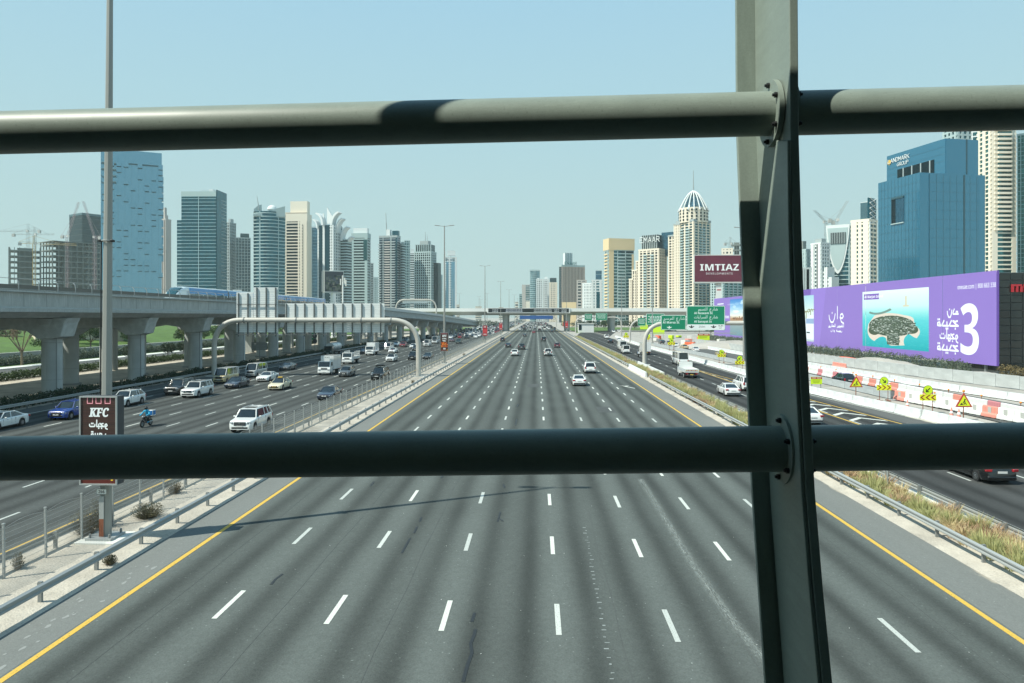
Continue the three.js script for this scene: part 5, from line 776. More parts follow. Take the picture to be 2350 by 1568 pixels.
// ---- middle, far ----
tower('tiny teal block left of the pinkish tower in the distance', [-34.62,-1700,6.3,0,63.12], { n: 12, t: .3, p: .3, glass: GL.green, slab: WL.pale });
tower('distant pinkish tower with a green glass panel', [-13.88,-1500,16.66,0,76.25], { n: 20, t: .3, p: .3, glass: GL.sky, slab: WL.rose, f: [[.15, 6], [.4, 2]], blocks: [['low_block', .75, 0, .5, 42, 1.2, WL.cream, .2], ['glass_panel', .72, 50, .5, 16, 1.02, GL.green]] });
tower('distant round glass tower with pale floor lines', [6.9,-1400,19.86,0,100.27], { plan: 'round', d: 20, n: 26, t: .22, p: .3, glass: GL.sky, slab: WL.pale, cap: 2.5 });
tower('distant white tower with arched top in front of the round glass tower', [10.78,-1250,10.79,0,75.13], { n: 22, t: .45, p: .4, glass: GL.grey, slab: WL.white, f: 4, pw: 1.6, blocks: [['arch_top', .3, 73, .35, 5, .5, WL.white]] });
tower('second distant white tower beside the first', [22.69,-1270,10.95,0,76.15], { n: 22, t: .45, p: .4, glass: GL.grey, slab: WL.white, f: 5, pw: 1.4, blocks: [['roof_gable', .5, 76, .5, 5, .4, WL.white]] });
tower('distant beige tower with a grey glass top', [38.43,-1300,15.2,0,71.29], { n: 20, t: .4, p: .3, glass: GL.grey, slab: WL.beige, f: 6, pw: 1.8, blocks: [['glass_top', .5, 73, .8, 8, .8, GL.grey]] });
tower('brown striped office slab with green lettering on its roof', [41.07,-1150,4.24,38.12,91.09], { side: 'L', phi: 25, n: 24, t: .02, p: .05, glass: GL.dark, slab: WL.brown, f: 17, pw: 1.7, pp: .6, pier: WL.brown, cap: 3, capM: WL.teal, extra: (o, w, d, H) => { box(o, 'crown', w * .3, 22, 8, -w * .12, H + 12, -6, WL.white); for (let k = 0; k < 5; k++) box(o, 'crown_rib', 1, 23, .8, w * (-.26 + k * .07), H + 12, -1.8, GL.sky); roofText(o, 'EMAAR', -w * .1, H + 3, d / 2, 5, mat(.03, .14, .13, .6)); } });
tower('pale banded mid-rise at the foot of the brown slab', [63.65,-900,12.12,0,55.02], { n: 14, t: .45, p: .3, glass: GL.grey, slab: WL.rose, f: 3, pw: 1.4 }); tower('pale blue glass mid-rise with white fins beside the beige frame tower', [68.21,-860,12.1,5.26,49.28], { phi: 30, n: 14, t: .3, p: .3, glass: GL.sky, slab: WL.white, f: 8, s: 4, pw: 1.2 }); tower('white stepped mid-rise with a dark slit', [77.95,-840,12.3,0,51.96], { n: 15, t: .3, p: .3, glass: GL.sky, slab: WL.white, f: [[.1, 2], [.35, 2], [.62, 4, .75, GL.deep], [.85, 3]] }); tower('slim blue glass top showing over the mid-rises', [90.34,-980,8.37,0,72.88], { n: 10, t: .05, p: .05, glass: GL.steelBlue, slab: WL.pale });
tower('low sand-coloured block just above the flyover deck', [39.2,-700,13.75,0,22.96], { name: 'low_building', n: 5, t: .6, p: .2, glass: GL.grey, slab: WL.sand, f: [[.3, 14], [.9, 3]], cap: 1 });
// ---- right skyline ----
tower('tower with a sand-yellow frame around teal balconies', [82.08,-800,5.85,27.74,93.69], { side: 'L', phi: 22, n: 26, t: .3, p: .4, glass: GL.teal, slab: WL.pale, f: [[.02, 5.5, 1, WL.sand], [.34, 1], [.66, 1], [.98, 2.4, .86, WL.sand]], s: [[.1, 3], [.5, 2], [.9, 3]], balc: [[.5, 9, 1.4, 1, 22]], sbalc: [[.5, 9, 1.3, 0, 23, WL.sand]], cap: 0, extra: (o, w, d, H) => { box(o, 'frame_top', w + 1.6, 13, d + 1.6, 0, H - 2, 0, WL.sand); } });
function roofText(o, s, x, y, z, size, m) { // raised letters from bars on a 4 x 6 grid
  const GLY = { E: [[0, 0, 0, 6], [0, 0, 4, 0], [0, 3, 3, 3], [0, 6, 4, 6]], M: [[0, 0, 0, 6], [0, 6, 2, 2], [2, 2, 4, 6], [4, 6, 4, 0]], A: [[0, 0, 2, 6], [2, 6, 4, 0], [1, 2, 3, 2]], R: [[0, 0, 0, 6], [0, 6, 3.5, 6], [3.5, 6, 3.5, 3], [3.5, 3, 0, 3], [1.5, 3, 4, 0]], L: [[0, 6, 0, 0], [0, 0, 4, 0]], N: [[0, 0, 0, 6], [0, 6, 4, 0], [4, 0, 4, 6]], D: [[0, 0, 0, 6], [0, 6, 3, 5.4], [3, 5.4, 4, 3], [4, 3, 3, .6], [3, .6, 0, 0]], K: [[0, 0, 0, 6], [0, 2.4, 4, 6], [1.4, 3.4, 4, 0]], G: [[4, 5, 2, 6], [2, 6, 0, 4], [0, 4, 0, 2], [0, 2, 2, 0], [2, 0, 4, 1], [4, 1, 4, 3], [4, 3, 2.4, 3]], O: [[0, 1, 0, 5], [0, 5, 2, 6], [2, 6, 4, 5], [4, 5, 4, 1], [4, 1, 2, 0], [2, 0, 0, 1]], U: [[0, 6, 0, 1], [0, 1, 2, 0], [2, 0, 4, 1], [4, 1, 4, 6]], P: [[0, 0, 0, 6], [0, 6, 4, 5.6], [4, 5.6, 4, 3.2], [4, 3.2, 0, 3]] };
  const k = size / 6, W = s.length * 5.4 * k;
  [...s].forEach((c, i) => part(o, 'roof_letter', merged(GLY[c].map(([a, b, c2, d2]) => bar([a * k, b * k, 0], [c2 * k, d2 * k, 0], .5 * k, 4))), m, [x - W / 2 + i * 5.4 * k, y, z]));
}
tower('cream stepped apartment tower with rooftop lettering', [130.88,-760,21.01,8.21,80.91], { phi: 28, n: 27, t: .34, p: .5, glass: GL.dark, slab: WL.beige, f: 6, s: 5, pw: 1.5, balc: [[.32, 4.4, 1.8, 1, 26, WL.pale], [.68, 4.4, 1.8, 1, 26, WL.pale]], cap: 2, extra: (o, w, d, H, f) => { box(o, 'dark_crown', w * .8, 17, d * .6, -w * .1, H + 9, -2, GL.dark); roofText(o, 'EMAAR', -w * .04, H + 9.5, d * .3 - 1.2, 5.6, WL.white); for (let k = 0; k < 9; k++) box(o, 'crown_fin', .8, 17, .8, w * (-.48 + k * .095), H + 9, d * .3 - 1.9, WL.grey); box(o, 'glass_crown', w * .55, 26, d * .5, w * .62, H + 7, -d * .5, GL.steelBlue); for (const [u, hh, ww] of [[-.56, .86, .22], [-.76, .74, .22], [-.94, .62, .16]]) { box(o, 'step_wing', w * ww, H * hh, d * .8, u * w, H * hh / 2, .4, GL.dark); const n = Math.floor(27 * hh); for (let k = 0; k < n; k++) box(o, 'wing_band', w * ww + 1, f * .38, d * .8 + 1, u * w, (k + .5) * f, .4, WL.beige); for (const e of [-.5, 0, .5]) box(o, 'wing_pier', 1.2, H * hh, d * .8 + 1.6, (u + e * ww) * w, H * hh / 2, .4, WL.beige); box(o, 'wing_cornice', w * ww + 1.6, 1.4, d * .8 + 2, u * w, H * hh + .6, .4, WL.cream); } } });
tower('tall cream tower with a ribbed pointed dome and spire', [159.03,-720,17.09,16.63,106.13], { phi: 42, n: 38, t: .33, p: .5, glass: GL.teal, slab: WL.beige, f: 5, s: 5, pw: 1.5, balc: [[.3, 5.5, 1.8, 1, 36, WL.pale], [.7, 5.5, 1.8, 1, 36, WL.pale]], sbalc: [[.5, 8, 1.6, 1, 36, WL.pale]], cap: 2.4, capM: WL.grey, extra: (o, w, d, H, f) => {
  const wing = (u, v, ww, dd, hh) => { box(o, 'wing', ww, hh, dd, u, hh / 2, v, GL.dark); for (let k = 0; k < Math.floor(hh / f); k++) box(o, 'wing_band', ww + 1, f * .4, dd + 1, u, (k + .5) * f, v, WL.beige); for (const e of [-.5, -.17, .17, .5]) box(o, 'wing_pier', 1.5, hh, dd + 1.5, u + e * ww, hh / 2, v, WL.beige); box(o, 'wing_cornice', ww + 2, 1.6, dd + 2, u, hh + .7, v, WL.grey); };
  wing(-w * .86, -d * .1, w * .62, d * .8, H * .89); wing(-w * .42, d * .1, w * .3, d * .9, H * .985);
  const R0 = Math.min(w, d) * .64, sh = 15; part(o, 'drum', new THREE.CylinderGeometry(R0, R0, sh, 20), WL.beige, [0, H + sh / 2, 0]); for (let k = 0; k < 20; k++) { const a = k / 20 * 2 * PI; for (let j = 0; j < 4; j++) part(o, 'drum_window', UB, GL.dark, [Math.cos(a) * R0, H + 2.5 + j * 3.3, Math.sin(a) * R0], [0, -a, 0], [.6, 2, 1.7]); }
  const dome = []; for (let i = 0; i <= 10; i++) { const t = i / 10; dome.push(new THREE.Vector2(R0 * .86 * (1 - t) ** .55 * (1 - .12 * t) + .2, t * 18)); } part(o, 'dome_glass', new THREE.LatheGeometry(dome, 24), GL.sky, [0, H + sh - 2, 0]);
  for (let k = 0; k < 16; k++) { const a = k / 16 * 2 * PI, pts = []; for (let i = 0; i <= 8; i++) { const t = i / 8, r = R0 * 1.03 * (1 - t) ** .55 * (1 - .12 * t) + .5; pts.push(new THREE.Vector3(Math.cos(a) * r, H + sh - 3 + t * 21.5, Math.sin(a) * r)); } part(o, 'dome_rib', new THREE.TubeGeometry(new THREE.CatmullRomCurve3(pts), 10, .75, 4), WL.white); }
  mast(o, 0, H + sh + 14, 0, 26, .8); } });
tower('unfinished tower peeping over the maroon billboard', [258.75,-900,11.51,0,103.6], { n: 16, t: .25, p: 1, glass: WL.frame, open: .5, slab: WL.frame, f: 5, cap: 0 }); tower('cream gabled block left of the unfinished tower', [242.36,-880,13.35,0,92.95], { n: 20, t: .5, p: .3, glass: GL.grey, slab: WL.cream, f: 4, pw: 2.2 }); crane('small far crane above the maroon billboard', 250.04, -920, 103.49, 14, 8, .2, WL.grey);
tower('pale balcony tower below the maroon billboard', [183.47,-700,11.49,18.02,46.83], { phi: 40, n: 18, t: .4, p: .8, glass: GL.green, slab: WL.pale, f: 5, s: 5, pw: 1.4 });
tower('pale grey apartment block right behind the footbridge post', [241.07,-640,7.92,6.47,68.83], { phi: 40, n: 20, t: .4, p: .5, glass: GL.dark, slab: WL.pale, f: 4, s: 4, pw: 2, blocks: [['stair_tower', .3, 66, .3, 12, .4, WL.frame]] });
tower('white and grey stepped apartment tower left of the glass oval', [246.19,-620,7.61,6.91,72.6], { phi: 42, n: 22, t: .4, p: .5, glass: GL.green, slab: WL.white, f: [[0, 4], [.35, 1.5], [.65, 1.5], [1, 4]], s: 4, pw: 1.6, extra: (o, w, d, H, f) => { for (const [u, hh] of [[.7, .72], [1.15, .6]]) { box(o, 'step_wing', w * .5, H * hh, d * .7, u * w, H * hh / 2, -1, GL.green); for (let k = 0; k < 22 * hh - 1; k++) box(o, 'wing_band', w * .5 + .8, f * .42, d * .7 + .8, u * w, (k + .5) * f, -1, WL.white); for (const e of [-.45, .1, .45]) box(o, 'wing_pier', 1.6, H * hh, d * .7 + 1.4, (u + e * .5) * w, H * hh / 2, -1, WL.white); } box(o, 'roof_pergola', w * .7, 4, d * .5, 0, H + 3, 0, WL.grey); } });
tower('grey low apartment block above the left part of the purple billboard', [214.97,-560,9.42,0,46.76], { n: 14, t: .35, p: .3, glass: GL.green, slab: WL.grey, f: 4, pw: 3.4 });
tower('glass tower with a pale oval shield front', [279.43,-640,18.96,0,90.1], { turn: -8, n: 24, t: .2, p: .4, glass: GL.teal, slab: WL.pale, f: 2, s: 4, cap: 1.5, sbalc: [[.5, 7, 1.4, 0, 20]], extra: (o, w, d, H) => { const sh = (k) => { const s = new THREE.Shape(); s.moveTo(-w * .52 * k, 0); s.lineTo(w * .52 * k, 0); s.bezierCurveTo(w * .42 * k, -28 * k, w * .2 * k, -42 * k, 0, -44 * k); s.bezierCurveTo(-w * .2 * k, -42 * k, -w * .42 * k, -28 * k, -w * .52 * k, 0); return s; }; part(o, 'shield_frame', new THREE.ExtrudeGeometry(sh(1), { depth: 1.6, bevelEnabled: false }), WL.white, [0, H + 2, d / 2 + .4]); part(o, 'shield_glass', new THREE.ExtrudeGeometry(sh(.86), { depth: .5, bevelEnabled: false }), WL.pale, [0, H - .8, d / 2 + 1.8]); box(o, 'vent_panel', w * .66, 10, .6, w * .02, H - 10, d / 2 + 2.5, GL.dark); for (let k = 0; k < 9; k++) box(o, 'vent_fin', .5, 10, .5, w * (-.28 + k * .074), H - 10, d / 2 + 2.9, WL.grey); } });
crane('luffing crane leaning right above the oval-fronted tower', 288.45, -690, 102.31, 22, 7, 0, WL.grey, 1.05); crane('smaller crane at the left of the oval-fronted tower roof', 278.95, -690, 100.68, 16, 8, PI, WL.grey, .8);
tower('cream tower with a lattice-topped blue grid column', [249.96,-540,11.71,5.26,81.39], { phi: 24, n: 25, t: .4, p: .5, glass: GL.teal, slab: WL.cream, f: [[0, 2.4], [.25, 1.6], [.5, 2.4], [.75, 1.6], [1, 2.4]], s: [[.02, 1], [.5, .6], [.98, 1]], pw: 2.2, pier: WL.cream, cap: 2, extra: (o, w, d, H, f) => { box(o, 'upper_block', w * .55, 15, d * .8, w * .18, H + 8, -2, WL.white); for (let k = 0; k < 7; k++) box(o, 'upper_fin', .7, 14, .8, w * (-.05 + k * .075), H + 8, d * .4 - 1.8, GL.sky); box(o, 'lattice_core', 1.4, 20, d * .9, w / 2 - .5, H + 8, 0, GL.deep); for (let j = 0; j < 5; j++) for (const s of [-1, 1]) part(o, 'lattice_bar', bar([w / 2 + .5, H - 2 + j * 4, s * d * .44], [w / 2 + .5, H + 2 + j * 4, -s * d * .44], .35, 4), WL.white); box(o, 'side_bands', .8, H, 1.2, w / 2 + .6, H / 2, d * .46, WL.white); } });
{ // deep blue glass office block with an upper box; local front along -x, flank along -z
  const o = thing('office_block', 'deep blue glass office block with white rooftop lettering behind the purple billboard', 'building', 159.77, 0, -300, -1.3387);
  const Hh = 69.8, Ht = 85.2, Wf = 24.55, Df = 32.1;
  MT.lm = phys(.05, .215, .325, .1, { metalness: .6, clearcoat: 1, clearcoatRoughness: .03, bumpMap: waves, bumpScale: .018 }); MT.joint = mat(.03, .08, .10, .5);
  box(o, 'lower_block', Wf, Hh, Df, -Wf / 2, Hh / 2, -Df / 2, MT.lm); box(o, 'rear_block', 11, 62, 17, -Wf - 5.4, 31, -23, MT.lm);
  box(o, 'flank_glazing', .3, Hh - .6, Df - 8.5, .06, Hh / 2, -4.6 - (Df - 8.5) / 2, MT.lm); box(o, 'flank_notch', .5, Hh - .6, .5, .1, Hh / 2, -21.5, MT.joint);
  box(o, 'upper_box', 34.6, Ht - Hh + 6, 16.3, -19.3, (Hh + Ht) / 2 - 3, -22.45, MT.lm); box(o, 'upper_flank', .3, Ht - Hh - .3, 16, -1.9, (Hh + Ht) / 2, -22.45, MT.lm); box(o, 'upper_notch', .4, Ht - Hh, .5, -1.8, (Hh + Ht) / 2, -24.6, MT.joint);
  for (let k = 1; k < 18; k++) { box(o, 'panel_joint', Wf, .09, .06, -Wf / 2, k * Hh / 18, .02, MT.joint); box(o, 'flank_joint', .06, .07, Df - 8.6, .22, k * Hh / 18, -4.6 - (Df - 8.5) / 2, MT.joint); }
  for (let k = 1; k < 12; k++) box(o, 'panel_joint', .07, Hh, .06, -k * Wf / 12, Hh / 2, .02, MT.joint); for (let k = 0; k < 8; k++) box(o, 'flank_joint', .06, Hh - 1, .1, .22, Hh / 2, -4.6 - k * 3.3, MT.joint); for (let k = 1; k < 5; k++) box(o, 'upper_joint', 34.5, .07, .06, -19.3, Hh + k * 3, -14.28, MT.joint);
  box(o, 'recess_glass', 7.3, 10.6, .3, -12.4, 55.6, .06, GL.steelBlue); box(o, 'recess_shade_strip', 2.4, 10.4, .34, -14.8, 55.6, .08, GL.dark); box(o, 'recess_lintel', 7.3, .8, .6, -12.4, 61.2, .25, MT.joint); box(o, 'recess_sill', 7.4, .4, .7, -12.4, 50.1, .25, WL.pale);  // the dark glass strip paints the shadow along one side of the recess
  box(o, 'loggia', 21.4, 6.6, .4, -18.8, Hh + 4.4, -14.2, GL.dark); for (let k = 0; k < 4; k++) box(o, 'loggia_post', .55, 6.6, .5, -25.6 + k * 5.2, Hh + 4.4, -14.0, WL.grey);
  roofText(o, 'LANDMARK', -28.6, Hh + 11.6, -14.0, 1.9, WL.white); roofText(o, 'GROUP', -26, Hh + 9.2, -14.0, 1.6, WL.white); part(o, 'emblem', new THREE.CircleGeometry(1.2, 20), MT.yellowPaint, [-34.9, Hh + 12.2, -14.15]);
}
tower('very tall cream tower with curved balconies rising behind the blue office block', [327.73,-520,8.57,14.26,162.42], { side: 'L', phi: 35, n: 50, t: .3, p: .5, glass: GL.green, slab: WL.cream, f: [[.03, 4], [.97, 3]], s: [[.05, 2.4], [.5, 3], [.95, 2]], pw: 1.5, balc: [[.5, 10, 2.2, 22, 46, WL.cream], [.2, 4, 1.6, 22, 46, WL.cream]], blocks: [['green_panel', .52, 88, .2, 30, 1.04, GL.emer]] });
tower('dark green glass tower at the right edge', [360.41,-500,23.35,0,138.03], { n: 44, t: .08, p: .1, glass: GL.emer, slab: WL.dkteal, f: 12, pw: .4, d: 40 });
tower('grey stepped balcony tower top above the blue office block', [373.1,-640,10.15,11.77,194.14], { side: 'L', phi: 40, n: 46, t: .4, p: .9, glass: GL.teal, slab: WL.pale, f: 4, s: 4, pw: 2 }); tower('teal glass tower top next to the cream tower', [373.19,-600,9.63,0,182.36], { n: 46, t: .25, p: .4, glass: GL.green, slab: WL.white, f: 3 });
// hazy far-off skyline: the few low shapes along the horizon
for (const [a, b, t, D, l] of [[1050, 1058, 700, 2200, 'faint low block at the left of the flyover horizon'], [1098, 1112, 704, 2300, 'faint low sand block over the flyover'], [1150, 1160, 706, 2400, 'faint far block behind the flyover message board'], [1186, 1193, 694, 2100, 'faint slim block left of the far towers']]) tower(l, [(a + b) / 2 / 1 * 0 + (((a + b) / 2 - 1231) / 1620) * D, -D, (b - a) / 1620 * D, 0, 9.6 + (727 - t) / 1620 * D], { name: 'far_block', n: 6, t: .4, p: .4, glass: GL.grey, slab: WL.beige });
// ================= plants =================
// n leaf blades scattered in (or on the shell of) an ellipsoid or box
function leaves(n, rx, ry, rz, size, shape = 'ball', cy = 0) {
  const pos = new Float32Array(n * 18), nor = new Float32Array(n * 18), a = new THREE.Vector3(), u = new THREE.Vector3(), v = new THREE.Vector3(), c = new THREE.Vector3(), nn = new THREE.Vector3();
  for (let i = 0; i < n; i++) {
    if (shape === 'ball') { c.set(R(-1, 1), R(-1, 1), R(-1, 1)); const l = c.length() || 1; c.multiplyScalar(Math.pow(rnd(), .38) / l); c.set(c.x * rx, c.y * ry, c.z * rz); } else c.set(R(-rx, rx), R(-ry, ry), R(-rz, rz));
    c.y += cy; a.set(R(-1, 1), R(-.3, 1), R(-1, 1)).normalize(); u.set(R(-1, 1), R(-1, 1), R(-1, 1)).cross(a).normalize(); v.crossVectors(a, u);
    const s = size * R(.6, 1.3); u.multiplyScalar(s); v.multiplyScalar(s * .5); nn.crossVectors(v, u).normalize();
    const P = [c.clone().sub(u), c.clone().add(v), c.clone().add(u), c.clone().sub(u), c.clone().add(u), c.clone().sub(v)];
    P.forEach((p, k) => { p.toArray(pos, i * 18 + k * 3); nn.toArray(nor, i * 18 + k * 3); });
  }
  const g = new THREE.BufferGeometry(); g.setAttribute('position', new THREE.BufferAttribute(pos, 3)); g.setAttribute('normal', new THREE.BufferAttribute(nor, 3)); g.setAttribute('uv', new THREE.BufferAttribute(new Float32Array(n * 12), 2)); return g;
}
const leafM = (r, g, b) => phys(r, g, b, .75, { transmission: .25, thickness: 0 });
MT.leafDark = leafM(.026, .055, .022); MT.leaf = leafM(.05, .095, .026); MT.leafLight = leafM(.10, .125, .03); MT.leafGrey = leafM(.105, .14, .09); MT.bark = mat(.10, .075, .055, .9); MT.twig = mat(.19, .15, .10, .9);
// hedges made of clumps; each run is one hedge
function hedge(label, pts, h, wd, m, clump, size, step, jit = .25) {
  const o = thing('hedge', label, 'hedge', pts[0][0], 0, pts[0][1]), V = [0, 1, 2].map(() => leaves(clump, wd * .62, h * .55, step * .8, size, 'ball', h * .5)), spots = [];
  line(pts, step, (x, z) => spots.push([x - pts[0][0], z - pts[0][1]]));
  V.forEach((g, k) => { const s = spots.filter((_, i) => i % 3 === k), im = new THREE.InstancedMesh(g, m, s.length); im.name = 'foliage'; s.forEach(([x, z], i) => im.setMatrixAt(i, mx(x + R(-jit, jit) * wd, 0, z, 0, R(0, 6.28), 0, 1, R(.8, 1.2), 1))); im.userData.kind = 'stuff'; o.add(im); });
}
hedge('long dark clipped hedge behind the guard rail under the viaduct', [[-54.6, -45], [-54.6, -330]], 1.25, 1.5, MT.leafDark, 260, .12, .8);
hedge('low bright hedge between the viaduct and the service road', [[-80, -60], [-80, -120], [-79.6, -300]], 1.3, 1.5, MT.leaf, 200, .16, 1.0);
hedge('climbing plants along the golf course wall', [[-103.4, -60], [-103.4, -320]], 2.1, 1.0, MT.leafGrey, 170, .18, 1.2);
{ const o = thing('garden_wall', 'long pale wall in front of the golf lawn', 'wall', -105, 0, -180); for (let k = 0; k < 26; k++) { box(o, 'wall_panel', .3, 2.3, 9.9, 0, 1.15, 125 - k * 10, MT.concrete); box(o, 'coping', .45, .14, 9.96, 0, 2.37, 125 - k * 10, MT.concreteLight); } }
function tree(label, x, z, h, rx, m, kind, y = 0, group) {
  const o = thing('tree', label, 'tree', x, y, z, R(0, 6), group), gs = [], th = h * .26;
  gs.push(bar([0, -.4, 0], [.1, th, 0], [h * .028, h * .018], 7));
  const tips = []; for (let k = 0; k < 7; k++) { const a = k * 2.4, r = rx * R(.35, .7), e = [Math.cos(a) * r, h * (kind === 'bare' ? R(.55, .85) : R(.36, .8)), Math.sin(a) * r]; gs.push(bar([.1, th * R(.75, 1), 0], e, [h * .013, h * .004], 5)); tips.push(e); if (kind === 'bare') for (let j = 0; j < 7; j++) { const f = [e[0] * R(.7, 1.6), e[1] + h * R(-.08, .22), e[2] * R(.7, 1.6)]; gs.push(bar([e[0] * .7, th + (e[1] - th) * .7, e[2] * .7], f, [h * .006, h * .002], 4)); for (let q = 0; q < 6; q++) gs.push(bar([(e[0] + f[0]) / 2, (e[1] + f[1]) / 2, (e[2] + f[2]) / 2], [f[0] + R(-1, 1) * rx * .3, f[1] + R(-.3, .6) * rx * .35, f[2] + R(-1, 1) * rx * .3], [h * .003, h * .0012], 3)); } }
  part(o, 'trunk', merged(gs), kind === 'bare' ? MT.twig : MT.bark);
  if (kind !== 'bare') { const cs = tips.map(([a, b, c]) => leaves(340, rx * R(.34, .5), h * R(.13, .2), rx * R(.34, .5), h * .022 + .05).translate(a, b + h * .05, c)); cs.push(leaves(500, rx * .6, h * .2, rx * .6, h * .022 + .05).translate(0, h * .82, 0)); part(o, 'crown', merged(cs), m); }
  return o;
}
tree('bare leafless tree on the lawn at the left edge', -100.27,-134.24, 9.5, 5.5, MT.leaf, 'bare', .4);
for (const [px, h, m, l] of [[[-160.74,-207.61], 11, MT.leafDark, 'dark tree behind the bare tree at the left edge'], [[-127.88,-192.56], 10.5, MT.leafLight, 'yellow-green tree seen between the first two columns'], [[-121.29,-187.92], 12, MT.leaf, 'full green tree left of the lamp post behind the viaduct'], [[-122.89,-208.92], 10, MT.leaf, 'dark green tree just right of the lamp post'], [[-105.27,-209.53], 8, MT.leafLight, 'light tree next to the beige villa'], [[-111.32,-243.16], 9, MT.leaf, 'green tree behind the second pair of columns'], [[-106.86,-264.6], 9, MT.leafLight, 'sparse tree behind the sign backs, left'], [[-108.33,-279.19], 10, MT.leaf, 'green tree behind the sign backs, middle'], [[-112.78,-313.68], 10, MT.leafDark, 'dark tree behind the sign backs, right']]) tree(l, px[0], px[1], h * .66, h * .4, m, '', .9);
for (let k = 0; k < 11; k++) tree('dense green tree in the row behind the golf course wall', -111 - R(0, 16), -96 - k * 21 + R(-6, 6), R(5.5, 7.5), R(2.6, 3.6), pick([MT.leafDark, MT.leaf, MT.leaf]), '', .4, 'trees behind the golf course wall');
for (const [px, l] of [[[-85.07,-145.26], 'round clipped shrub tree by the service road near the lamp post'], [[-85.44,-160.85], 'round clipped shrub tree by the service road near the villa'], [[-85.51,-168.05], 'round clipped shrub tree left of the third column'], [[-88.16,-180.03], 'round clipped shrub tree right of the villa']]) { const o = thing('shrub_tree', l, 'tree', px[0], 0, px[1]); part(o, 'trunk', bar([0, -.1, 0], [0, 1.5, 0], .07, 6), MT.bark); part(o, 'crown', leaves(1500, 1.7, 1.3, 1.7, .16).translate(0, 2.4, 0), MT.leafDark); }
{ // villa on the rise
  const o = thing('villa', 'beige villa with small windows on the golf course rise', 'house', -136, 2.2, -205, .7); box(o, 'wall', 22, 8, 12, 0, 4, 0, WL.cream2); const roof = new THREE.CylinderGeometry(.1, 9.5, 3, 4); roof.rotateY(PI / 4); part(o, 'roof', roof, mat(.36, .24, .16, .9), [0, 9.5, 0], null, [1.8, 1, 1]); for (let k = 0; k < 5; k++) for (const y of [2, 5.6]) { const w = box(o, 'window', 1.3, 1.7, .2, -8 + k * 4, y, 6.05, GL.dark); } box(o, 'string_course', 22.3, .3, 12.3, 0, 3.9, 0, WL.cream); }
// row of upright shrubs below the purple billboard
{
  const o = thing('shrub_row', 'row of upright grey-green shrubs under the purple billboard', 'shrubs', 71.2, 0, -119), V = [0, 1, 2, 3].map(() => leaves(230, .72, 1.2, .62, .13, 'ball', 1.3)), stem = merged([bar([0, 0, 0], [.05, .9, 0], .03, 4), bar([.1, 0, .1], [.2, .8, .2], .025, 4), bar([-.1, 0, -.1], [-.15, .9, .1], .025, 4)]);
  for (let k = 0; k < 135; k++) { const s = part(o, 'shrub', V[k % 4], MT.leafGrey, [R(-.25, .25) - k * .012, 0, -k * 1.28], [0, R(0, 6), 0], [1, R(.85, 1.15), 1]); part(s, 'stems', stem, MT.twig); }
}
hedge('dry brown hedge at the foot of the black facade', [[72.6, -112], [80, -112.6], [90, -113]], 1.9, 2.2, leafM(.17, .13, .05), 220, .16, 1.0);
// tall dry grass in the right median
{
  const tuft = (n, h, sp, lean) => { const gs = []; for (let i = 0; i < n; i++) { const a = R(0, 6.28), r = sp * Math.sqrt(rnd()), x = Math.cos(a) * r, z = Math.sin(a) * r, hh = h * R(.55, 1.1), lx = Math.cos(a) * lean * R(.3, 1.2), lz = Math.sin(a) * lean * R(.3, 1.2), w = R(.008, .018), q = R(0, 3.14), wx = Math.cos(q) * w, wz = Math.sin(q) * w; const g = new THREE.BufferGeometry(); g.setAttribute('position', new THREE.Float32BufferAttribute([x - wx, 0, z - wz, x + wx, 0, z + wz, x + lx * .4 + wx, hh * .6, z + lz * .4 + wz, x - wx, 0, z - wz, x + lx * .4 + wx, hh * .6, z + lz * .4 + wz, x + lx * .4 - wx, hh * .6, z + lz * .4 - wz, x + lx * .4 - wx, hh * .6, z + lz * .4 - wz, x + lx * .4 + wx, hh * .6, z + lz * .4 + wz, x + lx, hh, z + lz], 3)); g.computeVertexNormals(); gs.push(g); } const g = mergeGeometries(gs); g.setAttribute('uv', new THREE.BufferAttribute(new Float32Array(g.attributes.position.count * 2), 2)); return g; };
  const kinds = [[tuft(150, 1.0, .3, .35), leafM(.42, .42, .18)], [tuft(150, .9, .32, .4), leafM(.58, .47, .25)], [tuft(140, .85, .3, .4), leafM(.44, .29, .17)]];
  const spots = [[], [], []];
  for (let z = -13; z > -330; z -= z > -130 ? .34 : .6) for (let c = 0; c < 2; c++) { const g = fbm(z / 60 + 3, .3 + c * .2), k = g + R(-.14, .14) < .46 ? 0 : R(0, 1) < .6 ? 1 : 2, x = 18.75 + (c - .5) * .85 + R(-.45, .45); if (rnd() < .35 + 1.05 * fbm(z / 23 + 7, c * .3)) spots[k].push([x, z + R(-.2, .2)]); }
  kinds.forEach(([g, m], k) => { const im = new THREE.InstancedMesh(g, m, spots[k].length); spots[k].forEach(([x, z], i) => im.setMatrixAt(i, mx(x, .03, z, 0, R(0, 6.28), 0, R(.8, 1.3), R(.42, .95), R(.8, 1.3)))); im.name = ['green_grass', 'straw_grass', 'russet_grass'][k]; tag(im, ['tall yellow-green ornamental grass between the two guard rails', 'tall straw-coloured dry grass between the two guard rails', 'tall russet dry grass between the two guard rails'][k], 'grass', null, 'stuff'); scene.add(im); });
}
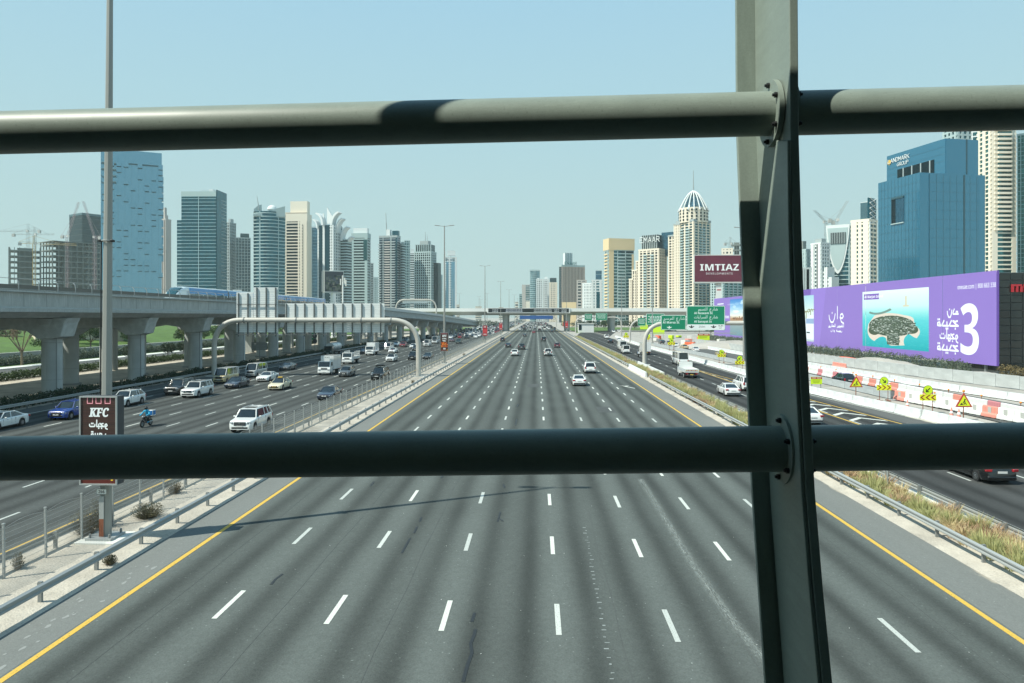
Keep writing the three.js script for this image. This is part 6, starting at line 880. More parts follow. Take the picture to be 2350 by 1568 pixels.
// dry twiggy bushes by the fence
function bush(label, x, z, r, h, m, n = 240) { const o = thing('dry_bush', label, 'bush', x, .06, z), gs = []; for (let i = 0; i < n; i++) { const a = R(0, 6.28), e = R(.2, 1.35), L = R(.5, 1), d = [Math.cos(a) * Math.cos(e) * r * L, Math.sin(e) * h * L, Math.sin(a) * Math.cos(e) * r * L]; gs.push(bar([d[0] * R(0, .4), 0, d[2] * R(0, .4)], d, [.008, .003], 3)); } part(o, 'twigs', merged(gs), m); part(o, 'foliage', leaves(n * 3, r * .8, h * .42, r * .8, .03, 'ball', h * .5), leafM(.10, .095, .04)); }
bush('dry bush against the fence left of the first lamp post', -19.7, -30.2, .85, 1.25, MT.twig, 420); bush('tall dry weed left of the first lamp post', -19.8, -31.3, .6, 1.5, MT.twig, 260); bush('spiky dark bush right of the first lamp post', -18.4, -32.8, .95, .8, mat(.15, .135, .09, .9), 420); bush('small tuft at the foot of a guard rail post', -16.4, -26.6, .34, .42, MT.twig, 160); bush('thin weed by the fence at the left edge', -19.5, -25.9, .3, .75, MT.twig, 120); bush('dry weeds by the fence beyond the lamp post', -19.5, -37.3, .6, .8, MT.twig, 220); bush('small bush in the median by the far rail', -17.6, -100, .4, .6, MT.twig, 120); bush('small bush in the median past the second lamp', -17.7, -172, .5, .7, MT.twig, 120);
// far planting
for (const [x, z, h, m, l] of [[-64, -455, 7, MT.leaf, 'green tree left of the flyover pier'], [-72, -470, 8, MT.leafLight, 'light tree behind the end of the ramp'], [40, -540, 7, MT.leafDark, 'dark tree under the right part of the flyover'], [54, -560, 8, MT.leaf, 'green tree under the right end of the flyover'], [72, -520, 7, MT.leaf, 'tree right of the flyover columns'], [96, -420, 7, MT.leafDark, 'dark tree behind the works boards'], [88, -360, 6, MT.leaf, 'tree behind the large street-name boards'], [104, -380, 7, MT.leafDark, 'dark tree at the far end of the purple billboard']]) tree(l, x, z, h, h * .5, m, '', 0);
for (const [x, z, n, l] of [[70, -640, 12, 'far line of dark trees right of the motorway'], [-75, -660, 12, 'far line of dark trees left of the motorway']]) { const o = thing('tree_belt', l, 'trees', x, 0, z); o.userData.kind = 'stuff'; part(o, 'foliage', merged(Array.from({ length: n }, (_, i) => leaves(260, 5, 3, 4, .6).translate((i - n / 2) * 7 + R(-2, 2), 3 + R(-.5, .8), R(-6, 6)))), MT.leafDark); }
// ---- sand heaps and clutter of the works ----
function heap(name, label, x, z, rx, rz, h, m) { const g = new THREE.SphereGeometry(1, 40, 20, 0, 2 * PI, 0, PI / 2), p = g.attributes.position; for (let i = 0; i < p.count; i++) { const a = p.getX(i), b = p.getY(i), c = p.getZ(i), k = .75 + .5 * fbm(a * .4 + x, c * .4 + z); p.setXYZ(i, a * rx * (.9 + .2 * k), Math.pow(b, 1.4) * h * k - .05, c * rz * (.9 + .2 * k)); } g.computeVertexNormals(); const o = mesh(numbered(name), g, m); o.position.set(x, 0, z); tag(o, label, 'heap'); scene.add(o); }
const netM = mat(.80, .13, .05, .7); heap('sand_heap', 'pale sand heap beside the lime works board', 59.01,-215.21, 16, 5, 2.2, MT.sand); heap('sand_heap', 'low sand heap right of the orange netting', 68, -140, 3, 14, 1.4, MT.sand); heap('sand_heap', 'sand heap by the brown hedge', 68, -108, 3, 8, 1.2, MT.sand); heap('netting_pile', 'crumpled orange safety netting in front of the shrubs', 68.6, -158, 1.5, 7, .75, netM);
{ const o = thing('orange_barrier', 'orange plastic block beside the footbridge post', 'barrier', 67, 0, -196); part(o, 'shell', plasticG, netM, null, null, [1.4, 1.6, 1]); const p = thing('orange_barrier', 'lone orange plastic barrier on the concrete barrier row', 'barrier', 56.6, 0, -131); part(p, 'shell', plasticG, MT.plasticRed, null, null, [1, 1, 3]); }
for (let k = 0; k < 26; k++) { const x = R(46, 84), z = R(-330, -230), o = thing('works_clutter', 'small stack of site material among the far roadworks', 'material stack', x, 0, z, R(0, 3), 'far site clutter'), m = pick([MT.offwhite, MT.concreteLight, netM, MT.plasticRed, MT.galv, MT.lime]); part(o, 'stack', new RoundedBoxGeometry(R(1.5, 4), R(.8, 2), R(1, 2), 1, .08), m, [0, .6, 0]); box(o, 'pallet', 2.4, .15, 1.6, 0, .08, 0, MT.bark); }
{ const o = thing('toll_block', 'white boxy building with a dark window on the grass by the flyover', 'building', 30, 0, -430); box(o, 'wall', 9.4, 5.2, 5, 0, 2.6, 0, MT.white); box(o, 'window', 1.7, 3.2, .2, -3.6, 3.2, 2.55, GL.dark); box(o, 'roof', 10, .35, 5.8, 0, 5.4, 0, MT.offwhite); }
// ================= vehicles =================
const paintM = (r, g, b, rough = .32) => phys(r, g, b, rough, { clearcoat: 1, clearcoatRoughness: .05 });
const PAINT = { white: paintM(.74, .75, .73), cream: paintM(.68, .62, .44), black: paintM(.004, .005, .006, .25), dark: paintM(.018, .021, .024), navy: paintM(.010, .018, .042), blue: paintM(.008, .045, .25), grey: paintM(.09, .10, .105), silver: paintM(.36, .38, .38), red: paintM(.22, .012, .015), maroon: paintM(.09, .012, .018), beige: paintM(.50, .41, .22), green: paintM(.02, .05, .045), brown: paintM(.07, .05, .045) };
const lerpTab = (t, x) => { let i = 0; while (i < t.length - 2 && x > t[i + 1][0]) i++; const a = t[i], b = t[i + 1], k = Math.max(0, Math.min(1, (x - a[0]) / (b[0] - a[0]))); return a[1] + (b[1] - a[1]) * k; };
const CT = {
  sedan: { L: 4.75, W: 1.84, H: 1.46, r: .33, ax: [.195, .79], deck: [[0, .5], [.012, .64], [.06, .74], [.26, .90], [.34, .95], [.8, .98], [.9, 1.01], [.975, .98], [.99, .85], [1, .62]], gh: [.26, .42, .66, .9], belt: .93, rw: .61, sill: .22 },
  coupe: { L: 4.8, W: 1.9, H: 1.38, r: .34, ax: [.2, .78], deck: [[0, .48], [.015, .62], [.07, .74], [.3, .88], [.36, .92], [.8, .97], [.92, 1.0], [.98, .95], [1, .62]], gh: [.31, .47, .64, .9], belt: .91, rw: .58, sill: .2 },
  suv: { L: 4.95, W: 1.96, H: 1.86, r: .39, ax: [.185, .785], deck: [[0, .55], [.01, .82], [.03, 1.02], [.2, 1.12], [.28, 1.17], [.9, 1.22], [.975, 1.2], [.99, 1.0], [1, .62]], gh: [.25, .36, .9, .985], belt: 1.15, rw: .70, sill: .3, rack: 1, suv: 1 },
  cross: { L: 4.45, W: 1.84, H: 1.64, r: .35, ax: [.19, .79], deck: [[0, .5], [.012, .74], [.05, .88], [.22, .99], [.32, 1.04], [.88, 1.1], [.97, 1.08], [.99, .9], [1, .6]], gh: [.26, .40, .82, .975], belt: 1.02, rw: .63, sill: .25, suv: 1 },
  van: { L: 5.1, W: 1.9, H: 2.2, r: .33, ax: [.16, .74], deck: [[0, .55], [.01, .9], [.03, 1.08], [.12, 1.2], [.2, 1.24], [.98, 1.24], [.99, 1.1], [1, .6]], gh: [.07, .2, .965, .99], belt: 1.2, rw: .78, sill: .28, van: 1, suv: 1 },
  minibus: { L: 6.9, W: 2.1, H: 2.65, r: .39, ax: [.14, .72], deck: [[0, .6], [.01, .95], [.02, 1.3], [.06, 1.35], [.98, 1.35], [.99, 1.2], [1, .6]], gh: [.03, .09, .97, .99], belt: 1.32, rw: .9, sill: .32, van: 1, suv: 1 },
};
const cache = new Map();
function carGeo(type) {
  if (cache.has(type)) return cache.get(type);
  const t = CT[type], { L, W, r, ax, sill } = t, N = 56, zOf = (s) => L / 2 - s * L, pos = [], ix = [];
  // lower body: stations along the length, each a half section mirrored
  const half = (s) => {
    const end = Math.min(s, 1 - s), e = Math.pow(Math.min(1, end / .09), .45), w = W / 2 * (.80 + .20 * e), d = Math.min(lerpTab(t.deck, s), 9), top = d;
    let lo = sill + (end < .04 ? .04 : 0); for (const a of ax) { const q = Math.abs(s - a) * L; if (q < r + .07) lo = Math.max(lo, r + Math.sqrt((r + .07) ** 2 - q * q)); }
    lo = Math.min(lo, top - .1); const mid = lo + (top - lo) * .5;
    return [[w * .955, lo], [w * .985, lo + (mid - lo) * .4], [w, mid], [w * .985, mid + (top - mid) * .6], [w * .93, top - .015], [w * .80, top + .004], [w * .4, top + .02], [0, top + .025]];
  };
  const M = 8 * 2 - 1;
  for (let i = 0; i <= N; i++) { const s = i / N, h = half(s), z = zOf(s); const ring = [...h.map(([x, y]) => [x, y]), ...h.slice(0, -1).reverse().map(([x, y]) => [-x, y])]; for (const [x, y] of ring) pos.push(x, y, z); }
  for (let i = 0; i < N; i++) for (let k = 0; k < M - 1; k++) { const a = i * M + k, b = a + 1, c = a + M, d = b + M; ix.push(a, c, b, b, c, d); }
  for (const e of [0, N]) for (let k = 1; k < M - 1; k++) { const o = e * M; e ? ix.push(o, o + k + 1, o + k) : ix.push(o, o + k, o + k + 1); }
  const body = new THREE.BufferGeometry(); body.setAttribute('position', new THREE.Float32BufferAttribute(pos, 3)); body.setIndex(ix); body.computeVertexNormals(); body.setAttribute('uv', new THREE.Float32BufferAttribute(new Float32Array(pos.length / 3 * 2), 2));
  const [g0, g1, g2, g3] = t.gh, b = t.belt, H = t.H, wb = W / 2 * .93, wr = t.rw, V = (x, y, z) => new THREE.Vector3(x, y, z), pts = [];
  for (const s of [-1, 1]) { pts.push(V(s * wb * .93, b - .03, zOf(g0) - .05), V(s * wb * .99, b - .03, zOf((g0 + g1) / 2 + .03)), V(s * wb * .99, b - .03, zOf((g2 + g3) / 2 - .03)), V(s * wb * .93, b - .03, zOf(g3) + .02), V(s * wr * .95, H - .07, zOf(g1)), V(s * wr, H - .05, zOf(g1 + .06)), V(s * wr, H - .05, zOf(g2 - .06)), V(s * wr * .95, H - .075, zOf(g2))); pts.push(V(s * wb * .4, b - .01, zOf(g0) + .06)); }
  pts.push(V(0, H - .045, zOf(g1) - .03), V(0, H - .05, zOf(g2) + .03));
  const glass = new ConvexGeometry(pts);
  const rp = []; for (const s of [-1, 1]) for (const [k, y, e] of [[1.02, H - .085, 0], [.97, H - .035, .02]]) rp.push(V(s * wr * .97 * k, y, zOf(g1) + .03 - e), V(s * wr * 1.03 * k, y + .012, zOf(g1 + .08)), V(s * wr * 1.03 * k, y + .012, zOf(g2 - .08)), V(s * wr * .97 * k, y - .005, zOf(g2) - .05 + e)); rp.push(V(0, H, zOf(g1 + .1)), V(0, H, zOf(g2 - .08)), V(0, H - .03, zOf(g1) + .05), V(0, H - .04, zOf(g2) - .06));
  const roof = new ConvexGeometry(rp);
  const pil = []; for (const s of [-1, 1]) { const P = (x0, s0, x1, s1, rad) => pil.push(bar([s * x0, b - .02, zOf(s0)], [s * x1, H - .06, zOf(s1)], rad, 5)); P(wb * .95, g0 + .01, wr * .98, g1, .045); P(wb * .985, (g0 + g2) / 2 + .06, wr * 1.01, (g1 + g2) / 2 + .02, .04); P(wb * .95, g3 - .012, wr * .98, g2, t.suv ? .08 : .06); if (t.suv) P(wb * .985, g2 - .10, wr * 1.01, g2 - .12, .05); if (t.van && L > 6) for (const q of [.3, .45, .74]) P(wb * .985, q, wr * 1.01, q, .05); }
  const pillars = merged(pil.map((q) => q.clone()));
  const tyre = new THREE.CylinderGeometry(r, r, .23, 22); tyre.rotateZ(PI / 2); const rimParts = [new THREE.CylinderGeometry(r * .62, r * .62, .24, 18)]; const rim = rimParts[0]; rim.rotateZ(PI / 2); const hub = new THREE.CylinderGeometry(r * .2, r * .2, .25, 10); hub.rotateZ(PI / 2);
  const spokes = merged([0, 1, 2, 3, 4].map((k) => bx(.25, r * 1.1, r * .16, 0, 0, 0, k * PI / 5)));
  const under = bx(W * .84, .24, L * .9, 0, sill + .12, 0);
  const arch = merged(ax.flatMap((a) => [-1, 1].map((s) => bx(.1, r * 1.2, r * 2.1, s * (W / 2 - .3), r + .12, zOf(a)))));
  const hl = new RoundedBoxGeometry(.34, t.suv ? .17 : .13, .34, 2, .05), tl = new RoundedBoxGeometry(t.suv ? .2 : .36, t.suv && !t.van ? .34 : .17, .2, 2, .04), mir = new RoundedBoxGeometry(.2, .15, .12, 2, .05);
  const out = { t, zOf, body, glass, roof, pillars, pil, tyre, rim, hub, spokes, under, arch, hl, tl, mir, lite: merged([body.clone(), roof.clone(), pillars.clone()]), wheels4: merged(ax.flatMap((a) => [-1, 1].map((s) => tyre.clone().translate(s * (W / 2 - .14), r, zOf(a))))) };
  cache.set(type, out); return out;
}
// x, z: ground point under the middle of the end that faces the camera; away: driving away (rear seen)
function car(type, paint, x, z, away, label, o = {}) {
  const g = carGeo(type), t = g.t, { L, W, r, ax } = t, P = typeof paint === 'string' ? PAINT[paint] : paint;
  const c = thing(o.name ?? ({ suv: 'suv', cross: 'suv', van: 'van', minibus: 'minibus' }[type] ?? 'car'), label, o.cat ?? ({ van: 'van', minibus: 'bus' }[type] ?? 'car'), x, 0, z - L / 2, (away ? PI : 0) + (o.turn ?? R(-.012, .012)), o.group);
  if (o.mid) c.position.z = z;
  if (o.lite) { part(c, 'body', g.lite, P); part(c, 'windows', g.glass, MT.carGlass); part(c, 'wheels', g.wheels4, MT.rubber).userData.kind = 'stuff'; for (const s of [-1, 1]) { part(c, 'headlight', g.hl, MT.lampClear, [s * W * .36, lerpTab(t.deck, .03) - .12, L / 2 - .14]); part(c, 'tail_light', g.tl, MT.lampRed, [s * W * .4, lerpTab(t.deck, .97) - .15, -L / 2 + .07]); } return c; }
  part(c, 'body', g.body, P); part(c, 'underbody', g.under, MT.black); part(c, 'wheel_well', g.arch, MT.black); part(c, 'windows', g.glass, o.glass ?? MT.carGlass); part(c, 'roof', g.roof, o.roof ?? P); for (const q of g.pil) part(c, 'pillar', q, o.pillar ?? P);
  for (const a of ax) for (const s of [-1, 1]) { const w = part(c, 'wheel', g.tyre, MT.rubber, [s * (W / 2 - .125), r, g.zOf(a)]); part(w, 'rim', g.rim, MT.darkGrey, [s * .004, 0, 0]); part(w, 'spokes', g.spokes, o.rims ?? MT.alloy, [s * .006, 0, 0]); part(w, 'hub', g.hub, MT.alloy, [s * .01, 0, 0]); }
  const hy = lerpTab(t.deck, .03) - (t.suv ? .15 : .10), ty = t.van ? 1.0 : lerpTab(t.deck, .95) - (t.suv ? .22 : .16);
  for (const s of [-1, 1]) { part(c, 'headlight', g.hl, MT.lampClear, [s * W * .355, hy, L / 2 - .215], [0, s * .45, 0]); part(c, 'tail_light', g.tl, MT.lampRed, [s * W * .40, ty, -L / 2 + .085], [0, s * -.3, 0]); part(c, 'mirror', g.mir, P, [s * (W / 2 + .12), t.belt + .06, g.zOf(t.gh[0] + .08)]); for (const q of [.42, .62]) box(c, 'door_handle', .03, .03, .2, s * (W / 2 * .985), t.belt - .12, g.zOf(q), MT.chrome); for (const q of [t.gh[0] + .06, (t.gh[0] + t.gh[2]) / 2 + .06, t.gh[2] - .05]) box(c, 'door_gap', .012, t.belt - .48, .014, s * (W / 2 * .992), (t.belt + .42) / 2, g.zOf(q), MT.black); box(c, 'sill_trim', .03, .1, L * .42, s * W / 2 * .955, t.sill + .04, g.zOf(.49), MT.black); }
  part(c, 'grille', new RoundedBoxGeometry(W * (t.suv ? .5 : .46), t.suv ? .3 : .18, .1, 2, .04), o.grille ?? MT.black, [0, hy - .06, L / 2 - .03]); part(c, 'lower_intake', new RoundedBoxGeometry(W * .7, .16, .1, 2, .04), MT.black, [0, t.sill + .18, L / 2 - .035]); box(c, 'front_plate', .52, .11, .03, 0, t.sill + .3, L / 2 + .02, o.plate ?? MT.plate); box(c, 'rear_plate', .52, .12, .03, 0, t.suv ? .78 : .72, -L / 2 - .012, o.plate ?? MT.plate); part(c, 'rear_bumper', new RoundedBoxGeometry(W * .86, .2, .14, 2, .05), o.bump ?? MT.darkGrey, [0, t.sill + .17, -L / 2 + .04]); box(c, 'emblem', .14, .1, .02, 0, hy - .03, L / 2 + .03, MT.chrome);
  if (t.rack) for (const s of [-1, 1]) part(c, 'roof_rail', bar([s * t.rw * .92, t.H + .03, g.zOf(t.gh[1] + .08)], [s * t.rw * .92, t.H + .03, g.zOf(t.gh[2] - .05)], .025, 5), o.rail ?? MT.galv);
  if (o.sunroof) box(c, 'sunroof', .85, .02, .7, 0, t.H + .01, g.zOf(t.gh[1] + .14), MT.carGlass);
  if (o.taxi) { part(c, 'taxi_lamp', new RoundedBoxGeometry(.6, .16, .25, 2, .04), MT.yellowPaint, [0, t.H + .09, g.zOf(.5)]); }
  if (o.spare) { const s = new THREE.CylinderGeometry(.38, .38, .24, 22); s.rotateX(PI / 2); part(c, 'spare_wheel', s, MT.black, [0, 1.05, -L / 2 - .1]); part(c, 'spare_cover', new THREE.CylinderGeometry(.27, .27, .26, 20).rotateX(PI / 2), PAINT.white, [0, 1.05, -L / 2 - .1]); }
  if (o.basket) { part(c, 'roof_rack', merged([-.5, 0, .5].flatMap((q) => [bx(1.2, .04, .04, 0, t.H + .14, q), bx(.04, .2, .04, -.6, t.H + .08, q), bx(.04, .2, .04, .6, t.H + .08, q)]).concat([bx(.04, .04, 1.6, -.6, t.H + .2, 0), bx(.04, .04, 1.6, .6, t.H + .2, 0), bx(1.1, .2, .9, 0, t.H + .26, -.1)])), MT.black); }
  if (o.spoiler) { box(c, 'rear_wing', W * .86, .04, .28, 0, 1.26, -L / 2 + .2, MT.carGlass); for (const s of [-1, 1]) box(c, 'wing_stay', .04, .26, .16, s * W * .36, 1.12, -L / 2 + .2, P); }
  if (o.stripe) box(c, 'hood_stripe', .3, .012, 1.3, 0, .93, L * .33, MT.red);
  return c;
}
// ---- trucks ----
function truck(kind, x, z, away, label, o = {}) {
  const L = o.L ?? 6.2, W = 2.05, c = thing('truck', label, 'truck', x, 0, z - L / 2, (away ? PI : 0) + R(-.01, .01), o.group), P = PAINT[o.paint ?? 'white'], F = L / 2;
  const prof = [[F, .5], [F + .02, 1.0], [F - .08, 1.25], [F - .42, 2.28], [F - 1.55, 2.3], [F - 1.62, .5]], g = new THREE.ExtrudeGeometry(new THREE.Shape(prof.map((q) => new THREE.Vector2(...q))), { depth: W - .16, bevelEnabled: true, bevelSize: .06, bevelThickness: .08, bevelOffset: -.06, bevelSegments: 2 }); g.rotateY(-PI / 2); g.translate(W / 2 - .08, 0, 0);
  part(c, 'cab', g, P); part(c, 'windscreen', UB, MT.carGlass, [0, 1.80, F - .27], [-.325, 0, 0], [W * .86, .82, .04]);
  for (const s of [-1, 1]) { box(c, 'side_window', .03, .6, .85, s * (W / 2 + .004), 1.85, F - .95, MT.carGlass); part(c, 'mirror', new RoundedBoxGeometry(.12, .34, .1, 2, .03), MT.black, [s * (W / 2 + .2), 1.75, F - .25]); part(c, 'headlight', new RoundedBoxGeometry(.36, .2, .1, 2, .04), MT.lampClear, [s * W * .36, .92, F + .01]); part(c, 'tail_light', new RoundedBoxGeometry(.4, .13, .06, 1, .02), MT.lampRed, [s * W * .36, .72, -F - .02]); }
  part(c, 'grille', merged([0, 1, 2].map((k) => bx(W * .5, .05, .06, 0, 1.0 + k * .1, F + .01))), MT.black); part(c, 'bumper', new RoundedBoxGeometry(W, .3, .16, 2, .04), o.bump ?? P, [0, .55, F + .02]); box(c, 'front_plate', .5, .12, .03, 0, .55, F + .12, MT.plate); box(c, 'chassis', .9, .22, L - 1.2, 0, .66, -.6, MT.black); box(c, 'rear_plate', .5, .14, .03, 0, .6, -F - .03, MT.yellowPaint); box(c, 'under_ride_bar', W * .9, .12, .08, 0, .5, -F, MT.darkGrey);
  const tyre = carGeo('suv').tyre; for (const [zz, n] of [[F - .95, 1], [-F + 1.3, 2]]) for (const s of [-1, 1]) for (let k = 0; k < n; k++) { const w = part(c, 'wheel', tyre, MT.rubber, [s * (W / 2 - .13 - k * .25), .39, zz]); part(w, 'rim', carGeo('suv').rim, MT.galv, [s * .006, 0, 0]); }
  const bl = L - 1.85, bz = -F + bl / 2;
  if (kind === 'box') { part(c, 'cargo_box', new RoundedBoxGeometry(W + .12, 2.25, bl, 2, .03), PAINT.white, [0, 1.98, bz]); for (const s of [-1, 1]) box(c, 'box_rib', .03, 2.1, .05, s * (W / 2 + .07), 1.98, bz, MT.offwhite); if (o.sign) part(c, 'box_lettering', new THREE.PlaneGeometry(1.5, .5), mat(1, 1, 1, .6, 0, { map: canvas(256, 96, (q) => { q.fillStyle = '#dfe2df'; q.fillRect(0, 0, 256, 96); q.fillStyle = '#23262a'; q.font = 'bold 66px serif'; q.textAlign = 'center'; q.fillText('HAY', 128, 70); }) }), [0, 2.82, bz + bl / 2 + .012]); part(c, 'rear_door_gap', UB, MT.darkGrey, [0, 1.98, -F - .002], null, [.03, 2.1, .02]); }
  if (kind === 'flat' || kind === 'cage') { box(c, 'bed', W + .1, .14, bl, 0, .98, bz, MT.offwhite); for (const s of [-1, 1]) box(c, 'bed_side', .06, .42, bl, s * (W / 2 + .04), 1.26, bz, PAINT.white); box(c, 'tailgate', W + .06, .42, .06, 0, 1.26, -F + .02, PAINT.white); box(c, 'headboard', W, 1.25, .06, 0, 1.65, bz + bl / 2 - .06, PAINT.white); for (let k = 0; k < 7; k++) box(c, 'tailgate_reflector', .22, .1, .02, -.8 + k * .27, 1.24, -F - .025, k % 2 ? MT.red : MT.yellowPaint); }
  if (kind === 'cage') for (const s of [-1, 1]) { for (let k = 0; k < 8; k++) box(c, 'cage_bar', .06, 1.1, .08, s * (W / 2 + .04), 2.0, bz - bl / 2 + .2 + k * (bl - .4) / 7, PAINT.white); for (const y of [1.75, 2.15, 2.52]) box(c, 'cage_rail', .05, .1, bl, s * (W / 2 + .04), y, bz, PAINT.white); }
  if (kind === 'tank') { const tg = new THREE.CylinderGeometry(1.05, 1.05, bl, 24); tg.rotateX(PI / 2); part(c, 'tank', tg, MT.alloyLight ??= mat(.62, .64, .64, .3, .3), [0, 2.0, bz], null, [1, .95, 1]); for (const k of [-.4, 0, .4]) part(c, 'tank_band', new THREE.TorusGeometry(1.06, .04, 6, 28), MT.galv, [0, 2.0, bz + k * bl], null, [1, .95, 1]); box(c, 'catwalk', .6, .12, bl * .8, 0, 3.04, bz, MT.galv); }
  return c;
}
// ---- motorcycle with rider ----
function capsuleField(bones, res, size, off) {
  const mc = new MarchingCubes(res, MT.black, false, false, 40000), s = 2 / res; mc.isolation = 0;
  let i = 0; for (let z = 0; z < res; z++) for (let y = 0; y < res; y++) for (let x = 0; x < res; x++, i++) {
    const px = ((x - res / 2) * s) * size + off[0], py = ((y - res / 2) * s) * size + off[1], pz = ((z - res / 2) * s) * size + off[2]; let d = 1e9;
    for (const [a, b, ra, rb] of bones) { const vx = b[0] - a[0], vy = b[1] - a[1], vz = b[2] - a[2], t = Math.max(0, Math.min(1, ((px - a[0]) * vx + (py - a[1]) * vy + (pz - a[2]) * vz) / (vx * vx + vy * vy + vz * vz || 1))); const q = Math.hypot(px - a[0] - vx * t, py - a[1] - vy * t, pz - a[2] - vz * t) - (ra + (rb - ra) * t); const k = .045, h = Math.max(k - Math.abs(d - q), 0) / k; d = Math.min(d, q) - h * h * k * .25; }
    mc.field[i] = -d;
  }
  mc.update(); const n = mc.count, g = new THREE.BufferGeometry(); const p = mc.positionArray.slice(0, n * 3), m = mc.normalArray.slice(0, n * 3); for (let k = 0; k < n; k++) for (let c = 0; c < 3; c++) p[k * 3 + c] = p[k * 3 + c] * size + off[c];
  g.setAttribute('position', new THREE.BufferAttribute(p, 3)); g.setAttribute('normal', new THREE.BufferAttribute(m, 3)); g.setAttribute('uv', new THREE.BufferAttribute(new Float32Array(n * 2), 2)); return g;
}
const riderBody = (() => { const B = [[[0, .82, -.25], [0, 1.12, -.16], .16, .17], [[0, 1.12, -.16], [0, 1.36, -.02], .17, .15], [[0, 1.36, -.02], [0, 1.5, .04], .07, .06]]; for (const s of [-1, 1]) { B.push([[s * .1, .84, -.25], [s * .2, .78, .16], .105, .08], [[s * .2, .78, .16], [s * .18, .42, -.02], .08, .06], [[s * .18, .42, -.02], [s * .18, .36, .14], .05, .045], [[s * .2, 1.33, -.02], [s * .33, 1.1, .14], .07, .055], [[s * .33, 1.1, .14], [s * .3, 1.04, .42], .055, .04]); for (let f = 0; f < 4; f++) B.push([[s * (.27 + f * .018), 1.05, .43], [s * (.27 + f * .018), 1.02, .49], .018, .013]); B.push([[s * .26, 1.04, .42], [s * .24, 1.02, .46], .018, .014]); } return capsuleField(B, 72, .9, [0, .95, .08]); })();
function motorbike(x, z, away, label, riderLabel, shirt, withBox) {
  const rot = away ? PI : 0, o = thing('motorcycle', label, 'motorcycle', x, 0, z, rot), tor = new THREE.TorusGeometry(.25, .065, 10, 24); tor.rotateY(PI / 2);
  for (const zz of [.68, -.62]) { const w = part(o, 'wheel', tor, MT.rubber, [0, .315, zz]); part(w, 'rim', new THREE.CylinderGeometry(.2, .2, .05, 16).rotateZ(PI / 2), MT.galvDark); }
  part(o, 'frame', merged([bar([0, .32, .68], [0, .98, .42], .035), bar([0, .9, .44], [0, .4, .1], .04), bar([0, .4, .1], [0, .32, -.62], .04), bar([0, .75, -.1], [0, .7, -.6], .04)]), MT.black); part(o, 'engine', new RoundedBoxGeometry(.3, .34, .42, 2, .06), MT.darkGrey, [0, .48, .06]); part(o, 'fuel_tank', new RoundedBoxGeometry(.28, .24, .46, 3, .09), PAINT.dark, [0, .84, .16]); part(o, 'saddle', new RoundedBoxGeometry(.26, .1, .62, 2, .04), MT.black, [0, .78, -.34]); part(o, 'handlebar', bar([-.34, 1.0, .42], [.34, 1.0, .42], .02), MT.black); part(o, 'headlamp', new THREE.SphereGeometry(.1, 12, 8), MT.lampClear, [0, .9, .56]); part(o, 'front_fender', new RoundedBoxGeometry(.14, .05, .4, 2, .02), PAINT.dark, [0, .66, .68]); part(o, 'exhaust', bar([.16, .4, 0], [.2, .42, -.6], .05), MT.galv);
  if (withBox) { part(o, 'delivery_box', new RoundedBoxGeometry(.52, .5, .5, 2, .03), PAINT.white, [0, 1.1, -.78]); box(o, 'box_panel', .42, .36, .02, 0, 1.12, -.525, MT.boxBlue ??= mat(.02, .16, .42, .5)); box(o, 'box_side_panel', .02, .36, .38, .265, 1.12, -.78, MT.boxBlue); box(o, 'box_rack', .4, .06, .5, 0, .82, -.76, MT.black); }
  const p = thing('person', riderLabel, 'person', x, 0, z, rot); p.position.set(x, .02, z); part(p, 'body', riderBody, shirt);
  part(p, 'helmet', new THREE.SphereGeometry(.145, 18, 14), MT.black, [0, 1.6, .06]); part(p, 'visor', new THREE.SphereGeometry(.148, 16, 8, PI * .2, PI * .6, PI * .38, PI * .24), MT.carGlass, [0, 1.6, .06]);
  part(p, 'trousers', capsuleField([-1, 1].flatMap((s) => [[[s * .1, .84, -.26], [s * .2, .785, .16], .118, .093], [[s * .2, .785, .16], [s * .18, .44, -.02], .093, .075]]), 48, .5, [0, .66, -.04]), MT.black);
}
// ---- oncoming traffic on the left ----
const U = false, A = true;
car('suv', 'white', -24.32,-57.01, U, 'large white SUV with a wide mesh grille, nearest in the oncoming lanes', { sunroof: 1, grille: MT.darkGrey }); car('suv', 'white', -40.88,-81.36, U, 'white SUV with sunroof behind the dark SUV', { sunroof: 1, grille: MT.chrome }); car('suv', 'dark', -44.28,-83.97, U, 'dark boxy SUV with round bright headlights', {});
car('van', 'beige', -45.48,-99.48, U, 'two-tone beige and white van under the viaduct', { roof: PAINT.white, pillar: PAINT.white }); car('sedan', 'navy', -40.69,-92.34, U, 'dark blue saloon in front of the beige van'); car('van', 'silver', -45.09,-109.59, U, 'silver and white van beside the guard rail', { roof: PAINT.white, pillar: PAINT.white }); car('coupe', 'white', -40.36,-102.35, U, 'white coupe behind the taxi'); car('sedan', 'cream', -34.03,-90.36, U, 'cream taxi with a dark blue roof and yellow roof lamp', { taxi: 1, roof: PAINT.navy, plate: MT.yellowPaint }); car('coupe', 'grey', -45.03,-123.94, U, 'dark grey coupe close to the far guard rail');
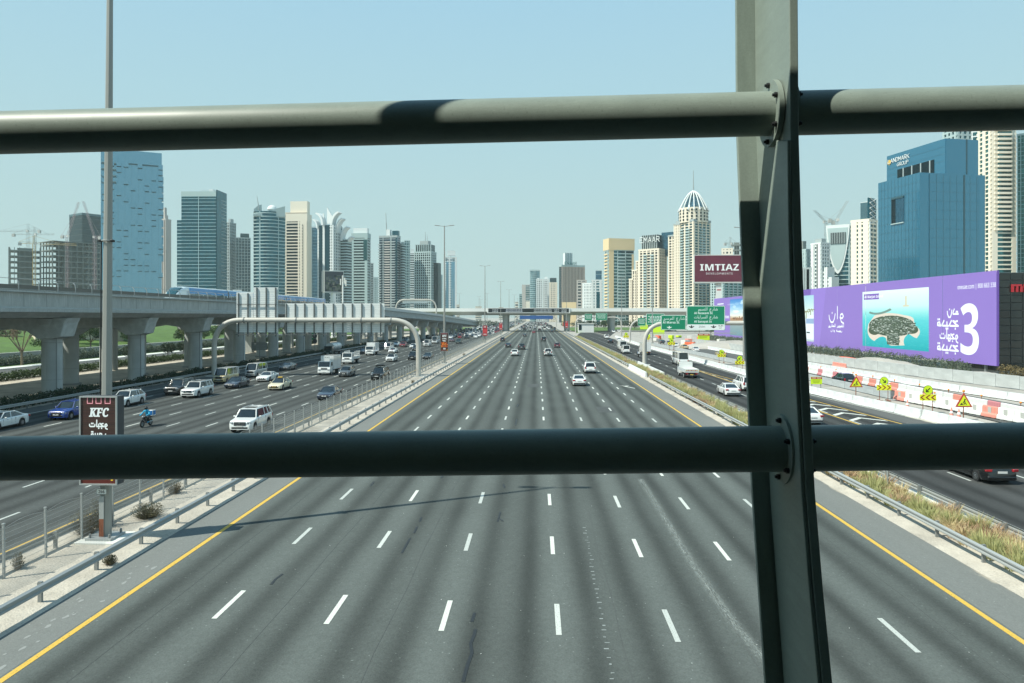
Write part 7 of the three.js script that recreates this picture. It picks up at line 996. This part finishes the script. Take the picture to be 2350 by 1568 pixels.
car('sedan', 'navy', -24.26,-79.79, U, 'dark navy saloon left of the fence'); truck('box', -34.68,-114.07, U, 'white box truck with black lettering above the cab', { sign: 1 }); car('cross', 'grey', -30.58,-110.89, U, 'dark grey crossover right of the lettered box truck'); car('suv', 'black', -24.12,-105.75, U, 'black off-roader with loaded roof rack by the fence', { basket: 1, rail: MT.black }); truck('cage', -38.29,-141.44, U, 'white lorry with an open barred cargo bed'); truck('tank', -51.64,-173.06, U, 'grey tanker lorry behind the lettered box truck', { paint: 'green', L: 9 }); car('cross', 'white', -31.09,-148.55, U, 'white compact SUV with black roof in the middle oncoming lane', { roof: PAINT.black }); truck('box', -41.4,-173.41, U, 'plain white box truck in the middle of the queue'); car('coupe', 'white', -38.04,-183.94, U, 'white sports car with a red bonnet stripe', { stripe: 1 });
car('suv', 'black', -27.44,-154.66, U, 'black SUV beside the right gantry leg'); car('sedan', 'dark', -24.67,-157.94, U, 'dark saloon right of the right gantry leg'); car('van', 'white', -42.07,-198.05, U, 'white van behind the sports car'); car('sedan', 'navy', -45.04,-181.52, U, 'dark blue car half hidden by the plain box truck'); car('cross', 'red', -42.22,-220.84, U, 'dark red crossover in the oncoming queue'); car('sedan', 'white', -45.71,-227.26, U, 'white saloon left of the red crossover'); car('suv', 'silver', -48.29,-257.69, U, 'silver SUV behind the red crossover'); car('van', 'white', -35.18,-224.31, U, 'white van left of the second lamp post'); car('minibus', 'white', -36.21,-249.74, U, 'white minibus next to the second lamp post'); car('sedan', 'white', -37.46,-211.87, U, 'white saloon behind the gantry leg'); car('cross', 'dark', -33.88,-195.81, U, 'dark crossover overlapping the gantry leg'); car('sedan', 'maroon', -32.26,-267.18, U, 'maroon saloon right of the second lamp post'); car('cross', 'green', -27.86,-250.03, U, 'dark green crossover near the fence'); car('suv', 'black', -36.75,-329.82, U, 'black SUV far down near the fence'); car('cross', 'dark', -42.22,-344.35, U, 'dark SUV far down in the oncoming lanes');
{ const w = carGeo('cross'); car('cross', 'blue', -44.32,-63.58, U, 'bright blue crossover left of the advert box'); car('sedan', 'white', -46.1, -59.2, U, 'white saloon cut off by the left edge', { mid: 1 }); car('cross', 'white', -44.38,-75.12, U, 'white crossover behind the advert box', { mid: 1 }); }
motorbike(-34.08,-60.57, U, 'black delivery motorcycle with a white and blue box', 'rider in a light blue shirt and black helmet on the delivery motorcycle', mat(.03, .36, .58, .8), true);
// ---- our side, driving away ----
car('cross', 'black', -13.13,-272.55, A, 'black car in the leftmost lane'); car('sedan', 'black', -8.78,-218.87, A, 'black saloon in the second lane'); car('suv', 'black', -4.29,-204.61, A, 'black SUV right of the white SUV'); car('cross', 'white', -5.27,-170.82, A, 'white SUV among the black cars in the left lanes', { roof: PAINT.white }); car('sedan', 'dark', -5.63,-338.09, A, 'dark saloon ahead of the black cars'); car('suv', 'black', 2.86,-273.1, A, 'black SUV near the middle lane line'); car('suv', 'white', 2.85,-171.1, A, 'white off-roader with a spare wheel on its back', { spare: 1, glass: MT.carGlass, roof: PAINT.white }); car('cross', 'maroon', 6.4,-216.35, A, 'dark red SUV right of the off-roader'); car('sedan', 'red', -1.52,-409.46, A, 'small red car near the flyover shadow', { lite: 1 }); car('sedan', 'black', 9.59,-432.59, A, 'black car in the flyover shadow', { lite: 1 }); truck('box', 2.47,-502.06, A, 'grey-white truck under the flyover', { paint: 'grey' });
car('suv', 'white', 9.08,-119.1, A, 'white SUV in the right lane of the main road', { rail: MT.galv }); car('sedan', 'white', 5.94,-97.46, A, 'white saloon just behind the white SUV on the main road');
// ---- exit road ----
car('van', 'white', 23.36,-183.88, A, 'small white van behind the minibus'); car('minibus', 'white', 24.6,-200.35, A, 'white minibus in the exit lanes'); truck('box', 27.58,-177.79, A, 'white lorry partly behind the gantry leg'); car('minibus', 'white', 28.7,-138.7, A, 'white bus with black rear window', { glass: MT.carGlass }); truck('flat', 24.12,-110.42, A, 'white flatbed lorry with red and yellow tailgate markings', { bump: MT.darkGrey }); car('sedan', 'white', 23.62,-85.39, A, 'white saloon left of the footbridge post'); car('suv', 'white', 27.39,-91.42, A, 'white SUV cut off by the footbridge post'); car('sedan', 'white', 24.45,-63.09, A, 'white saloon just above the lower tube'); car('sedan', 'black', 26.55,-41.13, A, 'black sports saloon with silver wheels and a rear wing', { spoiler: 1, rims: MT.chrome, bump: PAINT.black }); car('suv', 'white', 31.08,-312.3, A, 'far white SUV on the exit road', { lite: 1 }); car('sedan', 'white', 31.59,-269.39, A, 'far white car by the exit barrier', { lite: 1 }); car('sedan', 'black', 26.89,-256.03, A, 'far black car on the exit road', { lite: 1 });
motorbike(24.14,-168.16, A, 'dark motorcycle left of the gantry leg', 'rider in dark clothing on the motorcycle by the gantry leg', mat(.03, .035, .045, .8), true);
// ---- works lane ----
car('cross', 'black', 43.51,-99.37, A, 'black crossover between the works barriers'); car('sedan', 'beige', 44.26,-168.86, A, 'yellow beige taxi in the works lane', { taxi: 1 }); car('sedan', 'white', 43.29,-191.27, A, 'white car in the works lane', { turn: -.1 }); car('sedan', 'beige', 43.3,-206.25, A, 'yellow taxi farther on in the works lane', { taxi: 1 }); car('sedan', 'white', 43.51,-220.68, A, 'white saloon farther on in the works lane'); car('cross', 'silver', 43.67,-233.77, A, 'silver crossover in the works lane queue', { lite: 1 }); car('sedan', 'dark', 44.32,-248.54, A, 'dark saloon at the head of the works lane queue', { lite: 1 });
car('cross', 'dark', -89, -128, U, 'dark car on the service road seen between the columns', { turn: 0 }); car('suv', 'white', -88, -232, A, 'white SUV on the service road behind the columns', { lite: 1 });
// ---- far traffic ----
const farCols = ['white', 'white', 'white', 'silver', 'dark', 'black', 'grey', 'white', 'red', 'navy'], farTypes = ['sedan', 'sedan', 'cross', 'suv', 'suv', 'van'];
const lanesL = [-48.4, -44.8, -41.2, -37.6, -34.05, -30.6, -27.1, -23.5], lanesC = [-12.2, -8.4, -4.7, -1.1, 2.4, 5.9, 9.25, 12.6];
for (const x of lanesL) for (let z = -300 - R(0, 30); z > -1100; z -= R(z > -560 ? 11 : 16, z > -560 ? 34 : 46)) car(pick(farTypes), pick(farCols), x + R(-.4, .4), z, U, z > -520 ? 'small oncoming car in the dense far queue before the flyover' : 'tiny oncoming car in the far queue beyond the flyover', { lite: 1, group: z > -520 ? 'far oncoming queue' : 'farthest oncoming queue' });
for (const x of lanesC) for (let z = -470 - R(0, 60); z > -1200; z -= R(22, 75)) car(pick(farTypes), pick(farCols), x + R(-.4, .4), z, A, 'tiny car far ahead on the main road near the flyover', { lite: 1, group: 'far traffic ahead' });
for (const [x, z] of [[-106, -30], [47, -430], [52, -445]]) if (x > 0) car('sedan', 'white', x, z, U, x < 50 ? 'white car on the slip road by the flyover' : 'second white car on the slip road by the flyover', { lite: 1 });
// ---- shadows on for everything, then draw ----
scene.traverse((o) => { if (o.isMesh) { o.castShadow = true; o.receiveShadow = true; } });
renderer.render(scene, camera);
